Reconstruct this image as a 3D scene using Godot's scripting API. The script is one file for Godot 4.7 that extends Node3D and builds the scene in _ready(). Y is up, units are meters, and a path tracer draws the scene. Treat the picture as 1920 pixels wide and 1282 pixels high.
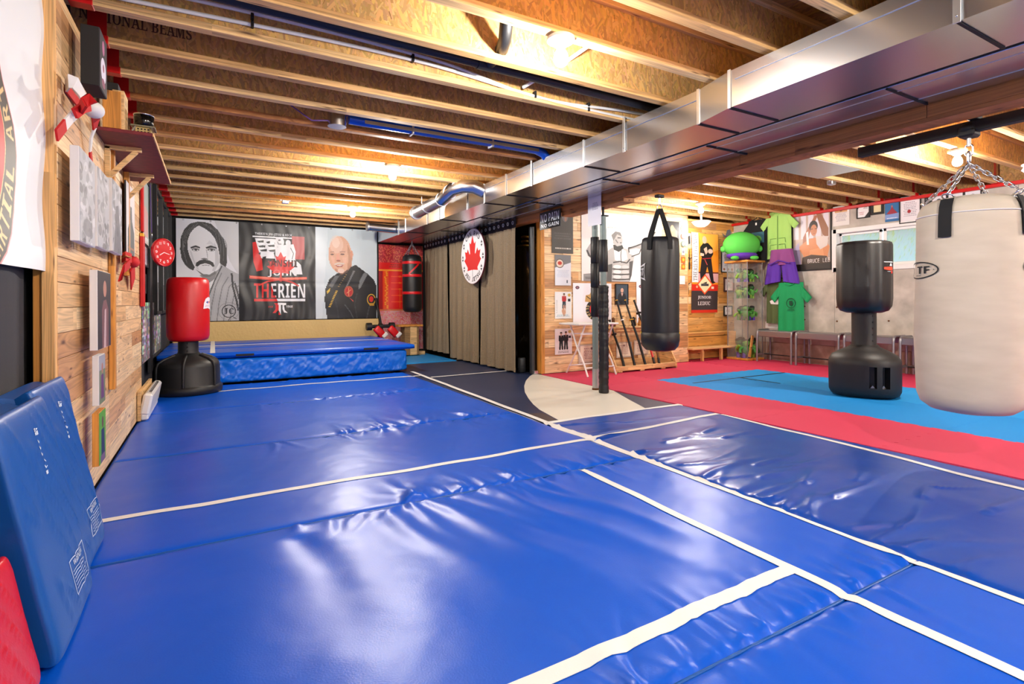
extends Node3D
# A basement martial-arts gym. Units are metres, y is up; the mats' top is y = 0.

# ---- lens of the photograph (1920 x 1282): pixels give directions, planes give distances
const FOC := 985.0
const HORIZON := 565.5
const EYE := 1.08
const ROLL := 0.00471
const YAW := 0.51706

# ---- room
const XL := -0.615
const XR := 8.9
const ZB := -10.9
const ZF := 2.2
const YJ := 2.58      # underside of the joists
const YS := 2.88      # underside of the floor above
const ZP := -6.6      # plank wall
const ZR := -6.82      # plank wall behind the corner bench

func ray(u: float, v: float) -> Vector3:
	var a0 := (u - 960.0) / FOC
	var b0 := (HORIZON - v) / FOC
	var a := a0 * cos(ROLL) + b0 * sin(ROLL)
	var b := -a0 * sin(ROLL) + b0 * cos(ROLL)
	return Vector3(sin(YAW) + a * cos(YAW), b, -cos(YAW) + a * sin(YAW))

func gp(u: float, v: float, y := 0.0) -> Vector3:
	var d := ray(u, v)
	return d * ((y - EYE) / d.y) + Vector3(0, EYE, 0)

func at_x(u: float, v: float, x: float) -> Vector3:
	var d := ray(u, v)
	return d * (x / d.x) + Vector3(0, EYE, 0)

func at_z(u: float, v: float, z: float) -> Vector3:
	var d := ray(u, v)
	return d * (z / d.z) + Vector3(0, EYE, 0)

# ---- mesh building: faces are given counter-clockwise as seen from outside
class MB:
	var v := PackedVector3Array()
	var n := PackedVector3Array()
	var uv := PackedVector2Array()
	var ix := PackedInt32Array()

	func face(p: Array, mid: Vector3, uvs: Array = []) -> void:
		var nn: Vector3 = (p[1] - p[0]).cross(p[2] - p[0])
		if nn.length() < 1e-12 and p.size() > 3:
			nn = (p[2] - p[0]).cross(p[3] - p[0])
		nn = nn.normalized()
		var c := Vector3.ZERO
		for q in p:
			c += q
		c /= p.size()
		var q2 := p.duplicate()
		var u2 := uvs.duplicate()
		if nn.dot(c - mid) < 0.0:
			q2.reverse()
			u2.reverse()
			nn = -nn
		var s := v.size()
		for k in q2.size():
			v.append(q2[k])
			n.append(nn)
			uv.append(u2[k] if u2.size() else Vector2(0.5, 0.5))
		for k in range(1, q2.size() - 1):
			ix.append_array([s, s + k + 1, s + k])

	func box(sz: Vector3, c := Vector3.ZERO, b := Basis.IDENTITY, bev := 0.0) -> MB:
		var h := sz / 2.0
		bev = minf(bev, minf(h.x, minf(h.y, h.z)) * 0.98)
		var pt := func(sx: float, sy: float, sz2: float, ax: int) -> Vector3:
			var q := Vector3(sx * (h.x - (0.0 if ax == 0 else bev)), sy * (h.y - (0.0 if ax == 1 else bev)), sz2 * (h.z - (0.0 if ax == 2 else bev)))
			return b * q + c
		for s in [-1.0, 1.0]:
			face([pt.call(s, -1.0, -1.0, 0), pt.call(s, 1.0, -1.0, 0), pt.call(s, 1.0, 1.0, 0), pt.call(s, -1.0, 1.0, 0)], c)
			face([pt.call(-1.0, s, -1.0, 1), pt.call(1.0, s, -1.0, 1), pt.call(1.0, s, 1.0, 1), pt.call(-1.0, s, 1.0, 1)], c)
			face([pt.call(-1.0, -1.0, s, 2), pt.call(1.0, -1.0, s, 2), pt.call(1.0, 1.0, s, 2), pt.call(-1.0, 1.0, s, 2)], c)
			if bev > 0.0:
				for t in [-1.0, 1.0]:
					face([pt.call(s, t, -1.0, 0), pt.call(s, t, 1.0, 0), pt.call(s, t, 1.0, 1), pt.call(s, t, -1.0, 1)], c)
					face([pt.call(s, -1.0, t, 0), pt.call(s, 1.0, t, 0), pt.call(s, 1.0, t, 2), pt.call(s, -1.0, t, 2)], c)
					face([pt.call(-1.0, s, t, 1), pt.call(1.0, s, t, 1), pt.call(1.0, s, t, 2), pt.call(-1.0, s, t, 2)], c)
					for w in [-1.0, 1.0]:
						face([pt.call(s, t, w, 0), pt.call(s, t, w, 1), pt.call(s, t, w, 2)], c)
		return self

	# a thin box whose front (+z) carries the whole picture
	func card(w: float, h: float, t: float, c := Vector3.ZERO) -> MB:
		var x := w / 2.0
		var y := h / 2.0
		var z := t / 2.0
		var e := [Vector2(0, 0), Vector2(1, 0), Vector2(1, 1), Vector2(0, 1)]
		face([c + Vector3(-x, y, z), c + Vector3(x, y, z), c + Vector3(x, -y, z), c + Vector3(-x, -y, z)], c, e)
		var d := [Vector2(0.01, 0.01), Vector2(0.99, 0.01), Vector2(0.99, 0.02), Vector2(0.01, 0.02)]
		face([c + Vector3(-x, y, -z), c + Vector3(x, y, -z), c + Vector3(x, -y, -z), c + Vector3(-x, -y, -z)], c, d)
		face([c + Vector3(-x, y, z), c + Vector3(x, y, z), c + Vector3(x, y, -z), c + Vector3(-x, y, -z)], c, d)
		face([c + Vector3(-x, -y, z), c + Vector3(x, -y, z), c + Vector3(x, -y, -z), c + Vector3(-x, -y, -z)], c, d)
		face([c + Vector3(-x, y, z), c + Vector3(-x, -y, z), c + Vector3(-x, -y, -z), c + Vector3(-x, y, -z)], c, d)
		face([c + Vector3(x, y, z), c + Vector3(x, -y, z), c + Vector3(x, -y, -z), c + Vector3(x, y, -z)], c, d)
		return self

	# profile (radius, height) turned about y; a repeated point makes a sharp edge; sq < 1 squares the section
	func lathe(p: Array, seg := 32, xf := Transform3D.IDENTITY, sq := 1.0, wob = null, skip = null) -> MB:
		var nrm := []
		for k in p.size():
			var a := Vector2.ZERO
			if k > 0 and not p[k].is_equal_approx(p[k - 1]):
				var d: Vector2 = p[k] - p[k - 1]
				a += Vector2(d.y, -d.x).normalized()
			if k < p.size() - 1 and not p[k].is_equal_approx(p[k + 1]):
				var d: Vector2 = p[k + 1] - p[k]
				a += Vector2(d.y, -d.x).normalized()
			nrm.append(a.normalized())
		var s := v.size()
		var tot := 0.0
		var len := [0.0]
		for k in range(1, p.size()):
			tot += p[k].distance_to(p[k - 1])
			len.append(tot)
		for j in seg + 1:
			var a := TAU * j / seg
			var cx := cos(a)
			var cz := sin(a)
			var f := 1.0
			if sq < 1.0:
				f = 1.0 / pow(pow(absf(cx), 2.0 / sq) + pow(absf(cz), 2.0 / sq), sq / 2.0)
			for k in p.size():
				var r: float = p[k].x * f
				var y: float = p[k].y
				var nr: float = nrm[k].x
				var ny: float = nrm[k].y
				var na := 0.0
				if wob != null:
					var w0: float = wob.call(a, y)
					na = -nr * (wob.call(a + 0.01, y) - w0) / 0.01 / w0
					ny -= nr * r * (wob.call(a, y + 0.003) - w0) / 0.003
					r *= w0
				v.append(xf * Vector3(r * cx, y, r * cz))
				n.append((xf.basis * Vector3(nr * cx - na * cz, ny, nr * cz + na * cx)).normalized())
				uv.append(Vector2(float(j) / seg, 1.0 - len[k] / maxf(tot, 1e-6)))
		var m := p.size()
		for j in seg:
			for k in m - 1:
				if p[k].is_equal_approx(p[k + 1]) or (skip != null and skip.call(j, k)):
					continue
				var a := s + j * m + k
				ix.append_array([a, a + m, a + 1, a + 1, a + m, a + m + 1])
		return self

	func tube(p: Array, r: float, seg := 10, closed := false, r2 := -1.0) -> MB:
		var s := v.size()
		var cnt := p.size()
		var side := Vector3.ZERO
		for k in cnt:
			var a: Vector3 = p[(k - 1 + cnt) % cnt] if (closed or k > 0) else p[k]
			var b: Vector3 = p[(k + 1) % cnt] if (closed or k < cnt - 1) else p[k]
			var t := (b - a).normalized()
			if side == Vector3.ZERO:
				side = t.cross(Vector3.UP if absf(t.y) < 0.9 else Vector3.RIGHT).normalized()
			side = (side - t * side.dot(t)).normalized()
			var up := side.cross(t)
			var rr := r if r2 < 0.0 else lerpf(r, r2, float(k) / maxi(cnt - 1, 1))
			for j in seg:
				var ang := TAU * j / seg
				var d := side * cos(ang) + up * sin(ang)
				v.append(p[k] + d * rr)
				n.append(d)
				uv.append(Vector2(float(j) / seg, float(k) / cnt))
		var rows := cnt if closed else cnt - 1
		for k in rows:
			for j in seg:
				var a := s + k * seg + j
				var b := s + k * seg + (j + 1) % seg
				var c := s + ((k + 1) % cnt) * seg + j
				var d := s + ((k + 1) % cnt) * seg + (j + 1) % seg
				ix.append_array([a, b, c, b, d, c])
		if not closed:
			for e in [0, cnt - 1]:
				var ring := []
				for j in seg:
					ring.append(v[s + e * seg + j])
				face(ring, p[1] if e == 0 else p[cnt - 2])
		return self

	# a sheet f(u, v) with thickness t along its normal (t = 0: one skin)
	func sheet(nu: int, nv: int, f: Callable, t := 0.0) -> MB:
		var pts := []
		for j in nv + 1:
			for i in nu + 1:
				pts.append(f.call(float(i) / nu, float(j) / nv))
		var nr := []
		for j in nv + 1:
			for i in nu + 1:
				var du: Vector3 = pts[j * (nu + 1) + mini(i + 1, nu)] - pts[j * (nu + 1) + maxi(i - 1, 0)]
				var dv: Vector3 = pts[mini(j + 1, nv) * (nu + 1) + i] - pts[maxi(j - 1, 0) * (nu + 1) + i]
				nr.append(dv.cross(du).normalized())
		for skin in (2 if t > 0.0 else 1):
			var s := v.size()
			for j in nv + 1:
				for i in nu + 1:
					var k := j * (nu + 1) + i
					v.append(pts[k] - nr[k] * (t * skin))
					n.append(-nr[k] if skin else nr[k])
					uv.append(Vector2(float(i) / nu, float(j) / nv))
			for j in nv:
				for i in nu:
					var a := s + j * (nu + 1) + i
					var q := [a, a + 1, a + nu + 1, a + 1, a + nu + 2, a + nu + 1]
					if skin:
						q.reverse()
					ix.append_array(q)
		if t > 0.0:
			var edge := []
			for i in nu:
				edge.append([i, i + 1])
				edge.append([nv * (nu + 1) + i, nv * (nu + 1) + i + 1])
			for j in nv:
				edge.append([j * (nu + 1), (j + 1) * (nu + 1)])
				edge.append([j * (nu + 1) + nu, (j + 1) * (nu + 1) + nu])
			var mid: Vector3 = f.call(0.5, 0.5)
			for e in edge:
				var ua := Vector2(float(e[0] % (nu + 1)) / nu, float(e[0] / (nu + 1)) / nv)
				face([pts[e[0]], pts[e[1]], pts[e[1]] - nr[e[1]] * t, pts[e[0]] - nr[e[0]] * t], mid, [ua, ua, ua, ua])
		return self

	# polygon in the xy plane of xf, from z0 to z1
	func prism(poly: PackedVector2Array, z0: float, z1: float, xf := Transform3D.IDENTITY) -> MB:
		var lo := poly[0]
		var hi := poly[0]
		for q in poly:
			lo = lo.min(q)
			hi = hi.max(q)
		if Geometry2D.is_polygon_clockwise(poly):
			pass
		var tri := Geometry2D.triangulate_polygon(poly)
		for z in [z0, z1]:
			var s := v.size()
			var nn := xf.basis * Vector3(0, 0, 1.0 if z == maxf(z0, z1) else -1.0)
			for q in poly:
				v.append(xf * Vector3(q.x, q.y, z))
				n.append(nn)
				uv.append(Vector2((q.x - lo.x) / (hi.x - lo.x), 1.0 - (q.y - lo.y) / (hi.y - lo.y)))
			for k in range(0, tri.size(), 3):
				var a := poly[tri[k]]
				var b := poly[tri[k + 1]]
				var c := poly[tri[k + 2]]
				var ccw := (b - a).cross(c - a) > 0.0
				if z != maxf(z0, z1):
					ccw = not ccw
				ix.append_array([s + tri[k], s + tri[k + 2], s + tri[k + 1]] if ccw else [s + tri[k], s + tri[k + 1], s + tri[k + 2]])
		var area := 0.0
		for k in poly.size():
			area += poly[k].cross(poly[(k + 1) % poly.size()])
		for k in poly.size():
			var a := poly[k]
			var b := poly[(k + 1) % poly.size()]
			var out := Vector2(b.y - a.y, a.x - b.x).normalized() * (1.0 if area > 0.0 else -1.0)
			var m := (a + b) / 2.0 - out * 0.01
			var q := Vector2((a.x - lo.x) / (hi.x - lo.x), 1.0 - (a.y - lo.y) / (hi.y - lo.y))
			face([xf * Vector3(a.x, a.y, z0), xf * Vector3(b.x, b.y, z0), xf * Vector3(b.x, b.y, z1), xf * Vector3(a.x, a.y, z1)], xf * Vector3(m.x, m.y, (z0 + z1) / 2.0), [q, q, q, q])
		return self

	# flat band swept along p, its width along side, its thickness across
	func band(p: Array, side, w: float, t: float) -> MB:
		var cnt := p.size()
		var rings := []
		for k in cnt:
			var d: Vector3 = (p[mini(k + 1, cnt - 1)] - p[maxi(k - 1, 0)]).normalized()
			var sd: Vector3 = side[k] if side is Array else side
			sd = (sd - d * sd.dot(d)).normalized()
			var up := sd.cross(d).normalized()
			rings.append([p[k] + sd * w / 2 + up * t / 2, p[k] - sd * w / 2 + up * t / 2, p[k] - sd * w / 2 - up * t / 2, p[k] + sd * w / 2 - up * t / 2])
		for k in cnt - 1:
			var mid: Vector3 = (p[k] + p[k + 1]) / 2.0
			for e in 4:
				face([rings[k][e], rings[k][(e + 1) % 4], rings[k + 1][(e + 1) % 4], rings[k + 1][e]], mid)
		face(rings[0], p[1])
		face(rings[cnt - 1], p[cnt - 2])
		return self

	func ball(c: Vector3, r: Vector3, seg := 20, rows := 12, b := Basis.IDENTITY) -> MB:
		var s := v.size()
		for j in rows + 1:
			var th := PI * j / rows
			for i in seg + 1:
				var ph := TAU * i / seg
				var d := Vector3(sin(th) * cos(ph), cos(th), sin(th) * sin(ph))
				v.append(c + b * (d * r))
				n.append((b * (d / r)).normalized())
				uv.append(Vector2(float(i) / seg, float(j) / rows))
		for j in rows:
			for i in seg:
				var a := s + j * (seg + 1) + i
				ix.append_array([a, a + seg + 1, a + 1, a + 1, a + seg + 1, a + seg + 2])
		return self

	func mesh() -> ArrayMesh:
		var arr := []
		arr.resize(Mesh.ARRAY_MAX)
		arr[Mesh.ARRAY_VERTEX] = v
		arr[Mesh.ARRAY_NORMAL] = n
		arr[Mesh.ARRAY_TEX_UV] = uv
		arr[Mesh.ARRAY_INDEX] = ix
		var m := ArrayMesh.new()
		m.add_surface_from_arrays(Mesh.PRIMITIVE_TRIANGLES, arr)
		return m

# ---- painting flat print (posters, banners, signs)
class Art:
	static var glyphs := {}
	static var fonts := {}
	var im: Image
	var w: int
	var h: int

	func _init(W: int, H: int, bg: Color) -> void:
		w = W
		h = H
		im = Image.create(W, H, false, Image.FORMAT_RGBA8)
		im.fill(bg)

	func span(y: int, x0: int, x1: int, c: Color) -> void:
		x0 = maxi(x0, 0)
		x1 = mini(x1, w)
		if x1 <= x0 or y < 0 or y >= h:
			return
		if c.a >= 0.999:
			im.fill_rect(Rect2i(x0, y, x1 - x0, 1), c)
			return
		for x in range(x0, x1):
			im.set_pixel(x, y, im.get_pixel(x, y).lerp(Color(c.r, c.g, c.b, 1), c.a))

	func rect(x0: float, y0: float, x1: float, y1: float, c: Color) -> void:
		for y in range(roundi(y0 * h), roundi(y1 * h)):
			span(y, roundi(x0 * w), roundi(x1 * w), c)

	func pix(p: PackedVector2Array, c: Color) -> void:
		var lo := 1e9
		var hi := -1e9
		for q in p:
			lo = minf(lo, q.y)
			hi = maxf(hi, q.y)
		for y in range(maxi(0, floori(lo)), mini(h, ceili(hi) + 1)):
			var xs := []
			var yy := y + 0.5
			for k in p.size():
				var a := p[k]
				var b := p[(k + 1) % p.size()]
				if (a.y <= yy) != (b.y <= yy):
					xs.append(a.x + (yy - a.y) / (b.y - a.y) * (b.x - a.x))
			xs.sort()
			for k in range(0, xs.size() - 1, 2):
				span(y, roundi(xs[k]), roundi(xs[k + 1]), c)

	# p: x, y, x, y ... in 0..1
	func poly(p: Array, c: Color) -> void:
		var q := PackedVector2Array()
		for k in range(0, p.size(), 2):
			q.append(Vector2(p[k] * w, p[k + 1] * h))
		pix(q, c)

	func ell(cx: float, cy: float, rx: float, ry: float, c: Color, rot := 0.0) -> void:
		var q := PackedVector2Array()
		for k in 28:
			var a := TAU * k / 28
			q.append(Vector2(cx * w, cy * h) + Vector2(cos(a) * rx * w, sin(a) * ry * h).rotated(rot))
		pix(q, c)

	func line(p: Array, wd: float, c: Color) -> void:
		for k in range(0, p.size() - 2, 2):
			var a := Vector2(p[k] * w, p[k + 1] * h)
			var b := Vector2(p[k + 2] * w, p[k + 3] * h)
			var s := (b - a).normalized().orthogonal() * wd * w / 2.0
			pix(PackedVector2Array([a + s, b + s, b - s, a - s]), c)

	func ring(cx: float, cy: float, rx: float, ry: float, wd: float, c: Color) -> void:
		var p := []
		for k in 37:
			p.append(cx + rx * cos(TAU * k / 36))
			p.append(cy + ry * sin(TAU * k / 36))
		line(p, wd, c)

	func glyph(s: String, font: String, bold: bool) -> PackedVector2Array:
		var key := s + font + str(bold)
		if not glyphs.has(key):
			var fk := font + str(bold)
			if not fonts.has(fk):
				var f := SystemFont.new()
				f.font_names = PackedStringArray([font])
				f.font_weight = 700 if bold else 400
				fonts[fk] = f
			var t := TextMesh.new()
			t.font = fonts[fk]
			t.text = s
			t.depth = 0.0
			t.font_size = 48
			t.pixel_size = 0.01
			var out := PackedVector2Array()
			if t.get_surface_count() > 0:
				var arr := t.surface_get_arrays(0)
				var vv: PackedVector3Array = arr[Mesh.ARRAY_VERTEX]
				var nn: PackedVector3Array = arr[Mesh.ARRAY_NORMAL]
				var ii: PackedInt32Array = arr[Mesh.ARRAY_INDEX] if arr[Mesh.ARRAY_INDEX] != null else PackedInt32Array()
				var idx := ii if ii.size() else PackedInt32Array(range(vv.size()))
				for k in range(0, idx.size(), 3):
					if nn[idx[k]].z < 0.5:
						continue
					for e in 3:
						out.append(Vector2(vv[idx[k + e]].x, -vv[idx[k + e]].y))
			var lo := Vector2(1e9, 1e9)
			var hi := -lo
			for q in out:
				lo = lo.min(q)
				hi = hi.max(q)
			for k in out.size():
				out[k] = (out[k] - lo) / (hi - lo).max(Vector2(1e-4, 1e-4))
			glyphs[key] = out
		return glyphs[key]

	# lettering stretched to fill a box, turned about the box's middle by quarter turns or any angle
	func text(s: String, x0: float, y0: float, x1: float, y1: float, c: Color, bold := true, font := "Droid Sans", turn := 0.0) -> void:
		var g := glyph(s, font, bold)
		var mid := Vector2((x0 + x1) / 2.0 * w, (y0 + y1) / 2.0 * h)
		var sz := Vector2((x1 - x0) * w, (y1 - y0) * h)
		for k in range(0, g.size(), 3):
			var t := PackedVector2Array()
			for e in 3:
				t.append(mid + ((g[k + e] - Vector2(0.5, 0.5)) * sz).rotated(turn))
			pix(t, c)

	# letters round an arc: centre, radii, from angle, step (radians, 0 = right, clockwise), box of a letter
	func arc_text(s: String, cx: float, cy: float, rx: float, ry: float, a0: float, step: float, lw: float, lh: float, c: Color, flip := false) -> void:
		for k in s.length():
			if s[k] == " ":
				continue
			var a := a0 + step * k
			var x := cx + rx * cos(a)
			var y := cy + ry * sin(a)
			var t := a + PI / 2.0 + (PI if flip else 0.0)
			text(s[k], x - lw / 2, y - lh / 2, x + lw / 2, y + lh / 2, c, true, "Droid Sans", t)

	# unreadable small print as the photograph shows it
	func lines(x0: float, y0: float, x1: float, y1: float, rows: int, c: Color, rg: RandomNumberGenerator) -> void:
		var dy := (y1 - y0) / rows
		for k in rows:
			var ind := rg.randf() * 0.15 * (x1 - x0)
			var x := x0 + ind
			while x < x1 - ind:
				var l := rg.randf_range(0.04, 0.12) * (x1 - x0)
				rect(x, y0 + dy * k, minf(x + l, x1 - ind), y0 + dy * (k + 0.45), c)
				x += l + 0.03 * (x1 - x0)

	func soft(k: int) -> void:
		im.resize(maxi(w / k, 2), maxi(h / k, 2), Image.INTERPOLATE_BILINEAR)
		im.resize(w, h, Image.INTERPOLATE_CUBIC)

	func tex() -> ImageTexture:
		return ImageTexture.create_from_image(im)

# ---- nodes
var taken := {}
var R := RandomNumberGenerator.new()
var M := {}

func numbered(called: String) -> String:
	var k: int = taken.get(called, 0)
	taken[called] = k + 1
	return called if k == 0 else "%s_%03d" % [called, k]

func tag(o: Node3D, label: String, category: String, group := "", kind := "") -> void:
	o.set_meta("label", label)
	o.set_meta("category", category)
	if group:
		o.set_meta("group", group)
	if kind:
		o.set_meta("kind", kind)

func thing(called: String, label: String, category: String, at := Vector3.ZERO, group := "", b := Basis.IDENTITY) -> Node3D:
	var o := Node3D.new()
	o.name = numbered(called)
	o.transform = Transform3D(b, at)
	tag(o, label, category, group)
	add_child(o)
	return o

func part(parent: Node3D, called: String, mesh: Mesh, m: Material, at := Vector3.ZERO, b := Basis.IDENTITY, label := "") -> MeshInstance3D:
	var o := MeshInstance3D.new()
	o.name = called
	o.mesh = mesh
	o.material_override = m
	o.transform = Transform3D(b, at)
	if label:
		o.set_meta("label", label)
	parent.add_child(o, true)
	return o

func solo(called: String, label: String, category: String, mesh: Mesh, m: Material, at := Vector3.ZERO, group := "", b := Basis.IDENTITY, kind := "") -> MeshInstance3D:
	var o := MeshInstance3D.new()
	o.name = numbered(called)
	o.mesh = mesh
	o.material_override = m
	o.transform = Transform3D(b, at)
	tag(o, label, category, group, kind)
	add_child(o)
	return o

func frame_node(called: String, label: String, category: String) -> Node3D:
	var o := thing(called, label, category)
	o.set_meta("kind", "structure")
	return o

func boxm(sz: Vector3, bev := 0.0) -> ArrayMesh:
	return MB.new().box(sz, Vector3.ZERO, Basis.IDENTITY, bev).mesh()

# one printed skin without thickness of its own, for marks on a surface
func skin(w: float, h: float) -> ArrayMesh:
	return MB.new().sheet(1, 1, func(u: float, v: float) -> Vector3: return Vector3((u - 0.5) * w, (0.5 - v) * h, 0.0)).mesh()

func bar(a: Vector3, b: Vector3, w: float, h: float, bev := 0.002) -> ArrayMesh:
	var d := (b - a).normalized()
	var s := d.cross(Vector3.UP if absf(d.y) < 0.95 else Vector3.BACK).normalized()
	return MB.new().box(Vector3(w, h, a.distance_to(b)), (a + b) / 2.0, Basis(s, s.cross(-d), -d), bev).mesh()

# ---- materials
func mat(c: Color, rough := 0.7, metal := 0.0, spec := 0.5) -> StandardMaterial3D:
	var m := StandardMaterial3D.new()
	m.albedo_color = c
	m.roughness = rough
	m.metallic = metal
	m.metallic_specular = spec
	return m

func print_mat(t: Texture2D, rough := 0.6) -> StandardMaterial3D:
	var m := mat(Color.WHITE, rough)
	m.albedo_texture = t
	m.texture_repeat = false
	return m

func cut_mat(t: Texture2D, rough := 0.6) -> StandardMaterial3D:
	var m := print_mat(t, rough)
	m.transparency = BaseMaterial3D.TRANSPARENCY_ALPHA_SCISSOR
	m.alpha_scissor_threshold = 0.5
	return m

func tri(m: StandardMaterial3D, t: Texture2D, sc: Vector3, off := Vector3.ZERO) -> StandardMaterial3D:
	m.albedo_texture = t
	m.uv1_triplanar = true
	m.uv1_world_triplanar = true
	m.uv1_triplanar_sharpness = 8.0
	m.uv1_scale = sc
	m.uv1_offset = off
	return m

func relief(m: StandardMaterial3D, t: Texture2D, amount: float, sc := 1.0) -> StandardMaterial3D:
	m.normal_enabled = true
	m.normal_texture = t
	m.normal_scale = amount
	if not m.uv1_triplanar:
		m.uv1_triplanar = true
		m.uv1_world_triplanar = true
		m.uv1_scale = Vector3.ONE * sc
	return m

func noise_tex(freq: float, seed: int, bump := 0.0, oct := 4, lo := Color.BLACK, hi := Color.WHITE) -> NoiseTexture2D:
	var t := NoiseTexture2D.new()
	var f := FastNoiseLite.new()
	f.seed = seed
	f.frequency = freq
	f.fractal_octaves = oct
	t.noise = f
	t.width = 512
	t.height = 512
	t.seamless = true
	if bump > 0.0:
		t.as_normal_map = true
		t.bump_strength = bump
	else:
		var g := Gradient.new()
		g.set_color(0, lo)
		g.set_color(1, hi)
		t.color_ramp = g
	return t

func wood_image(W: int, H: int, seed: int, knots: int) -> Image:
	var f := FastNoiseLite.new()
	f.seed = seed
	f.frequency = 0.01
	f.fractal_octaves = 3
	var rg := RandomNumberGenerator.new()
	rg.seed = seed
	var kn := []
	for k in knots:
		kn.append(Vector3(rg.randf() * W, rg.randf() * H, rg.randf_range(5, 12)))
	var data := PackedByteArray()
	data.resize(W * H * 3)
	var o := 0
	for y in H:
		for x in W:
			var warp := 0.0
			var dark := 0.0
			for q: Vector3 in kn:
				var dx := (x - q.x) * 0.35
				var dy := y - q.y
				var d2 := dx * dx + dy * dy
				if d2 < q.z * q.z * 16.0:
					warp += q.z * 1.6 * exp(-d2 / (q.z * q.z * 4.0)) * signf(dy)
					dark += 0.5 * exp(-d2 / (q.z * q.z * 0.25))
			var yy := y + warp
			var g := f.get_noise_2d(x * 0.35, yy * 5.0)
			var b := f.get_noise_2d(x * 0.12 + 900.0, yy * 1.1)
			var ring := sin((yy + b * 46.0) * 0.42)
			var val := clampf(0.91 + g * 0.12 + b * 0.14 + ring * 0.055 - dark, 0.12, 1.0)
			data[o] = int(255.0 * clampf(val * 1.02, 0, 1))
			data[o + 1] = int(255.0 * clampf(val * 0.985 - dark * 0.1, 0, 1))
			data[o + 2] = int(255.0 * clampf(val * 0.93 - dark * 0.12, 0, 1))
			o += 3
	return Image.create_from_data(W, H, false, Image.FORMAT_RGB8, data)

func osb_image(W: int, seed: int, along: float) -> Image:
	var a := Art.new(W, W, Color(0.82, 0.67, 0.45))
	var rg := RandomNumberGenerator.new()
	rg.seed = seed
	for k in 2600:
		var c := Vector2(rg.randf() * W, rg.randf() * W)
		var l := rg.randf_range(28, 84)
		var wd := rg.randf_range(6, 20)
		var t := along + rg.randfn(0.0, 0.5)
		var d := Vector2(cos(t), sin(t))
		var s := d.orthogonal()
		var v := rg.randf_range(0.84, 1.1)
		var col := Color(minf(0.80 * v, 1), minf(0.66 * v * rg.randf_range(0.95, 1.04), 1), 0.44 * v * rg.randf_range(0.87, 1.1))
		if rg.randf() < 0.03:
			col = Color(0.52, 0.37, 0.21)
			wd *= 0.25
			l *= 0.4
		for ox in [-W, 0, W]:
			var e: Vector2 = c + Vector2(ox, 0)
			if e.x > -l and e.x < W + l:
				a.pix(PackedVector2Array([e - d * l / 2 + s * wd / 2, e + d * l / 2 + s * wd * 0.3, e + d * l * 0.45 - s * wd / 2, e - d * l / 2 - s * wd * 0.35]), col)
	return a.im

func _ready() -> void:
	R.seed = 7
	# camera, level, turned right of the room's long axis, lens shifted downwards
	var cam := Camera3D.new()
	cam.name = "camera"
	var fw := Vector3(sin(YAW), 0, -cos(YAW))
	var rt := Vector3(cos(YAW), 0, sin(YAW))
	cam.transform = Transform3D(Basis(rt * cos(ROLL) - Vector3.UP * sin(ROLL), rt * sin(ROLL) + Vector3.UP * cos(ROLL), -fw), Vector3(0, EYE, 0))
	cam.set_frustum(0.1 * 1282.0 / FOC, Vector2(0, -0.05 * 2.0 * (641.0 - HORIZON) / FOC), 0.05, 60.0)
	cam.size = 0.05 * 1282.0 / FOC
	cam.frustum_offset = Vector2(0, -0.05 * (641.0 - HORIZON) / FOC)
	cam.keep_aspect = Camera3D.KEEP_HEIGHT
	cam.current = true
	add_child(cam)
	# sky, only seen through the basement window
	var we := WorldEnvironment.new()
	we.name = "environment"
	var env := Environment.new()
	env.background_mode = Environment.BG_SKY
	var sky := Sky.new()
	var sm := ProceduralSkyMaterial.new()
	sm.sky_top_color = Color(0.62, 0.76, 0.95)
	sm.sky_horizon_color = Color(0.90, 0.94, 0.96)
	sm.ground_bottom_color = Color(0.30, 0.36, 0.22)
	sm.ground_horizon_color = Color(0.55, 0.62, 0.45)
	sm.sky_energy_multiplier = 3.0
	sm.ground_energy_multiplier = 2.0
	sky.sky_material = sm
	env.sky = sky
	env.tonemap_mode = Environment.TONE_MAPPER_LINEAR
	env.tonemap_exposure = EXPOSURE
	env.sdfgi_enabled = true
	env.ssao_enabled = true
	env.ssil_enabled = true
	we.environment = env
	add_child(we)
	materials()
	shell()
	ceiling_parts()
	services()
	lamps()
	floor_mats()
	left_side()
	back_side()
	middle_side()
	right_side()
	bags()

const EXPOSURE := 1.0
const LAMP := 4.9

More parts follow.
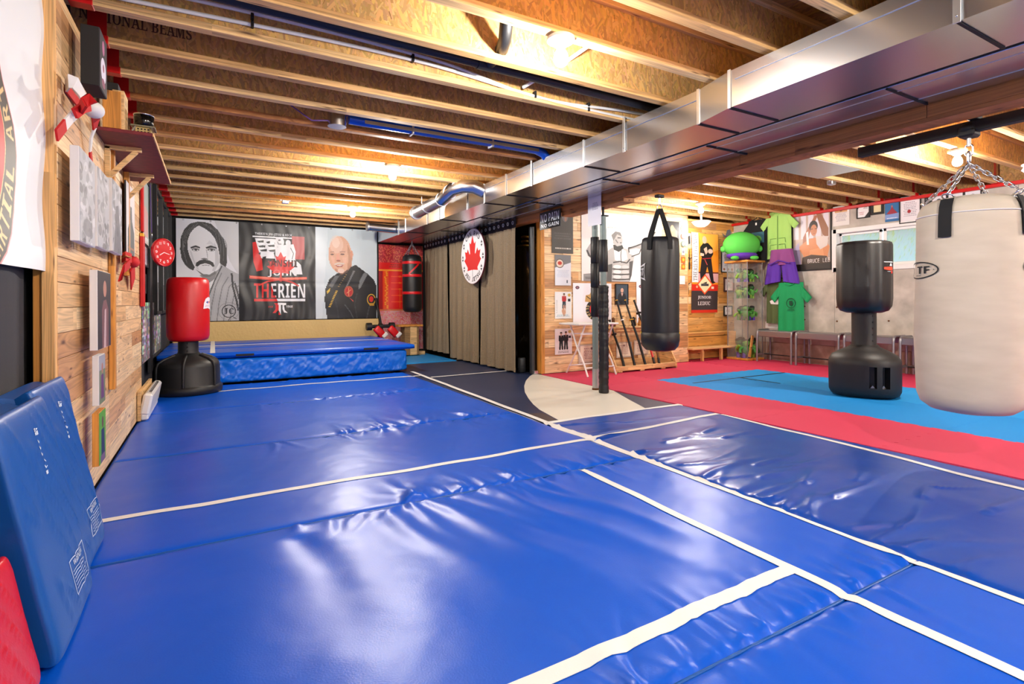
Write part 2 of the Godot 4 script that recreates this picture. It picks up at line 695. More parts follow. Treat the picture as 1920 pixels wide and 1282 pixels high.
func materials() -> void:
	var wh := wood_image(640, 320, 3, 9)
	M.wood_img = wh
	var wood_h := ImageTexture.create_from_image(wh)
	var wv := wh.duplicate()
	wv.rotate_90(CLOCKWISE)
	var wood_v := ImageTexture.create_from_image(wv)
	var fine := noise_tex(0.06, 5, 6.0, 3)
	M.fine = fine
	var plank_tints := [Color(0.93, 0.79, 0.61), Color(0.96, 0.85, 0.69), Color(0.86, 0.69, 0.50), Color(0.98, 0.88, 0.73), Color(0.90, 0.75, 0.56), Color(0.80, 0.61, 0.43), Color(0.95, 0.82, 0.65)]
	M.planks = []
	for k in plank_tints.size():
		M.planks.append(tri(mat(plank_tints[k], 0.45), wood_h, Vector3(0.7, 2.2, 0.7), Vector3(0.31 * k, 0.17 * k, 0.23 * k)))
	M.golds = []
	for k in 3:
		M.golds.append(tri(mat([Color(0.90, 0.69, 0.40), Color(0.95, 0.76, 0.48), Color(0.85, 0.62, 0.33)][k], 0.45), wood_h, Vector3(0.7, 2.2, 0.7), Vector3(0.4 * k, 0.3 * k, 0)))
	M.flanges = []
	for k in 4:
		M.flanges.append(tri(mat([Color(0.93, 0.78, 0.56), Color(0.91, 0.74, 0.50), Color(0.95, 0.81, 0.60), Color(0.88, 0.71, 0.49)][k], 0.65), wood_h, Vector3(0.5, 3.0, 3.0), Vector3(0.27 * k, 0.37 * k, 0.11 * k)))
	M.stud = tri(mat(Color(0.93, 0.74, 0.49), 0.6), wood_v, Vector3(3.0, 0.6, 3.0))
	M.stud_gold = tri(mat(Color(0.86, 0.60, 0.27), 0.6), wood_v, Vector3(3.0, 0.6, 3.0), Vector3(0.3, 0.2, 0))
	M.pale = tri(mat(Color(0.93, 0.79, 0.58), 0.6), wood_h, Vector3(1.0, 3.0, 1.0), Vector3(0.5, 0.1, 0))
	M.beam = tri(mat(Color(0.74, 0.50, 0.29), 0.6), wood_v, Vector3(2.0, 2.0, 0.5))
	M.beam.albedo_texture = wood_h
	M.beam.uv1_scale = Vector3(2.0, 2.0, 0.4)
	M.beam_under = M.beam
	var osb := ImageTexture.create_from_image(osb_image(640, 11, 1.35))
	M.web = []
	for k in 3:
		M.web.append(tri(mat([Color(0.98, 0.93, 0.86), Color(0.92, 0.86, 0.78), Color(1, 0.97, 0.9)][k], 0.7), osb, Vector3(1.15, 1.15, 1.15), Vector3(0.37 * k, 0.2 * k, 0)))
	M.deck = tri(mat(Color(0.85, 0.78, 0.68), 0.8), osb, Vector3(0.9, 0.9, 0.9))
	var conc := noise_tex(0.012, 21, 0.0, 6, Color(0.70, 0.68, 0.65), Color(0.87, 0.85, 0.82))
	M.concrete = tri(mat(Color(0.93, 0.92, 0.90), 0.85), conc, Vector3(0.55, 0.55, 0.55))
	M.concrete_low = tri(mat(Color(0.82, 0.72, 0.67), 0.85), conc, Vector3(0.9, 0.9, 0.9))
	M.concrete_dark = mat(Color(0.45, 0.44, 0.42), 0.9)
	# vinyl of the mats
	var grain := noise_tex(0.05, 33, 5.0, 3)
	M.blue = relief(mat(Color(0.0, 0.33, 0.80), 0.33, 0.0, 0.45), grain, 0.07, 4.0)
	M.blue2 = relief(mat(Color(0.02, 0.27, 0.66), 0.28, 0.0, 0.5), grain, 0.07, 4.0)
	M.bright = relief(mat(Color(0.02, 0.44, 0.88), 0.34, 0.0, 0.5), grain, 0.12, 5.0)
	M.pad_blue = relief(mat(Color(0.06, 0.32, 0.62), 0.36, 0.0, 0.5), grain, 0.1, 5.0)
	M.navy = relief(mat(Color(0.14, 0.19, 0.32), 0.42, 0.0, 0.5), grain, 0.12, 4.0)
	M.brown_mat = relief(mat(Color(0.28, 0.24, 0.25), 0.45, 0.0, 0.5), grain, 0.12, 4.0)
	M.cream = relief(mat(Color(0.86, 0.85, 0.80), 0.42, 0.0, 0.5), grain, 0.12, 4.0)
	M.tape = relief(mat(Color(0.90, 0.90, 0.89), 0.5), grain, 0.2, 4.0)
	M.foam_red = []
	M.foam_blue = []
	for k in 3:
		M.foam_red.append(relief(mat([Color(0.81, 0.23, 0.36), Color(0.78, 0.21, 0.34), Color(0.83, 0.25, 0.38)][k], 0.65, 0.0, 0.35), grain, 0.35, 6.0))
		M.foam_blue.append(relief(mat([Color(0.12, 0.58, 0.88), Color(0.10, 0.55, 0.86), Color(0.14, 0.60, 0.90)][k], 0.65, 0.0, 0.35), grain, 0.35, 6.0))
	M.foam_cyan = relief(mat(Color(0.08, 0.56, 0.86), 0.5), grain, 0.35, 6.0)
	M.red_vinyl = relief(mat(Color(0.80, 0.05, 0.09), 0.35), grain, 0.25, 5.0)
	M.black_vinyl = relief(mat(Color(0.075, 0.075, 0.08), 0.42), grain, 0.3, 5.0)
	M.black_plastic = relief(mat(Color(0.10, 0.10, 0.105), 0.48), grain, 0.2, 8.0)
	M.canvas = tri(mat(Color(0.82, 0.78, 0.71), 0.85), noise_tex(0.01, 77, 0.0, 5, Color(0.93, 0.92, 0.90), Color(1, 0.995, 0.985)), Vector3(0.5, 1.6, 0.5))
	M.webbing = mat(Color(0.06, 0.065, 0.07), 0.8)
	M.black = mat(Color(0.045, 0.045, 0.05), 0.6)
	M.dark = mat(Color(0.09, 0.085, 0.085), 0.7)
	M.charcoal_cloth = relief(mat(Color(0.20, 0.20, 0.22), 0.9), grain, 0.8, 8.0)
	M.white = mat(Color(0.90, 0.90, 0.89), 0.45)
	M.white_gloss = mat(Color(0.93, 0.93, 0.92), 0.25)
	M.paper = mat(Color(0.92, 0.91, 0.90), 0.8)
	M.red_paint = mat(Color(0.76, 0.04, 0.05), 0.4)
	M.red_cloth = mat(Color(0.76, 0.06, 0.07), 0.8)
	M.white_cloth = mat(Color(0.88, 0.87, 0.86), 0.85)
	M.maroon = tri(mat(Color(0.52, 0.15, 0.19), 0.5), noise_tex(0.02, 9, 0.0, 4, Color(0.75, 0.7, 0.7), Color.WHITE), Vector3(1.5, 1.5, 1.5))
	M.galv = mat(Color(0.80, 0.81, 0.83), 0.5, 1.0)
	M.galv.roughness = 0.27
	M.galv.uv1_triplanar = true
	M.galv.uv1_world_triplanar = true
	M.galv.uv1_scale = Vector3.ONE * 2.0
	M.galv.uv1_scale = Vector3.ONE * 1.2
	relief(M.galv, noise_tex(0.004, 43, 2.0, 1), 0.12)
	M.galv_edge = mat(Color(0.86, 0.87, 0.88), 0.35, 1.0)
	M.steel = mat(Color(0.80, 0.81, 0.82), 0.25, 1.0)
	M.grey_metal = mat(Color(0.60, 0.59, 0.61), 0.35, 0.8)
	M.post_grey = mat(Color(0.47, 0.53, 0.52), 0.45, 0.2)
	M.brass = mat(Color(0.85, 0.66, 0.28), 0.3, 1.0)
	M.blue_film = mat(Color(0.07, 0.30, 0.72), 0.3, 0.2)
	var weave := noise_tex(0.09, 51, 0.0, 3, Color(0.72, 0.70, 0.66), Color.WHITE)
	M.burlap = tri(mat(Color(0.63, 0.56, 0.46), 0.95), weave, Vector3(3.0, 1.2, 3.0))
	relief(M.burlap, grain, 0.9)
	M.burlap_dark = relief(mat(Color(0.16, 0.13, 0.14), 0.9), grain, 0.5, 6.0)
	M.felt = relief(mat(Color(0.86, 0.74, 0.50), 0.9), noise_tex(0.02, 61, 8.0, 4), 0.5, 1.5)
	M.glass = mat(Color(0.9, 0.95, 0.93, 0.06), 0.03)
	M.glass.transparency = BaseMaterial3D.TRANSPARENCY_ALPHA
	M.mirror = mat(Color(0.86, 0.88, 0.88), 0.03, 1.0)
	M.bulb = mat(Color(1, 0.98, 0.95), 0.4)
	M.bulb.emission_enabled = true
	M.bulb.emission = Color(1.0, 0.96, 0.90)
	M.bulb.emission_energy_multiplier = 6.0
	M.rust = mat(Color(0.42, 0.27, 0.15), 0.9)
	M.greens = []
	for k in 5:
		M.greens.append(mat([Color(0.20, 0.48, 0.17), Color(0.33, 0.60, 0.24), Color(0.11, 0.30, 0.12), Color(0.46, 0.62, 0.20), Color(0.15, 0.38, 0.20)][k], 0.6))
	M.purple = mat(Color(0.33, 0.16, 0.62), 0.8)

# ---- the room itself
func shell() -> void:
	var slab := frame_node("floor", "grey concrete basement slab under all the mats", "floor")
	part(slab, "slab", MB.new().box(Vector3(XR - XL + 1.2, 0.2, ZF - ZB + 1.4), Vector3((XL + XR) / 2, -0.16, (ZF + ZB) / 2)).mesh(), M.concrete_dark)
	# right wall: concrete with an opening for the window, in form-panel pieces
	var wr := frame_node("wall_right", "bare poured concrete wall with form lines behind the metal benches", "wall")
	var wz0 := WIN[0]
	var wz1 := WIN[1]
	var wy0 := WIN[2]
	var wy1 := WIN[3]
	var tk := 0.25
	var seams := [ZB - 0.2, -8.5, -6.1, wz0, wz1, -2.62, -1.4, 0.0, 1.2, ZF]
	for k in seams.size() - 1:
		var a: float = seams[k]
		var b: float = seams[k + 1]
		var m := MB.new()
		if a >= wz0 - 0.001 and b <= wz1 + 0.001:
			m.box(Vector3(tk, wy0 - 0.32, b - a - 0.003), Vector3(XR + tk / 2, (wy0 + 0.32) / 2, (a + b) / 2), Basis.IDENTITY, 0.003)
			part(wr, "panel", m.mesh(), M.concrete)
			m = MB.new()
			m.box(Vector3(tk, 2.56 - wy1, b - a - 0.003), Vector3(XR + tk / 2, (2.56 + wy1) / 2, (a + b) / 2), Basis.IDENTITY, 0.003)
			part(wr, "panel", m.mesh(), M.concrete)
		else:
			m.box(Vector3(tk, 2.24, b - a - 0.003), Vector3(XR + tk / 2, 1.44, (a + b) / 2), Basis.IDENTITY, 0.003)
			part(wr, "panel", m.mesh(), M.concrete)
		part(wr, "footing_band", MB.new().box(Vector3(tk, 0.42, b - a - 0.003), Vector3(XR + tk / 2 - 0.004, 0.11, (a + b) / 2), Basis.IDENTITY, 0.003).mesh(), M.concrete_low)
	var hole := MB.new().lathe([Vector2(0.001, 0), Vector2(0.014, 0.0), Vector2(0.014, 0.004), Vector2(0.001, 0.006)], 10).mesh()
	for z in [-5.4, -4.86, -4.1, -3.4, -2.62]:
		for y in [0.75, 0.98]:
			part(wr, "form_tie", hole, M.rust, Vector3(XR, y + 0.03 * sin(z * 7.0), z), Basis(Vector3(0, 0, 1), PI / 2))
	# left wall: dark board behind everything
	var wl := frame_node("wall_left", "basement side wall with pale pine planks and black cloth", "wall")
	part(wl, "backing", MB.new().box(Vector3(0.15, 2.95, ZF - ZB + 0.5), Vector3(XL - 0.19, 1.42, (ZF + ZB) / 2)).mesh(), M.dark)
	plank_panel(wl, Basis(Vector3(0, 0, -1), Vector3.UP, Vector3.RIGHT), Vector3(XL, 0, 0), 3.10, 4.44, 0.0, 2.53, 0.118, 31)
	plank_panel(wl, Basis(Vector3(0, 0, -1), Vector3.UP, Vector3.RIGHT), Vector3(XL, 0, 0), 4.445, 6.28, 0.0, 2.53, 0.118, 32)
	# end of the panel: stud with its edge grain
	part(wl, "end_stud", MB.new().box(Vector3(0.045, 2.53, 0.05), Vector3(XL - 0.024, 1.265, -3.075), Basis.IDENTITY, 0.002).mesh(), M.stud)
	part(wl, "end_stud", MB.new().box(Vector3(0.03, 2.5, 0.04), Vector3(XL - 0.065, 1.25, -3.09), Basis.IDENTITY, 0.002).mesh(), M.stud_gold)
	for z in [-4.44, -5.15]:
		part(wl, "batten", MB.new().box(Vector3(0.035, 1.72 if z > -5.0 else 0.9, 0.06), Vector3(XL + 0.02, 1.36 if z > -5.0 else 1.75, z), Basis.IDENTITY, 0.003).mesh(), M.stud_gold)
	part(wl, "black_cloth", MB.new().sheet(90, 8, func(u: float, v: float) -> Vector3: return Vector3(XL - 0.05 + 0.012 * sin(u * 60.0) + 0.008 * sin(u * 23.0 + v * 3.0), 2.55 - v * 2.55, lerpf(-6.27, ZB + 0.05, u)), 0.0).mesh(), M.charcoal_cloth)
	# back wall
	var wb := frame_node("wall_back", "far end wall hidden by banners and a red print", "wall")
	part(wb, "backing", MB.new().box(Vector3(10.4, 3.0, 0.2), Vector3(4.1, 1.4, ZB - 0.13)).mesh(), M.dark)
	# wall behind the camera
	var wf := frame_node("wall_front", "plain painted wall closing the basement", "wall")
	part(wf, "board", MB.new().box(Vector3(XR - XL + 1.0, 3.0, 0.2), Vector3((XL + XR) / 2, 1.4, ZF + 0.1)).mesh(), M.paper)
	# plank wall and the recess behind the bench
	var wp := frame_node("wall_planks", "knotty pine plank partition hung with posters behind the posts", "wall")
	plank_panel(wp, Basis.IDENTITY, Vector3(0, 0, ZP), 4.31, 7.36, 0.0, 2.62, 0.128, 33)
	part(wp, "end_board", MB.new().box(Vector3(0.06, 2.56, 0.14), Vector3(4.28, 1.28, ZP - 0.06), Basis.IDENTITY, 0.003).mesh(), M.stud_gold)
	part(wp, "end_board", MB.new().box(Vector3(0.02, 2.6, 0.3), Vector3(7.37, 1.3, ZP - 0.15), Basis.IDENTITY, 0.003).mesh(), M.stud)
	part(wp, "core", MB.new().box(Vector3(3.0, 2.6, 0.1), Vector3(5.84, 1.3, ZP - 0.09)).mesh(), M.stud)
	var wc := frame_node("wall_recess", "golden pine plank wall in the corner above the bench", "wall")
	plank_panel(wc, Basis.IDENTITY, Vector3(0, 0, ZR), 7.30, XR, 0.0, 2.60, 0.128, 34, true)
	part(wc, "core", MB.new().box(Vector3(1.7, 2.6, 0.1), Vector3(8.2, 1.3, ZR - 0.09)).mesh(), M.stud)
	# service space behind the curtain, its dark depth painted as black walls
	var wd := frame_node("wall_service", "black sheeting standing for the dark depth of the service space behind the curtain", "wall")
	part(wd, "backdrop", MB.new().box(Vector3(0.1, 2.95, 4.4), Vector3(5.35, 1.4, -8.8)).mesh(), M.black)
	part(wd, "backdrop", MB.new().box(Vector3(1.5, 2.95, 0.06), Vector3(4.7, 1.4, ZB + 0.03)).mesh(), M.black)
	# sill plates, painted red on the right
	var sill := frame_node("trim_1", "bright red painted sill plate along the top of the concrete wall", "trim")
	part(sill, "board", MB.new().box(Vector3(0.20, 0.045, ZF - ZR), Vector3(XR + 0.03, 2.56, (ZF + ZR) / 2), Basis.IDENTITY, 0.003).mesh(), M.red_paint)
	part(sill, "rim_board", MB.new().box(Vector3(0.04, 0.3, ZF - ZB), Vector3(XR + 0.13, 2.73, (ZF + ZB) / 2)).mesh(), M.web[1])
	part(sill, "rim_board", MB.new().box(Vector3(0.04, 0.3, ZF - ZB), Vector3(XL - 0.14, 2.73, (ZF + ZB) / 2)).mesh(), M.web[1])
	window_1()

const WIN := [-4.90, -3.60, 1.585, 2.205]

# planks along the local x of b, from s0 to s1, each board its own piece
func plank_panel(parent: Node3D, b: Basis, at: Vector3, s0: float, s1: float, y0: float, y1: float, hgt: float, seed: int, gold := false) -> void:
	var rg := RandomNumberGenerator.new()
	rg.seed = seed
	var y := y0
	while y < y1 - 0.02:
		var hh := minf(hgt, y1 - y)
		var s := s0
		var first := true
		while s < s1 - 0.01:
			var l := rg.randf_range(0.45, 1.5) if not first else rg.randf_range(0.25, 1.2)
			first = false
			if s + l > s1 - 0.2:
				l = s1 - s
			var m: Material = (M.golds[rg.randi() % 3] if rg.randf() < 0.75 else M.planks[rg.randi() % 7]) if gold else M.planks[rg.randi() % 7]
			var t := 0.02 + rg.randf_range(-0.0012, 0.0012)
			part(parent, "plank", MB.new().box(Vector3(l - 0.0015, hh - 0.0025, t), Vector3.ZERO, Basis.IDENTITY, 0.0018).mesh(), m, at + b * Vector3(s + l / 2, y + hh / 2, -t / 2 + 0.001 * rg.randf()), b)
			s += l
		y += hh

func window_1() -> void:
	var w := thing("window_1", "white sliding basement window with two frosted panes over greenery", "window", Vector3(XR, 0, 0))
	w.set_meta("kind", "structure")
	var z0: float = WIN[0]
	var z1: float = WIN[1]
	var y0: float = WIN[2]
	var y1: float = WIN[3]
	var zm := -4.20
	var fr := MB.new()
	for s in [[z0 - 0.01, z1 + 0.01, y1 - 0.035, y1 + 0.035], [z0 - 0.01, z1 + 0.01, y0 - 0.045, y0 + 0.03], [z0 - 0.03, z0 + 0.045, y0 - 0.045, y1 + 0.035], [z1 - 0.03, z1 + 0.02, y0 - 0.045, y1 + 0.035]]:
		fr.box(Vector3(0.1, s[3] - s[2], s[1] - s[0]), Vector3(0.03, (s[2] + s[3]) / 2, (s[0] + s[1]) / 2), Basis.IDENTITY, 0.004)
	part(w, "frame", fr.mesh(), M.white)
	var art := Art.new(256, 128, Color(0.76, 0.82, 0.80))
	var rg := RandomNumberGenerator.new()
	rg.seed = 5
	for k in 260:
		var x := rg.randf()
		var y := rg.randf()
		var c := Color(0.66 + rg.randf() * 0.16, 0.75 + rg.randf() * 0.1, 0.74 + rg.randf() * 0.12, 0.35)
		if rg.randf() < 0.28:
			c = Color(0.74, 0.80, 0.40, 0.45)
		art.poly([x, y, x + 0.04 + rg.randf() * 0.04, y - 0.1 - rg.randf() * 0.1, x + 0.045, y - 0.05], c)
	art.soft(2)
	var pm := print_mat(art.tex(), 0.5)
	pm.backlight_enabled = true
	pm.backlight = Color(1, 1, 1)
	for e in [[z0 + 0.04, zm - 0.02, 0.09], [zm + 0.02, z1 - 0.025, 0.04]]:
		var sash := MB.new()
		var a: float = e[0]
		var b: float = e[1]
		for s in [[a, b, y1 - 0.075, y1 - 0.035], [a, b, y0 + 0.03, y0 + 0.07], [a, a + 0.045, y0 + 0.03, y1 - 0.035], [b - 0.04, b, y0 + 0.03, y1 - 0.035]]:
			sash.box(Vector3(0.035, s[3] - s[2], s[1] - s[0]), Vector3(e[2], (s[2] + s[3]) / 2, (s[0] + s[1]) / 2), Basis.IDENTITY, 0.003)
		var sp := part(w, "sash", sash.mesh(), M.white)
		part(sp, "pane", MB.new().card(b - a - 0.07, y1 - y0 - 0.12, 0.006).mesh(), pm, Vector3(e[2], (y0 + y1) / 2, (a + b) / 2), Basis(Vector3(0, 0, 1), Vector3.UP, Vector3.LEFT))

func ceiling_parts() -> void:
	var c := frame_node("ceiling", "open ceiling of wooden I-joists under an oriented strand board deck", "ceiling")
	part(c, "deck", MB.new().box(Vector3(XR - XL + 0.8, 0.12, ZF - ZB + 0.5), Vector3((XL + XR) / 2, YS + 0.06, (ZF + ZB) / 2)).mesh(), M.deck)
	var fl_l := MB.new().box(Vector3(4.75, 0.04, 0.066), Vector3.ZERO, Basis.IDENTITY, 0.003).mesh()
	var web_l := MB.new().box(Vector3(4.75, 0.225, 0.011)).mesh()
	var fl_r := MB.new().box(Vector3(4.92, 0.04, 0.066), Vector3.ZERO, Basis.IDENTITY, 0.003).mesh()
	var web_r := MB.new().box(Vector3(4.92, 0.225, 0.011)).mesh()
	var end := MB.new().box(Vector3(0.10, 0.046, 0.072), Vector3.ZERO, Basis.IDENTITY, 0.003).mesh()
	var k := 0
	var z := -3.36 + 12 * 0.455
	while z > ZB + 0.1:
		if z < ZF - 0.1:
			for side in 2:
				var zz := z + (0.09 if side else 0.0)
				var x := 6.42 if side else 1.68
				if side and zz < ZP - 0.2:
					if x > 4.0 and zz < ZR:
						continue
				var j := Node3D.new()
				j.name = "joist"
				j.position = Vector3(x, YJ, zz)
				c.add_child(j, true)
				var fm: Material = M.flanges[(k * 3 + side) % 4]
				if k % 11 == 4:
					fm = M.beam_under if side == 0 else fm
				part(j, "bottom_flange", fl_r if side else fl_l, fm, Vector3(0, 0.02, 0))
				part(j, "web", web_r if side else web_l, M.web[(k + side) % 3], Vector3(0, 0.1525, 0))
				part(j, "top_flange", fl_r if side else fl_l, M.flanges[(k + 1) % 4], Vector3(0, 0.28, 0))
				if side == 0:
					part(j, "painted_end", end, M.red_paint, Vector3(-2.25, 0.02, 0))
					part(j, "painted_end", MB.new().box(Vector3(0.09, 0.2, 0.016)).mesh(), M.red_paint, Vector3(-2.255, 0.14, 0))
				else:
					part(j, "painted_end", end, M.red_paint, Vector3(2.40, 0.02, 0))
					part(j, "painted_end", MB.new().box(Vector3(0.06, 0.22, 0.016)).mesh(), M.red_paint, Vector3(2.36, 0.15, 0))
		k += 1
		z -= 0.455
	# maker's stamps printed on the webs
	for q in [[258, 44, -3.815, 0.56, 0.075, "NATIONAL BEAMS"]]:
		var st := Art.new(384, 48, Color(0.2, 0.12, 0.05, 0))
		st.text(q[5], 0.01, 0.04, 0.99, 0.96, Color(0.30, 0.18, 0.09), true, "Droid Serif")
		var sp := at_z(q[0], q[1], q[2] + 0.007)
		part(c, "stamp", skin(q[3], q[4]), cut_mat(st.tex(), 0.8), Vector3(sp.x, minf(sp.y, 2.80), sp.z))
	var b := frame_node("beam", "long brown built-up wooden beam carried by two padded posts", "beam")
	var z0 := ZB
	var pieces := [ZF, -0.5, -1.62, -3.0, -4.45, -6.2, -8.4, ZB]
	for i in pieces.size() - 1:
		part(b, "lamination", MB.new().box(Vector3(0.17, 0.33, pieces[i] - pieces[i + 1] - 0.003), Vector3(4.085, 2.415, (pieces[i] + pieces[i + 1]) / 2), Basis.IDENTITY, 0.003).mesh(), M.beam)
	part(b, "plate", MB.new().box(Vector3(0.175, 0.028, 6.2), Vector3(4.085, 2.236, -0.95), Basis.IDENTITY, 0.002).mesh(), M.beam_under)
	part(b, "plate", MB.new().box(Vector3(0.16, 0.05, 1.2), Vector3(4.085, 2.225, -5.1), Basis.IDENTITY, 0.002).mesh(), M.beam_under)

# ducts, pipes and cables under the joists
func services() -> void:
	var d := thing("air_duct", "long galvanized rectangular duct with raised seams hung beside the beam", "duct", Vector3(0, 2.32, 0))
	var cuts := [ZF, 0.9, -1.05, -2.24, -2.55, -3.86, -5.33, -5.9, -7.4, -9.0, -10.78]
	for i in cuts.size() - 1:
		var a: float = cuts[i]
		var b: float = cuts[i + 1]
		var xa := 2.89 if a > -2.3 else 2.96
		var xb := 2.89 if b > -2.3 else 2.96
		var ya := 0.0 if a > -2.3 else 0.0
		var r := 3.39
		var m := MB.new()
		var p := []
		for e in [[xa, a], [xb, b]]:
			p.append([Vector3(e[0], ya, e[1]), Vector3(r, ya, e[1]), Vector3(r, ya + 0.235, e[1]), Vector3(e[0], ya + 0.235, e[1])])
		var mid := Vector3((xa + r) / 2, 0.12, (a + b) / 2)
		for q in 4:
			m.face([p[0][q], p[0][(q + 1) % 4], p[1][(q + 1) % 4], p[1][q]], mid)
		m.face(p[0], mid)
		m.face(p[1], mid)
		part(d, "section", m.mesh(), M.galv)
		if i > 0:
			var cl := MB.new()
			cl.box(Vector3(0.008, 0.25, 0.024), Vector3(xa - 0.004, 0.118, a), Basis.IDENTITY, 0.002)
			part(d, "seam_cleat", cl.mesh(), M.galv_edge)
			part(d, "seam_cleat", MB.new().box(Vector3(r - xa, 0.008, 0.016), Vector3((xa + r) / 2, -0.004, a), Basis.IDENTITY, 0.002).mesh(), M.dark)
	part(d, "side_crease", MB.new().box(Vector3(0.006, 0.006, 4.4), Vector3(2.888, 0.168, 0.0), Basis.IDENTITY, 0.002).mesh(), M.galv_edge)
	part(d, "side_crease", MB.new().box(Vector3(0.006, 0.006, 3.3), Vector3(2.957, 0.168, -4.2), Basis.IDENTITY, 0.002).mesh(), M.galv_edge)
	for z in [-1.05, -3.31, -4.76, -6.4, -7.9, -9.4]:
		var s := MB.new().box(Vector3(0.006, 0.29, 0.03), Vector3(2.88 if z > -2.3 else 2.952, 0.135, z), Basis.IDENTITY, 0.001)
		part(d, "hanger_strap", s.mesh(), M.galv_edge)
		part(d, "screw", MB.new().ball(Vector3(2.876 if z > -2.3 else 2.948, 0.02, z), Vector3(0.005, 0.005, 0.005), 8, 6).mesh(), M.steel)
	var d2 := thing("return_duct", "second galvanized duct tight against the wooden beam", "duct", Vector3(0, 2.33, 0))
	var cuts2 := [ZF, 0.2, -1.6, -2.9, -4.2, -5.6, -7.0, -8.6, -10.78]
	for i in cuts2.size() - 1:
		var a: float = cuts2[i]
		var b: float = cuts2[i + 1]
		part(d2, "section", MB.new().box(Vector3(0.50, 0.225, a - b), Vector3(3.71, 0.1125, (a + b) / 2), Basis.IDENTITY, 0.003).mesh(), M.galv)
		if i > 0:
			part(d2, "seam_cleat", MB.new().box(Vector3(0.50, 0.01, 0.014), Vector3(3.71, -0.005, a), Basis.IDENTITY, 0.002).mesh(), M.dark)
	for x in [3.57, 3.83]:
		part(d2, "bottom_crease", MB.new().box(Vector3(0.004, 0.004, 9.0), Vector3(x, -0.001, -3.0), Basis.IDENTITY, 0.001).mesh(), M.galv_edge)
	# round branch pipe
	var rp := thing("branch_pipe", "shiny round metal branch pipe with a segmented elbow on the duct's side", "pipe", Vector3(2.75, 2.45, -6.2))
	var o := Vector3(2.75, 2.45, -6.2)
	part(rp, "straight", MB.new().tube([Vector3(2.62, 2.40, -7.45) - o, Vector3(2.62, 2.43, -6.45) - o], 0.085, 24).mesh(), M.galv)
	part(rp, "elbow", MB.new().tube([Vector3(2.62, 2.43, -6.45) - o, Vector3(2.625, 2.46, -6.32) - o, Vector3(2.66, 2.52, -6.17) - o, Vector3(2.75, 2.54, -6.05) - o, Vector3(2.86, 2.53, -5.98) - o, Vector3(2.98, 2.48, -5.95) - o], 0.085, 24).mesh(), M.galv)
	for q in [Vector3(2.62, 2.43, -6.45), Vector3(2.64, 2.49, -6.24), Vector3(2.70, 2.535, -6.10)]:
		part(rp, "ridge", MB.new().tube([q + Vector3(-0.003, -0.003, 0.012) - o, q + Vector3(0.003, 0.003, -0.012) - o], 0.091, 24).mesh(), M.galv_edge)
	part(rp, "end_collar", MB.new().tube([Vector3(2.62, 2.40, -7.47) - o, Vector3(2.62, 2.40, -7.44) - o], 0.10, 24).mesh(), M.galv_edge)
	part(rp, "hanger_strap", MB.new().tube([Vector3(2.62, 2.412, -7.0) - o, Vector3(2.62, 2.413, -6.97) - o], 0.089, 24).mesh(), M.galv_edge)
	part(rp, "hanger_strap", MB.new().box(Vector3(0.004, 0.1, 0.025), Vector3(2.53, 2.5, -6.98) - o).mesh(), M.galv_edge)
	var rp2 := thing("short_pipe", "short round metal pipe entering the duct near the end wall", "pipe", Vector3(2.75, 2.44, -9.6))
	part(rp2, "straight", MB.new().tube([Vector3(-0.3, 0.02, 0), Vector3(0.2, 0, 0)], 0.075, 20).mesh(), M.galv)
	part(rp2, "end_collar", MB.new().tube([Vector3(-0.32, 0.02, 0), Vector3(-0.29, 0.02, 0)], 0.085, 20).mesh(), M.galv_edge)
	# pipe in blue film
	var bp := thing("film_wrapped_pipe", "metal pipe in blue protective film running along a joist into the duct", "pipe", Vector3(1.0, 2.63, -4.53))
	part(bp, "wrapped_tube", MB.new().tube([Vector3(0, 0, 0), Vector3(1.86, -0.0, 0), Vector3(1.96, -0.03, 0), Vector3(2.02, -0.1, 0)], 0.045, 16).mesh(), M.blue_film)
	part(bp, "seam_strip", MB.new().box(Vector3(1.75, 0.03, 0.004), Vector3(1.0, -0.018, 0.043)).mesh(), M.galv_edge)
	for x in [0.55, 1.35]:
		part(bp, "clip", MB.new().box(Vector3(0.02, 0.11, 0.1), Vector3(x, 0.0, 0.0), Basis.IDENTITY, 0.004).mesh(), M.galv_edge)
	part(bp, "cap", MB.new().tube([Vector3(-0.1, -0.09, 0.02), Vector3(-0.1, 0.06, 0.02)], 0.075, 20).mesh(), M.galv)
	part(bp, "cable", MB.new().tube([Vector3(-0.5, 0.06, 0.0), Vector3(-0.3, -0.07, 0.02), Vector3(-0.15, -0.05, 0.03), Vector3(0.05, 0.05, 0.02), Vector3(0.2, 0.06, 0)], 0.006, 6).mesh(), mat(Color(0.35, 0.2, 0.5), 0.5))
	# black drain
	var dr := thing("drain_pipe", "black plastic drain pipe between two joists with an elbow by the bulb", "pipe", Vector3(0, 2.665, -3.12))
	part(dr, "straight", MB.new().tube([Vector3(-0.6, 0.02, 0), Vector3(3.4, -0.03, 0)], 0.034, 18).mesh(), M.black_plastic)
	part(dr, "coupling", MB.new().tube([Vector3(1.52, -0.005, 0), Vector3(1.64, -0.006, 0)], 0.042, 18).mesh(), M.black_plastic)
	part(dr, "elbow", MB.new().tube([Vector3(1.50, 0.2, 0.44), Vector3(1.50, 0.10, 0.44), Vector3(1.51, 0.04, 0.41), Vector3(1.54, 0.0, 0.34), Vector3(1.57, -0.01, 0.25), Vector3(1.6, 0.0, 0.02)], 0.04, 18).mesh(), M.black_plastic)
	# white tubes
	var y := 2.66
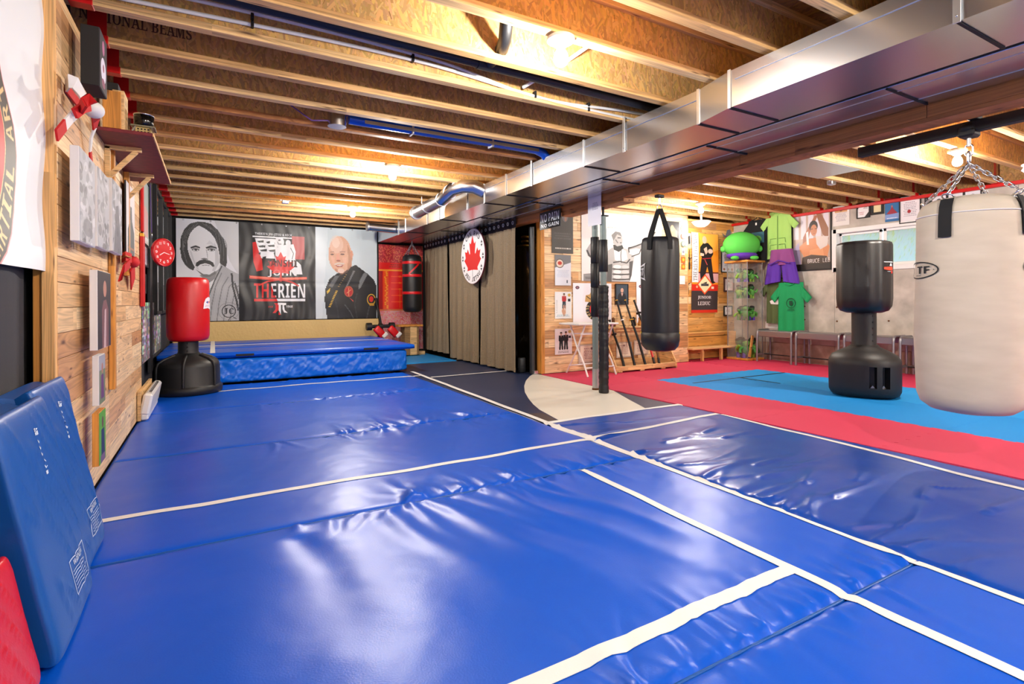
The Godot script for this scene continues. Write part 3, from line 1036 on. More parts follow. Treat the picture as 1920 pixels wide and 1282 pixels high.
	for k in 2:
		var t := thing("white_cable", ["lower white plastic tube clipped along a joist web", "upper white plastic tube clipped along a joist web"][k], "cable", Vector3(0, y, -3.0), "white tubes along the joist")
		var dy := 0.055 * k
		var p := []
		for i in 24:
			var x := -0.55 + i * 0.165
			var sag := 0.02 * sin(x * 1.7 + k) - 0.035 * smoothstep(1.2, 2.2, x)
			var join := dy * (1.0 - 0.85 * smoothstep(1.3, 2.1, x) + 0.6 * smoothstep(2.3, 3.0, x))
			p.append(Vector3(x, join + sag, -0.335))
		part(t, "tube", MB.new().tube(p, 0.012, 8).mesh(), M.white)
		for x in [0.2, 1.15, 2.1, 2.6]:
			part(t, "clip", MB.new().box(Vector3(0.016, 0.03, 0.04), Vector3(x, dy * 0.6 + 0.02 * sin(x * 1.7 + k) - 0.035 * smoothstep(1.2, 2.2, x), -0.335), Basis.IDENTITY, 0.003).mesh(), M.black)
	var st := thing("white_stub", "thin white tube slanting through the joist beside the bulb", "tube", Vector3(2.08, 2.68, -2.85))
	part(st, "tube", MB.new().tube([Vector3(0.12, 0.12, 0.32), Vector3(0.0, 0.02, -0.05), Vector3(-0.1, -0.03, -0.45)], 0.013, 8).mesh(), M.white)
	# sheet between joists on the right side
	solo("joist_panning", "flat galvanized sheet closing the gap between two joists", "duct", MB.new().box(Vector3(1.9, 0.006, 0.5), Vector3.ZERO, Basis.IDENTITY, 0.001).mesh(), M.galv_edge, Vector3(5.5, 2.572, -3.49))
	var tr := thing("track_rail", "black steel trolley rail fixed under the beam", "rail", Vector3(4.25, 2.19, -0.45))
	part(tr, "rail", MB.new().box(Vector3(0.06, 0.07, 3.4), Vector3.ZERO, Basis.IDENTITY, 0.004).mesh(), M.black)
	for z in [-1.62, -1.0, 0.6]:
		part(tr, "bracket", MB.new().box(Vector3(0.12, 0.035, 0.05), Vector3(-0.04, 0.05, z), Basis.IDENTITY, 0.004).mesh(), M.stud_gold if z < -1.5 else M.black)
	for q in [[0.916, -8.268, "small dusty junction box on a far joist"], [6.724, -3.73, "small dusty junction box under a joist by the metal sheet"]]:
		var jb := thing("junction_box", q[2], "box", Vector3(q[0], 2.545, q[1]))
		part(jb, "body", boxm(Vector3(0.09, 0.05, 0.07), 0.008), M.galv_edge)
		part(jb, "lug", boxm(Vector3(0.14, 0.012, 0.03), 0.003), M.galv_edge, Vector3(0, 0.02, 0))

func lamps() -> void:
	var spots := [
		[Vector3(1.72, 2.578, -2.45), "bare lit bulb on a round white base beside the black drain elbow", 0.52],
		[Vector3(1.71, 2.578, -5.635), "bare lit bulb between joists before the blue wrapped pipe's end", 0.7],
		[Vector3(1.90, 2.578, -8.365), "bare lit bulb above the blue crash mat", 0.8],
		[Vector3(6.48, 2.578, -5.545), "bare lit bulb before the plank recess and its banner", 0.5],
		[Vector3(6.47, 2.578, -2.36), "bare lit bulb behind the big canvas bag's chains", 0.75],
		[Vector3(1.73, 2.578, 0.735), "bare lit bulb over the near end of the blue mats", 1.6],
		[Vector3(6.5, 2.578, 0.825), "bare lit bulb over the near end of the puzzle mats", 1.25]]
	var base := MB.new().lathe([Vector2(0.001, 0), Vector2(0.072, 0), Vector2(0.08, 0.006), Vector2(0.08, 0.022), Vector2(0.055, 0.034), Vector2(0.036, 0.05), Vector2(0.03, 0.056)], 28, Transform3D(Basis(Vector3.RIGHT, PI), Vector3.ZERO)).mesh()
	var bulb := MB.new().lathe([Vector2(0.001, -0.078), Vector2(0.018, -0.075), Vector2(0.034, -0.064), Vector2(0.042, -0.046), Vector2(0.043, -0.028), Vector2(0.036, 0.0), Vector2(0.023, 0.022), Vector2(0.018, 0.04)], 24).mesh()
	for s in spots:
		var t := thing("bulb_lamp", s[1], "lamp", s[0])
		part(t, "base", base, M.white_gloss)
		part(t, "bulb", bulb, M.bulb, Vector3(0, -0.09, 0))
		var l := OmniLight3D.new()
		l.name = "light"
		l.light_color = Color(1.0, 0.97, 0.93)
		l.light_energy = LAMP * s[2]
		l.light_size = 0.03
		l.omni_range = 30.0
		l.omni_attenuation = 2.0
		l.shadow_enabled = true
		l.position = Vector3(0, -0.11, 0)
		t.add_child(l)
	# domed lamp in the corner
	var t := thing("dome_lamp", "shallow frosted dome lamp lit beside the plank partition's end", "lamp", Vector3(7.46, 2.57, -6.38))
	part(t, "stem", MB.new().tube([Vector3(0, 0.02, 0), Vector3(0, -0.09, 0)], 0.02, 12).mesh(), M.white_gloss)
	part(t, "pan", MB.new().lathe([Vector2(0.001, -0.07), Vector2(0.16, -0.09), Vector2(0.165, -0.105)], 28).mesh(), M.white_gloss)
	var gl := mat(Color(1, 0.98, 0.94), 0.3)
	gl.emission_enabled = true
	gl.emission = Color(1, 0.95, 0.88)
	gl.emission_energy_multiplier = 3.0
	part(t, "shade", MB.new().lathe([Vector2(0.001, -0.19), Vector2(0.06, -0.184), Vector2(0.11, -0.162), Vector2(0.14, -0.13), Vector2(0.15, -0.106)], 28).mesh(), gl)
	var l := OmniLight3D.new()
	l.name = "light"
	l.light_color = Color(1.0, 0.97, 0.94)
	l.light_energy = LAMP * 0.2
	l.light_size = 0.05
	l.omni_range = 30.0
	l.shadow_enabled = true
	l.position = Vector3(0, -0.22, 0)
	t.add_child(l)
	# unlit glass lamp by the right wall
	var u := thing("glass_lamp", "small unlit white glass lamp on a joist by the red sill", "lamp", Vector3(7.83, 2.575, -2.2))
	part(u, "base", base, M.white_gloss)
	part(u, "shade", MB.new().lathe([Vector2(0.001, -0.11), Vector2(0.05, -0.1), Vector2(0.08, -0.07), Vector2(0.06, -0.03), Vector2(0.03, -0.01)], 24).mesh(), M.white_gloss)

# ---- mats: each panel is a padded sheet with folds running into its seams
var panels := []
var swell := FastNoiseLite.new()

func add_panel(x0: float, x1: float, z0: float, z1: float, folds: Array) -> Dictionary:
	var p := {"x0": x0, "x1": x1, "z0": z0, "z1": z1, "folds": folds}
	panels.append(p)
	return p

# a fold: start x, z; direction; length; half width; height
func panel_h(p: Dictionary, x: float, z: float) -> float:
	var e := minf(minf(x - p.x0, p.x1 - x), minf(z - p.z0, p.z1 - z))
	var h := -0.016 * exp(-maxf(e, 0.0) / 0.018) + swell.get_noise_2d(x * 100.0, z * 100.0) * 0.006 + swell.get_noise_2d(x * 430.0 + 77.0, z * 430.0) * 0.0009
	for f: PackedFloat32Array in p.folds:
		var dx := x - f[0]
		var dz := z - f[1]
		var s := dx * f[2] + dz * f[3]
		if s < -0.03 or s > f[4]:
			continue
		var q := dx * f[3] - dz * f[2] + 0.012 * sin(s * 9.0 + f[0] * 40.0)
		var wd := f[5] * (1.0 + s / f[4])
		if absf(q) > 3.0 * wd:
			continue
		var t := clampf(s / f[4], 0.0, 1.0)
		h += f[6] * exp(-q * q / (wd * wd)) * (1.0 - t) * smoothstep(-0.03, 0.02, s)
	return h

func mat_h(x: float, z: float) -> float:
	for p in panels:
		if x >= p.x0 and x <= p.x1 and z >= p.z0 and z <= p.z1:
			return panel_h(p, x, z)
	return -0.004

func seam_folds(rg: RandomNumberGenerator, x0: float, x1: float, z: float, dir: float, cnt: int, lmin: float, lmax: float, hmax: float) -> Array:
	var o := []
	for k in cnt:
		var a := rg.randfn(0.0, 0.3)
		o.append(PackedFloat32Array([rg.randf_range(x0, x1), z, sin(a), cos(a) * dir, rg.randf_range(lmin, lmax), rg.randf_range(0.012, 0.026), rg.randf_range(0.4, 1.0) * hmax * (1.0 if rg.randf() < 0.7 else -0.7)]))
	return o

func panel_mesh(p: Dictionary, step: float) -> ArrayMesh:
	var nx := maxi(2, ceili((p.x1 - p.x0) / step))
	var nz := maxi(2, ceili((p.z1 - p.z0) / step))
	var m := MB.new()
	m.sheet(nx, nz, func(u: float, v: float) -> Vector3:
		var x := lerpf(p.x0, p.x1, u)
		var z := lerpf(p.z0, p.z1, v)
		return Vector3(x, panel_h(p, x, z), z))
	var mid := Vector3((p.x0 + p.x1) / 2, -0.03, (p.z0 + p.z1) / 2)
	var y0 := -0.056
	var y1 := -0.014
	for q in [[p.x0, p.z0, p.x1, p.z0], [p.x1, p.z0, p.x1, p.z1], [p.x1, p.z1, p.x0, p.z1], [p.x0, p.z1, p.x0, p.z0]]:
		m.face([Vector3(q[0], y0, q[1]), Vector3(q[2], y0, q[3]), Vector3(q[2], y1, q[3]), Vector3(q[0], y1, q[1])], mid)
	return m.mesh()

func tape(called: String, label: String, pts: Array, wd: float, m: Material, group := "") -> void:
	var p := []
	for k in pts.size() - 1:
		var a: Vector2 = pts[k]
		var b: Vector2 = pts[k + 1]
		var c := maxi(2, ceili(a.distance_to(b) / 0.03))
		for i in c + (1 if k == pts.size() - 2 else 0):
			p.append(a.lerp(b, float(i) / c))
	var mb := MB.new()
	var nv := p.size() - 1
	mb.sheet(4, nv, func(u: float, v: float) -> Vector3:
		var k := mini(roundi(v * nv), nv)
		var q: Vector2 = p[k]
		var d: Vector2 = (p[mini(k + 1, nv)] - p[maxi(k - 1, 0)]).normalized()
		var s := Vector2(-d.y, d.x) * (0.5 - u) * -wd
		var w := q + s + Vector2(0.003 * sin(k * 0.17), 0.003 * sin(k * 0.11 + 1.0))
		return Vector3(w.x, mat_h(w.x, w.y) + 0.0022, w.y), 0.0015)
	solo(called, label, "tape", mb.mesh(), m, Vector3.ZERO, group)

func floor_mats() -> void:
	swell.seed = 4
	swell.frequency = 0.012
	swell.fractal_octaves = 2
	var rg := RandomNumberGenerator.new()
	rg.seed = 19
	var zs := [2.15, 0.6, -1.07, -2.75, -4.47, -6.2, -7.93]
	var names := ["blue vinyl floor mat against the closing wall", "blue vinyl floor mat crossed by one wide white band across", "blue vinyl floor mat with long diagonal creases beside the leaning pads", "blue vinyl floor mat crossed by the full-width white line", "blue vinyl floor mat with many small puckers beside the white wall unit", "blue vinyl floor mat in front of the raised crash mat"]
	for k in 6:
		var z1: float = zs[k]
		var z0: float = zs[k + 1]
		var f := []
		var dens := [0, 20, 40, 46, 46, 20]
		f.append_array(seam_folds(rg, 0.9, 2.5, z1 - 0.01, -1.0, dens[k], 0.10, 0.5, 0.013))
		f.append_array(seam_folds(rg, 0.3, 2.5, z0 + 0.01, 1.0, dens[k], 0.08, 0.42, 0.013))
		if k == 2:
			for q in [[1.0, -2.72, 0.28, 0.95, 1.4, 0.045, 0.020], [1.35, -2.72, 0.30, 0.95, 1.6, 0.04, 0.018], [1.7, -2.7, 0.2, 0.97, 1.2, 0.035, 0.014], [0.75, -2.7, 0.22, 0.97, 1.3, 0.05, 0.018], [0.35, -2.6, 0.1, 0.99, 1.2, 0.06, -0.012], [1.15, -2.72, 0.33, 0.94, 1.2, 0.03, -0.012], [1.55, -2.72, 0.36, 0.93, 1.3, 0.03, 0.013], [0.9, -2.72, 0.15, 0.98, 0.8, 0.03, 0.012]]:
				f.append(PackedFloat32Array(q))
		if k == 4:
			for q in [[1.25, -4.5, 0.05, -0.99, 0.8, 0.03, 0.012], [1.6, -4.5, 0.1, -0.99, 1.0, 0.03, 0.014], [2.1, -4.5, -0.25, -0.96, 0.9, 0.03, 0.012], [1.0, -4.5, -0.2, -0.97, 0.7, 0.035, 0.010]]:
				f.append(PackedFloat32Array(q))
		var p := add_panel(XL + 0.006, 2.56, z0, z1, f)
		var o := solo("floor_mat", names[k], "mat", panel_mesh(p, 0.018 if k in [1, 2, 3, 4] else 0.03), M.blue, Vector3.ZERO, "blue vinyl mats in a row")
		# dark welt along the seam
		part(o, "seam_welt", MB.new().tube([Vector3(XL + 0.01, -0.012, z0), Vector3(2.55, -0.012, z0)], 0.006, 6).mesh(), M.pad_blue)
	# mat between the long line and the puzzle mats
	var f2 := []
	for k in 80:
		var a := rg.randfn(0.0, 0.22)
		f2.append(PackedFloat32Array([2.57 if rg.randf() < 0.6 else rg.randf_range(2.6, 3.6), rg.randf_range(-3.8, 0.5), cos(a), sin(a), rg.randf_range(0.25, 1.0), rg.randf_range(0.012, 0.026), rg.randf_range(0.005, 0.013)]))
	var p2 := add_panel(2.562, 4.24, -3.93, 2.15, f2)
	solo("floor_mat", "darker blue wrinkled vinyl mat bordering the red puzzle mats", "mat", panel_mesh(p2, 0.019), M.blue2)
	# white lines
	var long := [Vector2(2.69, -7.9), Vector2(2.577, -3.27), Vector2(2.52, -1.08), Vector2(2.50, 1.8)]
	tape("white_line", "long straight white line along the blue mats towards the crash mat", long, 0.055, M.tape)
	tape("white_line", "white line crossing the whole width of the blue mats and on to the puzzle mats", [Vector2(-0.60, -3.27), Vector2(2.57, -3.274), Vector2(4.19, -3.40)], 0.05, M.tape)
	tape("white_line", "white line parallel to the long line that stops at a mat seam", [Vector2(2.052, -2.72), Vector2(2.016, -1.29), Vector2(2.0, 0.2), Vector2(1.99, 1.6)], 0.05, M.tape)
	tape("white_line", "broad white band across one blue mat ending at the shorter lengthwise line", [Vector2(-0.58, -1.262), Vector2(0.78, -1.263), Vector2(2.01, -1.285)], 0.062, M.tape)
	tape("white_line", "white line along the darker mat next to the red puzzle mats", [Vector2(4.2, -3.36), Vector2(4.10, -2.2), Vector2(3.993, -1.158), Vector2(3.9, 0.3), Vector2(3.85, 1.8)], 0.045, M.tape)
	tape("white_line", "white band at the edge of the cream circle mat", [Vector2(2.60, -3.925), Vector2(4.24, -3.905)], 0.07, M.tape)
	tape("white_line", "white line just in front of the raised crash mat", [Vector2(-0.03, -7.36), Vector2(2.66, -7.40)], 0.05, M.tape)
	# navy wrestling mat with a cream circle
	var wm := thing("wrestling_mat", "navy vinyl mat with a cream circle under the two posts", "mat", Vector3(0, 0, 0))
	part(wm, "body", MB.new().box(Vector3(1.66, 0.045, 5.0), Vector3(3.40, -0.0335, -6.44), Basis.IDENTITY, 0.006).mesh(), M.navy)
	part(wm, "circle", MB.new().prism(PackedVector2Array([Vector2(4.24, 6.78), Vector2(4.0, 6.53), Vector2(3.74, 6.2), Vector2(3.49, 5.83), Vector2(3.26, 5.43), Vector2(3.08, 5.05), Vector2(2.95, 4.74), Vector2(2.86, 4.48), Vector2(2.75, 3.96), Vector2(3.80, 3.94), Vector2(3.88, 4.13), Vector2(3.99, 4.40), Vector2(4.1, 4.65), Vector2(4.24, 4.96)]), 0.0, 0.0015, Transform3D(Basis(Vector3.RIGHT, -PI / 2), Vector3(0, -0.0112, 0))).mesh(), M.cream)
	part(wm, "brown_patch", MB.new().prism(PackedVector2Array([Vector2(2.64, 4.4), Vector2(2.80, 4.32), Vector2(2.735, 3.96), Vector2(2.60, 3.96)]), 0.0, 0.001, Transform3D(Basis(Vector3.RIGHT, -PI / 2), Vector3(0, -0.0112, 0))).mesh(), M.brown_mat)  # darker brown patch between the cream circle and the white band
	tape("white_line", "short white line across the navy mat in front of the curtain", [Vector2(2.72, -7.16), Vector2(4.12, -7.20)], 0.05, M.tape)
	solo("cyan_mat", "bright cyan foam mat on the floor before the first curtain panel", "mat", boxm(Vector3(1.15, 0.04, 1.75), 0.006), M.foam_cyan, Vector3(3.40, -0.035, -9.98))
	# puzzle mats
	var cs := [4.25, 5.30, 6.39, 7.48, 8.57, XR - 0.01]
	var rs := [ZR + 0.02, -6.39, -5.30, -4.21, -3.12, -2.03, -0.94, 0.15, 1.24, 2.15]
	for i in cs.size() - 1:
		for j in rs.size() - 1:
			if j == 0 and (i < 2 or cs[i] < 7.3):
				continue
			var blue: bool = (i == 1 or i == 2) and j >= 2
			var x0: float = cs[i]
			var x1: float = cs[i + 1]
			var z0: float = rs[j]
			var z1: float = rs[j + 1]
			if j == 1 and i < 3:
				z0 = ZP + 0.01
			var poly := PackedVector2Array()
			poly.append_array(tooth(Vector2(x0, z0), Vector2(x1, z0), j > 1))
			poly.append_array(tooth(Vector2(x1, z0), Vector2(x1, z1), i < cs.size() - 2))
			var back := tooth(Vector2(x0, z1), Vector2(x1, z1), j < rs.size() - 2)
			back.reverse()
			poly.append_array(back)
			var left := tooth(Vector2(x0, z0), Vector2(x0, z1), i > 0)
			left.reverse()
			poly.append_array(left)
			# drop repeated points
			var clean := PackedVector2Array()
			for q in poly:
				if clean.is_empty() or clean[-1].distance_to(q) > 0.0005:
					clean.append(q)
			if clean[0].distance_to(clean[-1]) < 0.0005:
				clean.remove_at(clean.size() - 1)
			var flip := PackedVector2Array()
			for q in clean:
				flip.append(Vector2(q.x, -q.y))
			var mm: Material = (M.foam_blue if blue else M.foam_red)[(i * 7 + j * 3) % 3]
			var mesh := MB.new().prism(flip, -0.03, 0.0, Transform3D(Basis(Vector3.RIGHT, -PI / 2), Vector3(0, -0.006 + 0.0006 * ((i * 5 + j * 3) % 4), 0))).mesh()
			var lab := "blue foam puzzle tile beside the red strip by the dark blue mat" if i == 1 else "blue foam puzzle tile beside the red strip under the metal benches"
			if not blue:
				lab = ["red foam puzzle tile edging the dark blue wrinkled mat", "red foam puzzle tile at the foot of the sword rack", "red foam puzzle tile at the foot of the plank partition's end", "red foam puzzle tile just in front of the metal benches", "narrow red foam puzzle tile under the metal benches"][i]
				if i >= 3 and j < 2:
					lab = "red foam puzzle tile in the corner by the glass cabinet"
				elif i == 0 and j < 3:
					lab = "red foam puzzle tile by the folding table and posts"
			elif j == 2:
				lab = "blue foam puzzle tile of the row nearest the plank partition"
			solo("puzzle_mat", lab, "mat", mesh, mm, Vector3.ZERO, "blue foam puzzle tiles" if blue else "red foam puzzle tiles")
	for q in [[5.5, 7.46, -4.86, -4.83, "black tape strip across the far blue puzzle tiles"], [6.425, 6.455, -4.83, -4.24, "short black tape strip branching from the longer one"]]:
		solo("black_tape", q[4], "tape", boxm(Vector3(q[1] - q[0], 0.002, q[3] - q[2]), 0.0), M.black, Vector3((q[0] + q[1]) / 2, -0.0028, (q[2] + q[3]) / 2))

func tooth(a: Vector2, b: Vector2, on: bool) -> PackedVector2Array:
	var p := PackedVector2Array([a])
	if on:
		var d := (b - a).normalized()
		var s := Vector2(-d.y, d.x)
		var cnt := 12
		var l := a.distance_to(b)
		var st := l / cnt
		for k in cnt:
			var o := 0.011 if k % 2 == 0 else -0.011
			var f := 0.12
			if k > 0:
				p.append(a + d * st * (k - f) + s * o)
			p.append(a + d * st * (k + (f if k > 0 else 0.5)) + s * o)
			p.append(a + d * st * (k + 1.0 - (f if k < cnt - 1 else 0.5)) + s * o)
			if k < cnt - 1:
				p.append(a + d * st * (k + 1.0 + f) + s * o)
	p.append(b)
	return p

# ---- pictures on walls
const FACE_R := Basis(Vector3(0, 0, -1), Vector3(0, 1, 0), Vector3(1, 0, 0))   # on the left wall, looking along +x
const FACE_L := Basis(Vector3(0, 0, 1), Vector3(0, 1, 0), Vector3(-1, 0, 0))   # on the right wall
const FACE_Z := Basis(Vector3(1, 0, 0), Vector3(0, 1, 0), Vector3(0, 0, 1))

# rectangle from picture columns u0..u1 and rows vt..vb (taken at the middle column) on a wall plane: [centre, width, height]
func on_x(u0: float, u1: float, vt: float, vb: float, x: float) -> Array:
	var a := at_x(u0, (vt + vb) / 2, x)
	var b := at_x(u1, (vt + vb) / 2, x)
	var t := at_x((u0 + u1) / 2, vt, x)
	var e := at_x((u0 + u1) / 2, vb, x)
	return [Vector3(x, (t.y + e.y) / 2, (a.z + b.z) / 2), absf(a.z - b.z), t.y - e.y]

func on_z(u0: float, u1: float, vt: float, vb: float, z: float) -> Array:
	var a := at_z(u0, (vt + vb) / 2, z)
	var b := at_z(u1, (vt + vb) / 2, z)
	var t := at_z((u0 + u1) / 2, vt, z)
	var e := at_z((u0 + u1) / 2, vb, z)
	return [Vector3((a.x + b.x) / 2, (t.y + e.y) / 2, z), absf(a.x - b.x), t.y - e.y]

# plain sheet of paper
func sheet_picture(called: String, label: String, cat: String, r: Array, b: Basis, t: Texture2D, group := "") -> void:
	solo(called, label, cat, MB.new().card(r[1], r[2], 0.003).mesh(), print_mat(t), r[0] + b.z * 0.006, group, b)

# stretched canvas block with pale sides
func canvas_picture(called: String, label: String, r: Array, b: Basis, t: Texture2D, depth: float, side: Material, group := "") -> void:
	var o := thing(called, label, "picture", r[0] + b.z * (depth / 2 + 0.003), group, b)
	part(o, "block", boxm(Vector3(r[1], r[2], depth), 0.002), side)
	part(o, "print", MB.new().card(r[1] - 0.006, r[2] - 0.006, 0.002).mesh(), print_mat(t), Vector3(0, 0, depth / 2 + 0.001))

func framed_picture(called: String, label: String, r: Array, b: Basis, t: Texture2D, fw: float, fm: Material, group := "", glass := false) -> void:
	var o := thing(called, label, "picture", r[0] + b.z * 0.012, group, b)
	var w: float = r[1]
	var h: float = r[2]
	var m := MB.new()
	m.box(Vector3(w, fw, 0.02), Vector3(0, h / 2 - fw / 2, 0), Basis.IDENTITY, 0.002)
	m.box(Vector3(w, fw, 0.02), Vector3(0, -h / 2 + fw / 2, 0), Basis.IDENTITY, 0.002)
	m.box(Vector3(fw, h - fw * 2, 0.02), Vector3(w / 2 - fw / 2, 0, 0), Basis.IDENTITY, 0.002)
	m.box(Vector3(fw, h - fw * 2, 0.02), Vector3(-w / 2 + fw / 2, 0, 0), Basis.IDENTITY, 0.002)
	part(o, "frame", m.mesh(), fm)
	part(o, "print", MB.new().card(w - fw * 1.9, h - fw * 1.9, 0.004).mesh(), print_mat(t, 0.35 if glass else 0.6), Vector3(0, 0, -0.002))

# stuffed block: w x h x t with rounded edges; creased: fine crackle all over, else soft dents and a few long folds
var stuffing := FastNoiseLite.new()
var dents := FastNoiseLite.new()

func cushion_point(w: float, h: float, t: float, p: float, puck: float, seed: int, creased: bool, a: float, b: float, s: float) -> Vector3:
	var f := pow(maxf(1.0 - pow(absf(a), p), 0.0), 1.0 / p) * pow(maxf(1.0 - pow(absf(b), p), 0.0), 1.0 / p)
	var inset := 1.0 - 0.5 * t / maxf(w, h) * (1.0 - f)
	var k := 0.0
	if puck > 0.0:
		var o := seed * 37.0
		if creased:
			k = stuffing.get_noise_2d(a * w * 260.0 + o, b * h * 260.0 + s * 300.0) + 0.5 * stuffing.get_noise_2d(a * w * 700.0 + b * h * 500.0 + o, b * h * 150.0)
		else:
			var q := dents.get_noise_2d(a * w * 200.0 + b * h * 140.0 + o, b * h * 40.0 - a * w * 30.0)
			var mid := smoothstep(1.0, 0.72, absf(a)) * smoothstep(1.0, 0.72, absf(b))
			k = 0.6 * dents.get_noise_2d(a * w * 110.0 + o, b * h * 110.0 + s * 300.0) + mid * pow(maxf(1.0 - absf(q) * 4.0, 0.0), 2.0)
	return Vector3(a * w / 2 * inset, b * h / 2 * inset, s * (t / 2 * f + puck * f * k))

func cushion(w: float, h: float, t: float, nu: int, nv: int, p := 7.0, puck := 0.0, seed := 1, creased := false) -> MB:
	stuffing.frequency = 0.012
	stuffing.fractal_octaves = 3
	dents.frequency = 0.012
	dents.fractal_octaves = 1
	var m := MB.new()
	for s: float in [1.0, -1.0]:
		m.sheet(nu, nv, func(u: float, v: float) -> Vector3: return cushion_point(w, h, t, p, puck, seed, creased, -cos(PI * u) * s, cos(PI * v), s))
	return m

# print that lies on a cushion's face: centre and size in the face's metres
func cushion_mark(w: float, h: float, t: float, p: float, puck: float, seed: int, at: Vector2, sz: Vector2) -> ArrayMesh:
	return MB.new().sheet(14, 14, func(u: float, v: float) -> Vector3:
		var x := at.x + (u - 0.5) * sz.x
		var y := at.y + (0.5 - v) * sz.y
		return cushion_point(w, h, t, p, puck, seed, false, x * 2.0 / w, y * 2.0 / h, 1.0) + Vector3(0, 0, 0.0015)).mesh()

func left_side() -> void:
	# --- white banner with a round emblem, in front of black cloth
	solo("black_drape", "black cloth hanging behind the white emblem banner", "curtain", MB.new().sheet(60, 6, func(u: float, v: float) -> Vector3: return Vector3(XL - 0.085 + 0.012 * sin(u * 55.0) + 0.006 * sin(u * 21.0 + 4.0 * v), 2.56 - v * 2.57, lerpf(1.8, -3.04, u)), 0.003).mesh(), M.charcoal_cloth)
	var e := Art.new(1024, 760, Color(0.90, 0.91, 0.92))
	var cx := 0.414
	var cy := 0.676
	var rx := 0.292
	var ry := 0.372
	e.ell(cx, cy, rx, ry, Color(0.86, 0.55, 0.55))
	e.ell(cx, cy, rx * 0.985, ry * 0.985, Color(0.13, 0.11, 0.11))
	e.ell(cx, cy, rx * 0.76, ry * 0.76, Color(0.92, 0.80, 0.55))
	e.ell(cx, cy, rx * 0.745, ry * 0.745, Color(0.76, 0.10, 0.14))
	e.arc_text("MARTIAL ARTS", cx, cy, rx * 0.87, ry * 0.87, 1.15, -0.163, 0.032, 0.062, Color(0.85, 0.74, 0.50), true)
	e.soft(2)
	solo("emblem_banner", "white vinyl banner with a round black and red emblem lettered MARTIAL ARTS", "banner", MB.new().sheet(40, 30, func(u: float, v: float) -> Vector3:
		var zr := lerpf(-3.10, -3.37, v * v)
		return Vector3(XL - 0.045 + 0.010 * sin(u * 13.0 + v * 4.0) + 0.006 * sin(v * 17.0 + u * 5.0), 2.56 - v * 1.335, lerpf(-1.55, zr, u)), 0.002).mesh(), print_mat(e.tex(), 0.45))
	# --- two deep dark-sided blocks near the ceiling
	var a := Art.new(128, 256, Color(0.13, 0.08, 0.13))
	a.ell(0.5, 0.62, 0.36, 0.22, Color(0.86, 0.84, 0.90))
	a.ell(0.5, 0.22, 0.16, 0.13, Color(0.72, 0.40, 0.56))
	a.ell(0.5, 0.58, 0.10, 0.07, Color(0.55, 0.25, 0.35))
	a.ell(0.5, 0.85, 0.24, 0.08, Color(0.52, 0.26, 0.38))
	a.soft(2)
	canvas_picture("wall_block", "deep black-sided print with a pale disc under the joists by the knotted belt", on_x(149, 165, 60, 168, XL + 0.045), FACE_R, a.tex(), 0.075, M.dark)
	canvas_picture("wall_block", "smaller black-sided print above the maroon shelf's end", [Vector3(XL + 0.03, 2.31, -4.1), 0.16, 0.26], FACE_R, a.tex(), 0.075, M.dark)
	# --- white and red belt, knotted
	var belt := thing("knotted_belt", "white and red martial arts belt knotted on the plank wall", "belt", Vector3(XL + 0.05, 2.12, -3.55))
	var bo := Vector3(XL + 0.05, 2.12, -3.55)
	var bp := func(u: float, v: float, x: float) -> Vector3: return at_x(u, v, x) - bo
	part(belt, "loop", MB.new().band([bp.call(124, 160, -0.60), bp.call(130, 152, -0.57), bp.call(140, 155, -0.55), bp.call(150, 170, -0.54), bp.call(160, 190, -0.53)], Vector3(0, 1, 0.2), 0.06, 0.008).mesh(), M.white_cloth)
	part(belt, "underside", MB.new().band([bp.call(124, 164, -0.605), bp.call(140, 185, -0.60), bp.call(152, 198, -0.59)], Vector3(0, 1, 0.3), 0.045, 0.008).mesh(), M.red_cloth)
	part(belt, "knot", MB.new().ball(bp.call(176, 206, -0.52), Vector3(0.045, 0.04, 0.06), 16, 10).mesh(), M.white_cloth)
	part(belt, "knot_wrap", MB.new().band([bp.call(150, 206, -0.53), bp.call(158, 192, -0.50), bp.call(167, 186, -0.49), bp.call(172, 195, -0.48)], Vector3(0, 1, 0), 0.05, 0.012).mesh(), M.red_cloth)
	part(belt, "knot_wrap", MB.new().band([bp.call(140, 213, -0.54), bp.call(155, 202, -0.52), bp.call(168, 199, -0.51)], Vector3(0, 1, 0), 0.045, 0.012).mesh(), M.red_cloth)
	part(belt, "end_white", MB.new().band([bp.call(146, 208, -0.54), bp.call(134, 220, -0.56), bp.call(122, 234, -0.57)], Vector3(0, 0.7, 0.7), 0.05, 0.008).mesh(), M.white_cloth)
	part(belt, "end_red", MB.new().band([bp.call(122, 234, -0.57), bp.call(106, 254, -0.58)], Vector3(0, 0.7, 0.7), 0.052, 0.009).mesh(), M.red_cloth)
	part(belt, "tail_red", MB.new().band([bp.call(181, 212, -0.53), bp.call(180, 226, -0.55), bp.call(178, 240, -0.56)], Vector3(0, 0, 1), 0.05, 0.008).mesh(), M.red_cloth)
	part(belt, "tail_white", MB.new().band([bp.call(178, 240, -0.56), bp.call(171, 258, -0.58), bp.call(169, 284, -0.59)], Vector3(0, 0, 1), 0.035, 0.008).mesh(), M.white_cloth)
	part(belt, "tail_tip", MB.new().band([bp.call(169, 284, -0.59), bp.call(172, 312, -0.595)], Vector3(0, 0, 1), 0.04, 0.008).mesh(), M.red_cloth)
	# --- black and white canvases
	var rects := [[129, 160, 288, 457, "wide black and white canvas beside the plank wall's end stud"], [166, 189, 322, 466, "middle black and white canvas of the three overlapping ones"], [196, 215, 343, 474, "narrow black and white canvas under the maroon shelf's bracket"]]
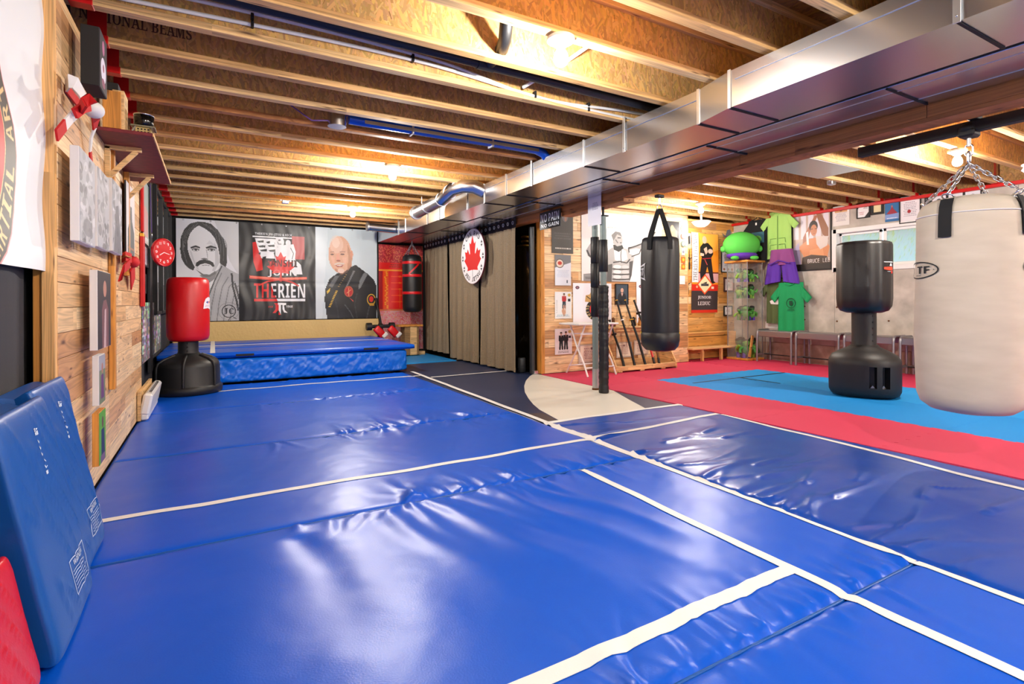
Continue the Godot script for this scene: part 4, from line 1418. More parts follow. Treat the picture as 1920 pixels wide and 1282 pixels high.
	for k in 3:
		var g := Art.new(128, 256, Color(0.66, 0.66, 0.68))
		var rg := RandomNumberGenerator.new()
		rg.seed = 40 + k
		for i in 60:
			var x := rg.randf()
			var y := rg.randf()
			var s := rg.randf_range(0.25, 0.85)
			g.ell(x, y, rg.randf_range(0.03, 0.16), rg.randf_range(0.02, 0.09), Color(s, s, s * 1.02, 0.55), rg.randf() * 3.0)
		if k == 0:
			g.ell(0.5, 0.82, 0.3, 0.1, Color(0.45, 0.45, 0.47, 0.7))
		if k == 2:
			g.poly([0.3, 0.35, 0.6, 0.3, 0.75, 0.6, 0.95, 1, 0.1, 1, 0.25, 0.6], Color(0.35, 0.35, 0.38, 0.8))
		g.soft(2)
		var q: Array = rects[k]
		canvas_picture("photo_canvas", q[4], on_x(q[0], q[1], q[2], q[3], XL + 0.04), FACE_R, g.tex(), 0.035, M.white_cloth, "black and white canvases")
	# --- portraits lower down
	var pa := Art.new(128, 256, Color(0.16, 0.12, 0.15))
	pa.poly([0.3, 1, 0.28, 0.5, 0.4, 0.38, 0.62, 0.36, 0.8, 0.5, 0.82, 1], Color(0.45, 0.28, 0.30))
	pa.poly([0.5, 0.5, 0.62, 0.48, 0.6, 1, 0.42, 1], Color(0.78, 0.66, 0.66))
	pa.ell(0.52, 0.22, 0.13, 0.11, Color(0.72, 0.50, 0.42))
	pa.soft(2)
	canvas_picture("portrait_canvas", "dark portrait canvas of a standing person on the planks", on_x(166, 192, 509, 653, XL + 0.04), FACE_R, pa.tex(), 0.035, M.white_cloth)
	var pb := Art.new(96, 192, Color(0.45, 0.50, 0.38))
	pb.rect(0, 0, 1, 0.3, Color(0.62, 0.62, 0.66))
	pb.poly([0.25, 0.9, 0.3, 0.4, 0.7, 0.4, 0.8, 0.9], Color(0.40, 0.22, 0.42))
	pb.ell(0.5, 0.27, 0.14, 0.11, Color(0.68, 0.46, 0.40))
	pb.soft(2)
	canvas_picture("portrait_canvas", "small purple-toned portrait canvas between two others on the planks", on_x(171, 183, 665, 757, XL + 0.04), FACE_R, pb.tex(), 0.03, M.white_cloth)
	var pc := Art.new(96, 192, Color(0.36, 0.62, 0.20))
	pc.poly([0.3, 0.85, 0.3, 0.35, 0.75, 0.35, 0.85, 0.85], Color(0.16, 0.20, 0.36))
	pc.ell(0.52, 0.22, 0.14, 0.11, Color(0.40, 0.28, 0.24))
	pc.rect(0.2, 0.85, 0.9, 1, Color(0.45, 0.35, 0.50))
	pc.soft(2)
	canvas_picture("portrait_canvas", "lowest portrait canvas with a grass-green ground", on_x(171, 184, 770, 868, XL + 0.04), FACE_R, pc.tex(), 0.03, M.stud_gold)
	# --- maroon shelf
	var sy := 2.123
	var sh := thing("wall_shelf", "maroon painted board shelf on two pale wooden brackets", "shelf", Vector3(XL, sy, -4.73))
	part(sh, "board", MB.new().box(Vector3(0.29, 0.022, 1.53), Vector3(0.145, 0.011, 0), Basis.IDENTITY, 0.002).mesh(), M.maroon)
	part(sh, "edge_strip", MB.new().box(Vector3(0.006, 0.022, 1.53), Vector3(0.293, 0.011, 0)).mesh(), M.stud)
	for z in [0.42, -0.42]:
		var br := part(sh, "bracket", MB.new().box(Vector3(0.2, 0.028, 0.03), Vector3(0.1, -0.014, z), Basis.IDENTITY, 0.002).mesh(), M.pale)
		part(br, "brace", bar(Vector3(0.02, -0.21, z), Vector3(0.17, -0.025, z), 0.022, 0.03), M.pale)
		part(br, "upright", MB.new().box(Vector3(0.03, 0.26, 0.03), Vector3(0.016, -0.14, z), Basis.IDENTITY, 0.002).mesh(), M.pale)
	var bk := thing("wooden_stand", "pale wooden board standing on the shelf by the wall", "board", Vector3(-0.5, sy + 0.022, -4.06))
	part(bk, "upright", boxm(Vector3(0.06, 0.24, 0.16), 0.003), M.pale, Vector3(0, 0.12, 0))
	part(bk, "side", boxm(Vector3(0.09, 0.225, 0.02), 0.002), M.stud_gold, Vector3(-0.03, 0.1125, 0.09))
	solo("leaning_card", "small printed card leaning behind the black tin on the shelf", "card", MB.new().card(0.2, 0.09, 0.002).mesh(), M.paper, Vector3(-0.46, sy + 0.07, -4.35), "", Basis(Vector3.UP, 0.5))
	var tr := thing("black_cup", "glossy black cup with a metal rim on a gold square plinth", "trophy", Vector3(-0.385, sy + 0.022, -4.13))
	part(tr, "plinth", boxm(Vector3(0.085, 0.062, 0.085), 0.003), mat(Color(0.80, 0.70, 0.46), 0.4), Vector3(0, 0.031, 0))
	for i in 12:
		part(tr, "plinth_mark", boxm(Vector3(0.010, 0.009, 0.002), 0.0), M.dark, Vector3(-0.027 + 0.018 * (i % 4), 0.015 + 0.017 * (i / 4), 0.043))
	part(tr, "plate", boxm(Vector3(0.13, 0.008, 0.13), 0.002), mat(Color(0.72, 0.72, 0.60), 0.25, 0.6), Vector3(0, 0.066, 0))
	part(tr, "cup", MB.new().lathe([Vector2(0.001, 0.07), Vector2(0.045, 0.07), Vector2(0.054, 0.08), Vector2(0.056, 0.14), Vector2(0.05, 0.15), Vector2(0.001, 0.15)], 28).mesh(), mat(Color(0.03, 0.03, 0.03), 0.1))
	part(tr, "rim", MB.new().tube(circle(Vector3(0, 0.148, 0), 0.053, 28), 0.005, 8, true).mesh(), M.steel)
	for s: float in [-1.0, 1.0]:
		part(tr, "foot", MB.new().tube([Vector3(0.04 * s, 0.066, 0.05), Vector3(0.055 * s, 0.03, 0.065), Vector3(0.05 * s, 0.0, 0.06)], 0.006, 8).mesh(), M.steel)
	# --- bottle print, red belt, red pole
	var bt := Art.new(96, 256, Color(0.86, 0.84, 0.84))
	bt.poly([0.45, 0.3, 0.62, 0.3, 0.66, 0.5, 0.92, 0.66, 0.95, 1, 0.12, 1, 0.15, 0.66, 0.4, 0.5], Color(0.36, 0.38, 0.38))
	bt.poly([0.42, 0.5, 0.5, 0.5, 0.45, 0.95, 0.3, 0.95], Color(0.50, 0.52, 0.52))
	bt.rect(0.2, 0.9, 0.9, 0.93, Color(0.62, 0.45, 0.36))
	bt.soft(2)
	canvas_picture("bottle_print", "narrow pale print of a grey bottle under the shelf's far end", on_x(232, 248, 348, 477, XL + 0.02), FACE_R, bt.tex(), 0.012, M.dark)
	var rb := thing("red_belt", "red belt with yellow stripes tied below the bottle print", "belt", at_x(240, 490, XL + 0.06))
	var ro := rb.position
	var rp := func(u: float, v: float, x: float) -> Vector3: return at_x(u, v, x) - ro
	part(rb, "loop", MB.new().band([rp.call(230, 484, -0.60), rp.call(236, 480, -0.56), rp.call(245, 484, -0.55)], Vector3(0, 1, 0), 0.07, 0.015).mesh(), M.red_cloth)
	part(rb, "stripe", MB.new().band([rp.call(230, 483, -0.592), rp.call(236, 479, -0.551), rp.call(245, 483, -0.541)], Vector3(0, 1, 0), 0.008, 0.012).mesh(), M.brass)
	part(rb, "knot", MB.new().ball(rp.call(251, 491, -0.55), Vector3(0.04, 0.045, 0.11), 14, 8).mesh(), M.red_cloth)
	part(rb, "tail", MB.new().band([rp.call(243, 494, -0.55), rp.call(232, 504, -0.56), rp.call(225, 526, -0.585)], Vector3(0, 0.2, 1), 0.07, 0.01).mesh(), M.red_cloth)
	part(rb, "tail", MB.new().band([rp.call(248, 497, -0.56), rp.call(249, 532, -0.585)], Vector3(0, 0, 1), 0.12, 0.01).mesh(), M.red_cloth)
	var pole := thing("red_strip", "red painted upright strip with a yellow cap at the planks' end", "strip", Vector3(XL + 0.02, 1.05, -6.20))
	part(pole, "strip", boxm(Vector3(0.03, 0.68, 0.13), 0.004), M.red_paint, Vector3(0, 0.34, 0))
	part(pole, "cap", boxm(Vector3(0.034, 0.035, 0.134), 0.004), M.brass, Vector3(0, 0.69, 0))
	part(pole, "cloth", boxm(Vector3(0.02, 0.55, 0.1), 0.004), M.red_cloth, Vector3(0, 1.0, 0))
	# --- pictures on the black cloth
	var fp := Art.new(96, 256, Color(0.70, 0.76, 0.74))
	fp.poly([0, 0.45, 0.5, 0.4, 1, 0.5, 1, 0.85, 0, 0.9], Color(0.86, 0.70, 0.68))
	fp.rect(0, 0.88, 1, 1, Color(0.92, 0.93, 0.93))
	fp.rect(0.86, 0, 1, 1, Color(0.60, 0.72, 0.70))
	fp.soft(3)
	framed_picture("tall_frame", "tall glazed picture with a thin dark frame beside the purple ribbon", [Vector3(XL - 0.01, 2.03, -6.68), 0.70, 0.70], FACE_R, fp.tex(), 0.02, M.black, "", true)
	var pp := Art.new(64, 96, Color(0.90, 0.90, 0.92))
	var r5 := RandomNumberGenerator.new()
	r5.seed = 3
	pp.lines(0.15, 0.15, 0.85, 0.85, 12, Color(0.6, 0.6, 0.64), r5)
	framed_picture("framed_certificate", "small framed paper on black cloth beside the red clock", on_x(265, 274, 458, 500, XL - 0.01), FACE_R, pp.tex(), 0.02, M.black, "", true)
	framed_picture("framed_certificate", "small framed paper on black cloth below the red clock", on_x(264, 270, 513, 550, XL - 0.01), FACE_R, pp.tex(), 0.02, M.black, "", true)
	var ck := thing("wall_clock", "round red clock with white numerals hanging turned on black cloth", "clock", Vector3(-0.47, 1.63, -6.80), "", Basis(Vector3.UP, PI / 2 - 0.62))
	var cf := Art.new(256, 256, Color(0.80, 0.08, 0.10))
	for k in 12:
		var ang := TAU * k / 12.0 - PI / 2
		cf.text(str(12 if k == 0 else k), 0.5 + 0.38 * cos(ang) - 0.05, 0.5 + 0.38 * sin(ang) - 0.05, 0.5 + 0.38 * cos(ang) + 0.05, 0.5 + 0.38 * sin(ang) + 0.05, Color(0.95, 0.85, 0.84))
	cf.line([0.5, 0.5, 0.78, 0.56], 0.025, Color(0.96, 0.9, 0.9))
	cf.line([0.5, 0.5, 0.28, 0.62], 0.03, Color(0.96, 0.9, 0.9))
	cf.soft(2)
	part(ck, "case", MB.new().lathe([Vector2(0.001, -0.022), Vector2(0.145, -0.022), Vector2(0.152, -0.01), Vector2(0.152, 0.016), Vector2(0.142, 0.022), Vector2(0.138, 0.012)], 40, Transform3D(Basis(Vector3.RIGHT, PI / 2), Vector3.ZERO)).mesh(), mat(Color(0.74, 0.04, 0.06), 0.25))
	part(ck, "dial", MB.new().prism(circle2(0.139, 40), 0.004, 0.013).mesh(), print_mat(cf.tex(), 0.25))
	var rib := thing("medal_ribbon", "purple ribbon with a small medal hung above the red clock", "medal", Vector3(XL + 0.02, 1.86, -6.98))
	part(rib, "ribbon", MB.new().band([Vector3(0, 0.52, 0.02), Vector3(0.01, 0.0, 0)], Vector3(0, 0, 1), 0.05, 0.004).mesh(), mat(Color(0.25, 0.12, 0.45), 0.7))
	part(rib, "medal", MB.new().ball(Vector3(0.012, -0.03, 0), Vector3(0.006, 0.028, 0.028), 14, 8).mesh(), M.steel)
	var co := Art.new(384, 160, Color(0.55, 0.50, 0.50))
	r5.seed = 12
	for iy in 7:
		for ix in 22:
			var x := ix / 22.0
			var y := iy / 7.0
			var bgc := Color.from_hsv(r5.randf(), r5.randf_range(0.05, 0.45), r5.randf_range(0.35, 0.98))
			co.rect(x, y, x + 0.043, y + 0.138, bgc)
			for i in 3:
				co.ell(x + 0.008 + 0.013 * i, y + 0.07 + r5.randf() * 0.03, 0.006, 0.03, Color.from_hsv(r5.randf(), r5.randf_range(0.1, 0.6), r5.randf_range(0.15, 0.9)))
	sheet_picture("photo_collage", "crowded collage of small snapshots on black cloth behind the red bag", "collage", on_x(265, 300, 567, 668, XL - 0.01), FACE_R, co.tex())
	# --- wall mirrors
	var mz := [-7.62, -8.48, -9.36, -10.2, -10.72]
	for k in 3:
		var z0: float = mz[k]
		var z1: float = mz[k + 1]
		var mi := thing("wall_mirror", ["tall black-framed mirror beside the clock on black cloth", "black-framed mirror between two others", "black-framed mirror next to the end wall's banner"][k], "mirror", Vector3(XL - 0.01, 0.98, (z0 + z1) / 2), "black-framed wall mirrors")
		part(mi, "glass", boxm(Vector3(0.008, 1.5, z0 - z1 - 0.06)), M.mirror, Vector3(0.01, 0.75, 0))
		var fm := MB.new()
		for s: float in [-1.0, 1.0]:
			fm.box(Vector3(0.05, 1.56, 0.045), Vector3(0.015, 0.75, s * (z0 - z1) / 2.0 * 0.97), Basis.IDENTITY, 0.003)
			fm.box(Vector3(0.03, 0.04, z0 - z1), Vector3(0.015, 0.75 + s * 0.77, 0), Basis.IDENTITY, 0.003)
		part(mi, "frame", fm.mesh(), M.black)
	solo("dark_board", "narrow black board standing between the ribbon and the mirrors", "board", boxm(Vector3(0.03, 2.2, 0.25), 0.004), M.black, Vector3(XL - 0.01, 1.4, -7.22))
	# --- white unit on the floor by the wall
	var wu := thing("white_wall_unit", "long white plastic unit with a black label strip at the foot of the planks", "appliance", Vector3(XL, 0, -6.35))
	part(wu, "board", boxm(Vector3(0.03, 0.27, 1.0), 0.003), M.pale, Vector3(0.02, 0.135, -0.02))
	part(wu, "case", MB.new().box(Vector3(0.075, 0.20, 0.98), Vector3(0.075, 0.15, 0), Basis(Vector3(0, 0, 1), -0.18), 0.018).mesh(), M.white_gloss)
	part(wu, "skirt", MB.new().box(Vector3(0.06, 0.06, 0.96), Vector3(0.06, 0.035, 0), Basis.IDENTITY, 0.012).mesh(), M.white_gloss)
	var lb := Art.new(256, 32, Color(0.92, 0.92, 0.92))
	lb.rect(0.02, 0.15, 0.98, 0.85, Color(0.12, 0.12, 0.12))
	r5.seed = 8
	lb.lines(0.04, 0.22, 0.96, 0.8, 3, Color(0.8, 0.8, 0.8), r5)
	part(wu, "label", MB.new().card(0.8, 0.035, 0.001).mesh(), print_mat(lb.tex(), 0.4), Vector3(0.098, 0.252, 0.0), Basis(Vector3(0, 0, -1), Vector3(-1, 0.2, 0).normalized(), Vector3(0.2, 1, 0).normalized()))
	# --- leaning pads
	lean_pad("kick_pad", "blue vinyl pad leaning on the wall in front of its twin with a WARNING label", Vector3(-0.385, 0, -2.27), 0.54, 0.78, 0.15, M.pad_blue, 5)
	lean_pad("kick_pad", "blue vinyl pad leaning behind its twin against the planks' end", Vector3(-0.425, 0, -2.80), 0.49, 0.79, 0.13, M.pad_blue, 6)
	lean_pad("red_pad", "red vinyl pad leaning low beside the blue pads", Vector3(-0.42, 0, -1.74), 0.5, 0.40, 0.12, M.red_vinyl, 7, false)

func lean_pad(called: String, label: String, foot: Vector3, w: float, h: float, t: float, m: Material, seed: int, marks := true) -> void:
	# foot: lower front edge's middle; the pad leans back to the wall
	var lean := 0.195
	var up := Vector3(-sin(lean), cos(lean), 0)
	var out := Vector3(cos(lean), sin(lean), 0)
	var b := Basis(Vector3(0, 0, -1), up, out)
	var o := thing(called, label, "pad", foot, "", b)
	var cv := part(o, "cover", cushion(w, h, t, 48, 60, 9.0, 0.006, seed).mesh(), m, Vector3(0, h / 2, -t / 2))
	if not marks:
		return
	var a := Art.new(96, 256, Color(0, 0, 0, 0))
	var k2 := Color(0.86, 0.90, 0.95)
	for q in [[0.15, 0.02, 0.45, 0.05], [0.15, 0.06, 0.45, 0.09], [0.15, 0.10, 0.45, 0.16], [0.55, 0.04, 0.85, 0.07], [0.50, 0.09, 0.85, 0.17]]:
		a.rect(q[0], q[1], q[2], q[3], k2)
	for k in 5:
		a.line([0.35, 0.26 + 0.13 * k, 0.5, 0.33 + 0.13 * k], 0.09, k2)
		a.line([0.5, 0.33 + 0.13 * k, 0.62, 0.29 + 0.13 * k], 0.07, k2)
	a.rect(0.3, 0.9, 0.7, 0.97, k2)
	part(cv, "wordmark", cushion_mark(w, h, t, 9.0, 0.006, seed, Vector2(0.03, h * 0.27), Vector2(0.05, 0.17)), cut_mat(a.tex(), 0.4))
	var wl := Art.new(192, 128, Color(0, 0, 0, 0))
	var c := Color(0.84, 0.89, 0.95)
	for q in [[0, 0, 1, 0.03], [0, 0.97, 1, 1], [0, 0, 0.02, 1], [0.98, 0, 1, 1]]:
		wl.rect(q[0], q[1], q[2], q[3], c)
	wl.text("WARNING", 0.2, 0.08, 0.8, 0.24, c)
	var rg := RandomNumberGenerator.new()
	rg.seed = seed
	for k in 6:
		wl.rect(0.08, 0.34 + 0.1 * k, 0.5 + rg.randf() * 0.42, 0.365 + 0.1 * k, c)
	part(cv, "warning_label", cushion_mark(w, h, t, 9.0, 0.006, seed, Vector2(0.10, -h * 0.30), Vector2(0.2, 0.12)), cut_mat(wl.tex(), 0.4))

func circle(c: Vector3, r: float, n: int, b := Basis.IDENTITY) -> Array:
	var p := []
	for k in n:
		p.append(c + b * Vector3(r * cos(TAU * k / n), 0, r * sin(TAU * k / n)))
	return p

func circle2(r: float, n: int) -> PackedVector2Array:
	var p := PackedVector2Array()
	for k in n:
		p.append(Vector2(r * cos(TAU * k / n), r * sin(TAU * k / n)))
	return p

# ---- far end
func back_side() -> void:
	var zb := ZB + 0.02
	var bn := thing("triple_banner", "wide vinyl banner with a long-haired portrait, a red lettered emblem and a bald portrait", "banner", Vector3(0, 0, zb))
	var creases := func(x: float, y: float) -> float: return 0.006 * sin(x * 9.0 + y * 3.0) * sin(x * 2.3) + 0.004 * sin(y * 11.0 + x * 4.0) - 0.006 * exp(-pow((y - 1.45) / 0.02, 2.0)) - 0.006 * exp(-pow((y - 2.0) / 0.02, 2.0))
	var arts := [portrait_a(), emblem_print(), portrait_b()]
	var xs := [-0.56, 0.41, 1.745, 2.955]
	for k in 3:
		var x0: float = xs[k]
		var x1: float = xs[k + 1]
		part(bn, "panel", MB.new().sheet(60, 50, func(u: float, v: float) -> Vector3:
			var x := lerpf(x0, x1, u)
			var y := 2.565 - v * (2.565 - 0.76)
			var cr: float = creases.call(x, y)
			if k == 1:
				cr += 0.010 * sin(x * 31.0 + sin(y * 5.0) * 2.0) * (0.4 + 0.6 * v) * 0.6
			return Vector3(x, y, 0.03 + cr), 0.002).mesh(), print_mat(arts[k], 0.42))
	for k in 9:
		part(bn, "grommet", MB.new().tube(circle(Vector3(-0.45 + 0.415 * k, 2.545, 0.036), 0.011, 12, Basis(Vector3.RIGHT, PI / 2)), 0.004, 6, true).mesh(), M.steel)
	solo("wall_pad", "long tan felt-covered pad along the foot of the end wall", "pad", MB.new().box(Vector3(3.6, 0.74, 0.06), Vector3.ZERO, Basis.IDENTITY, 0.015).mesh(), M.felt, Vector3(1.18, 0.375, zb + 0.045))
	# crash mat: thick base and a folding mat on top
	var cm := thing("crash_mat", "thick bright blue crash mat with a creased front", "mat", Vector3(1.09, 0, -9.25))
	part(cm, "cover", cushion(3.36, 0.345, 2.58, 150, 26, 14.0, 0.02, 9, true).mesh(), M.bright, Vector3(-0.02, 0.172, 0))
	var fm := thing("folding_mat", "thin blue folding mat laid on the crash mat with white lines", "mat", Vector3(1.09, 0.345, -9.25))
	for k in 3:
		part(fm, "fold", cushion(3.42, 0.80, 0.075, 40, 10, 12.0, 0.0015, 20 + k).mesh(), M.blue, Vector3(-0.02, 0.036, 0.88 - 0.85 * k), Basis(Vector3.RIGHT, -PI / 2))
	for q in [[-0.72, 0.30], [0.98, 0.30]]:
		part(fm, "velcro_patch", boxm(Vector3(0.22, 0.03, 0.006), 0.001), M.black, Vector3(q[0], 0.035, 1.302))
	part(fm, "line", boxm(Vector3(0.06, 0.003, 2.5), 0.0), M.tape, Vector3(-1.1, 0.0755, 0))
	part(fm, "line", boxm(Vector3(3.2, 0.003, 0.035), 0.0), M.tape, Vector3(0.05, 0.0755, -0.1))
	# red door print
	var d := Art.new(384, 768, Color(0.72, 0.10, 0.12))
	var rg := RandomNumberGenerator.new()
	rg.seed = 61
	d.rect(0, 0, 1, 0.17, Color(0.62, 0.12, 0.16))
	for k in 500:
		d.ell(rg.randf(), rg.randf() * 0.17, 0.012, 0.006, Color(0.80, 0.20 + rg.randf() * 0.3, 0.26, 0.8))
	d.rect(0, 0.17, 1, 0.235, Color(0.84, 0.10, 0.09))
	d.lines(0.2, 0.185, 0.6, 0.225, 2, Color(0.55, 0.16, 0.10), rg)
	d.rect(0, 0.235, 1, 0.62, Color(0.60, 0.08, 0.12))
	d.rect(0.08, 0.235, 0.86, 0.62, Color(0.84, 0.12, 0.10))
	d.rect(0.10, 0.24, 0.22, 0.62, Color(0.88, 0.30, 0.10))
	d.rect(0.80, 0.24, 0.90, 0.62, Color(0.88, 0.30, 0.10))
	for k in 22:
		for x in [0.16, 0.85]:
			d.ell(x + rg.randf_range(-0.03, 0.03), 0.26 + k * 0.016, 0.022, 0.006, Color(0.93, 0.62, 0.16))
	d.rect(0.24, 0.25, 0.78, 0.60, Color(0.86, 0.10, 0.09))
	for k in 5:
		var y := 0.30 + 0.06 * k
		d.line([0.27, y, 0.50, y, 0.76, y], 0.018, Color(0.92, 0.30, 0.12))
		d.ell(0.46, y, 0.03, 0.008, Color(0.93, 0.42, 0.14))
	d.line([0.46, 0.42, 0.46, 0.60], 0.02, Color(0.92, 0.34, 0.12))
	d.rect(0, 0.235, 1, 0.25, Color(0.92, 0.55, 0.15))
	d.rect(0, 0.61, 1, 0.625, Color(0.78, 0.40, 0.22))
	d.rect(0, 0.625, 1, 1, Color(0.80, 0.60, 0.60))
	for k in 1800:
		var q := Vector2(rg.randf(), rg.randf_range(0.625, 1.0))
		var far := 0.55 if q.x > 0.45 + 0.3 * (q.y - 0.625) else 0.85
		d.ell(q.x, q.y, 0.014, 0.004, Color(0.62 + 0.2 * far + rg.randf() * 0.1, 0.30 * far + rg.randf() * 0.3, 0.34 * far + rg.randf() * 0.3, 0.55), 0.5)
	d.soft(2)
	solo("door_print", "tall vinyl print of a red lacquered door above pink paving", "print", MB.new().sheet(30, 40, func(u: float, v: float) -> Vector3: return Vector3(lerpf(2.99, 3.97, u), 2.29 - v * 2.22, 0.02 + 0.008 * sin(u * 14.0 + v * 5.0) + 0.006 * sin(v * 13.0)), 0.002).mesh(), print_mat(d.tex(), 0.4), Vector3(0, 0, zb))
	# black staff leaning at the banner's edge
	solo("black_staff", "black staff leaning upright between the banner and the red print", "staff", MB.new().tube([Vector3(0.07, -0.03, 0.16), Vector3(-0.04, 0.75, 0.02)], 0.025, 10).mesh(), M.black, Vector3(2.95, 0.42, zb + 0.06))
	var gp2 := thing("red_gloves", "pair of red and white training gloves on the folding mat's corner", "gloves", Vector3(2.86, 0.42, -10.2))
	for k in 2:
		part(gp2, "glove", cushion(0.16, 0.26, 0.10, 14, 14, 3.0, 0.004, 30 + k).mesh(), M.red_vinyl, Vector3(-0.04 + 0.26 * k, 0.085, 0.05 * k), Basis(Vector3(0, 0, 1), 0.75))
		part(gp2, "cuff", cushion(0.15, 0.09, 0.11, 10, 10, 4.0, 0.0, 3).mesh(), M.white_cloth, Vector3(0.06 + 0.26 * k, 0.02, 0.05 * k), Basis(Vector3(0, 0, 1), 0.75))
	var db := thing("dumbbell", "black dumbbell with round ends behind the red gloves", "dumbbell", Vector3(2.90, 0.60, -10.45))
	part(db, "handle", MB.new().tube([Vector3(-0.2, 0, 0), Vector3(0.22, 0, 0)], 0.035, 12).mesh(), M.black)
	for x in [-0.22, 0.24]:
		part(db, "weight", MB.new().tube([Vector3(x - 0.05, 0, 0), Vector3(x + 0.05, 0, 0)], 0.075, 18).mesh(), M.black_plastic)
	part(db, "collar", MB.new().tube([Vector3(-0.03, 0, 0), Vector3(0.05, 0, 0)], 0.055, 18).mesh(), M.black_plastic)
	part(db, "stand", boxm(Vector3(0.06, 0.5, 0.06), 0.004), M.black, Vector3(0, -0.3, -0.05))
	var ws := thing("wooden_pedestal", "brown wooden pedestal with a wider top under the far black bag", "pedestal", Vector3(3.53, 0, -10.5))
	part(ws, "column", boxm(Vector3(0.30, 0.58, 0.3), 0.006), tri(mat(Color(0.60, 0.48, 0.33), 0.7), M.planks[0].albedo_texture, Vector3(1, 1, 1)), Vector3(0, 0.29, 0))
	part(ws, "front_board", boxm(Vector3(0.14, 0.58, 0.02), 0.003), M.pale, Vector3(0.03, 0.29, 0.155))
	part(ws, "top", boxm(Vector3(0.52, 0.04, 0.36), 0.005), M.stud_gold, Vector3(-0.03, 0.6, 0))
	solo("door_wedge", "small pale wooden block on the floor beside the first curtain", "block", boxm(Vector3(0.16, 0.07, 0.14), 0.006), M.pale, Vector3(3.78, 0.02, -10.55))

func portrait_a() -> Texture2D:
	var a := Art.new(512, 900, Color(0.87, 0.87, 0.89))
	var g := func(v: float) -> Color: return Color(v, v, v * 1.01)
	a.poly([0.6, 0, 1, 0, 1, 0.55, 0.85, 0.4], g.call(0.79))
	# hair
	a.poly([0.062, 0.298, 0.075, 0.18, 0.13, 0.10, 0.22, 0.045, 0.332, 0.024, 0.44, 0.022, 0.54, 0.034, 0.65, 0.09, 0.734, 0.17, 0.785, 0.25, 0.803, 0.315, 0.80, 0.42, 0.785, 0.46, 0.734, 0.483, 0.68, 0.45, 0.40, 0.30, 0.263, 0.502, 0.20, 0.485, 0.139, 0.451, 0.085, 0.39], g.call(0.22))
	for k in 7:
		var x := 0.62 + 0.025 * k
		a.line([0.40 + 0.03 * k, 0.03 + 0.006 * k, x, 0.12 + 0.012 * k, x + 0.03, 0.24, x + 0.025, 0.40], 0.009, g.call(0.20 if k % 2 else 0.42))
		a.line([0.34 - 0.03 * k, 0.035 + 0.012 * k, 0.17 - 0.012 * k, 0.16, 0.10 - 0.003 * k + 0.02, 0.30, 0.17, 0.44], 0.008, g.call(0.20 if k % 2 else 0.44))
	# neck and gi
	a.poly([0.34, 0.46, 0.70, 0.42, 0.70, 0.58, 0.52, 0.72, 0.42, 0.72, 0.36, 0.58], g.call(0.84))
	a.poly([0.36, 0.50, 0.5, 0.565, 0.68, 0.48, 0.70, 0.53, 0.52, 0.62, 0.38, 0.56], g.call(0.52))
	a.poly([0.70, 0.43, 0.86, 0.49, 1, 0.53, 1, 1, 0.36, 1, 0.38, 0.84, 0.50, 0.70, 0.62, 0.60], g.call(0.68))
	a.poly([0.05, 0.66, 0.30, 0.58, 0.36, 0.60, 0.50, 0.86, 0.46, 1, 0, 1], g.call(0.56))
	a.poly([0.36, 0.60, 0.44, 0.72, 0.5, 0.84, 0.46, 0.88, 0.40, 0.78], g.call(0.20))
	for k in 9:
		var x := 0.50 + 0.055 * k
		a.line([x + 0.16, 0.50 + 0.02 * k, x + 0.06, 0.66, x, 0.84, x - 0.03, 1], 0.016, g.call(0.50 if k % 2 else 0.70))
	a.line([0.88, 0.52, 0.90, 0.66, 0.96, 0.80, 0.99, 0.9], 0.03, g.call(0.22))
	a.line([0.93, 0.62, 0.97, 0.7, 1.0, 0.78], 0.03, g.call(0.30))
	a.line([0.72, 0.45, 0.60, 0.60, 0.50, 0.76], 0.02, g.call(0.30))
	# face
	a.poly([0.353, 0.058, 0.45, 0.085, 0.54, 0.125, 0.61, 0.179, 0.66, 0.26, 0.69, 0.366, 0.685, 0.45, 0.61, 0.52, 0.52, 0.552, 0.443, 0.556, 0.37, 0.54, 0.32, 0.51, 0.256, 0.434, 0.205, 0.36, 0.175, 0.29, 0.172, 0.22, 0.215, 0.14, 0.28, 0.09], g.call(0.88))
	a.soft(5)
	a.poly([0.60, 0.22, 0.66, 0.30, 0.68, 0.42, 0.60, 0.51, 0.56, 0.5, 0.61, 0.42, 0.61, 0.32], Color(0.70, 0.70, 0.71, 0.6))
	a.poly([0.20, 0.30, 0.25, 0.40, 0.32, 0.49, 0.36, 0.5, 0.28, 0.40, 0.24, 0.32], Color(0.72, 0.72, 0.73, 0.5))
	a.poly([0.52, 0.20, 0.60, 0.24, 0.63, 0.30, 0.55, 0.24, 0.47, 0.24], Color(0.76, 0.76, 0.77, 0.5))
	a.poly([0.30, 0.49, 0.42, 0.535, 0.52, 0.54, 0.62, 0.50, 0.62, 0.53, 0.52, 0.565, 0.42, 0.56], g.call(0.42))
	# brows, eyes, nose, moustache, mouth
	a.poly([0.22, 0.275, 0.30, 0.255, 0.37, 0.27, 0.37, 0.285, 0.30, 0.275, 0.23, 0.29], g.call(0.20))
	a.poly([0.46, 0.27, 0.54, 0.25, 0.63, 0.265, 0.64, 0.28, 0.55, 0.272, 0.47, 0.285], g.call(0.20))
	for e in [[0.30, 0.298], [0.55, 0.293]]:
		a.ell(e[0], e[1], 0.062, 0.016, g.call(0.60))
		a.ell(e[0], e[1] + 0.001, 0.045, 0.010, g.call(0.90))
		a.ell(e[0] + 0.005, e[1], 0.021, 0.011, g.call(0.25))
		a.line([e[0] - 0.06, e[1] + 0.004, e[0], e[1] - 0.012, e[0] + 0.06, e[1] + 0.002], 0.012, g.call(0.28))
	a.line([0.47, 0.29, 0.485, 0.34, 0.49, 0.375], 0.014, g.call(0.68))
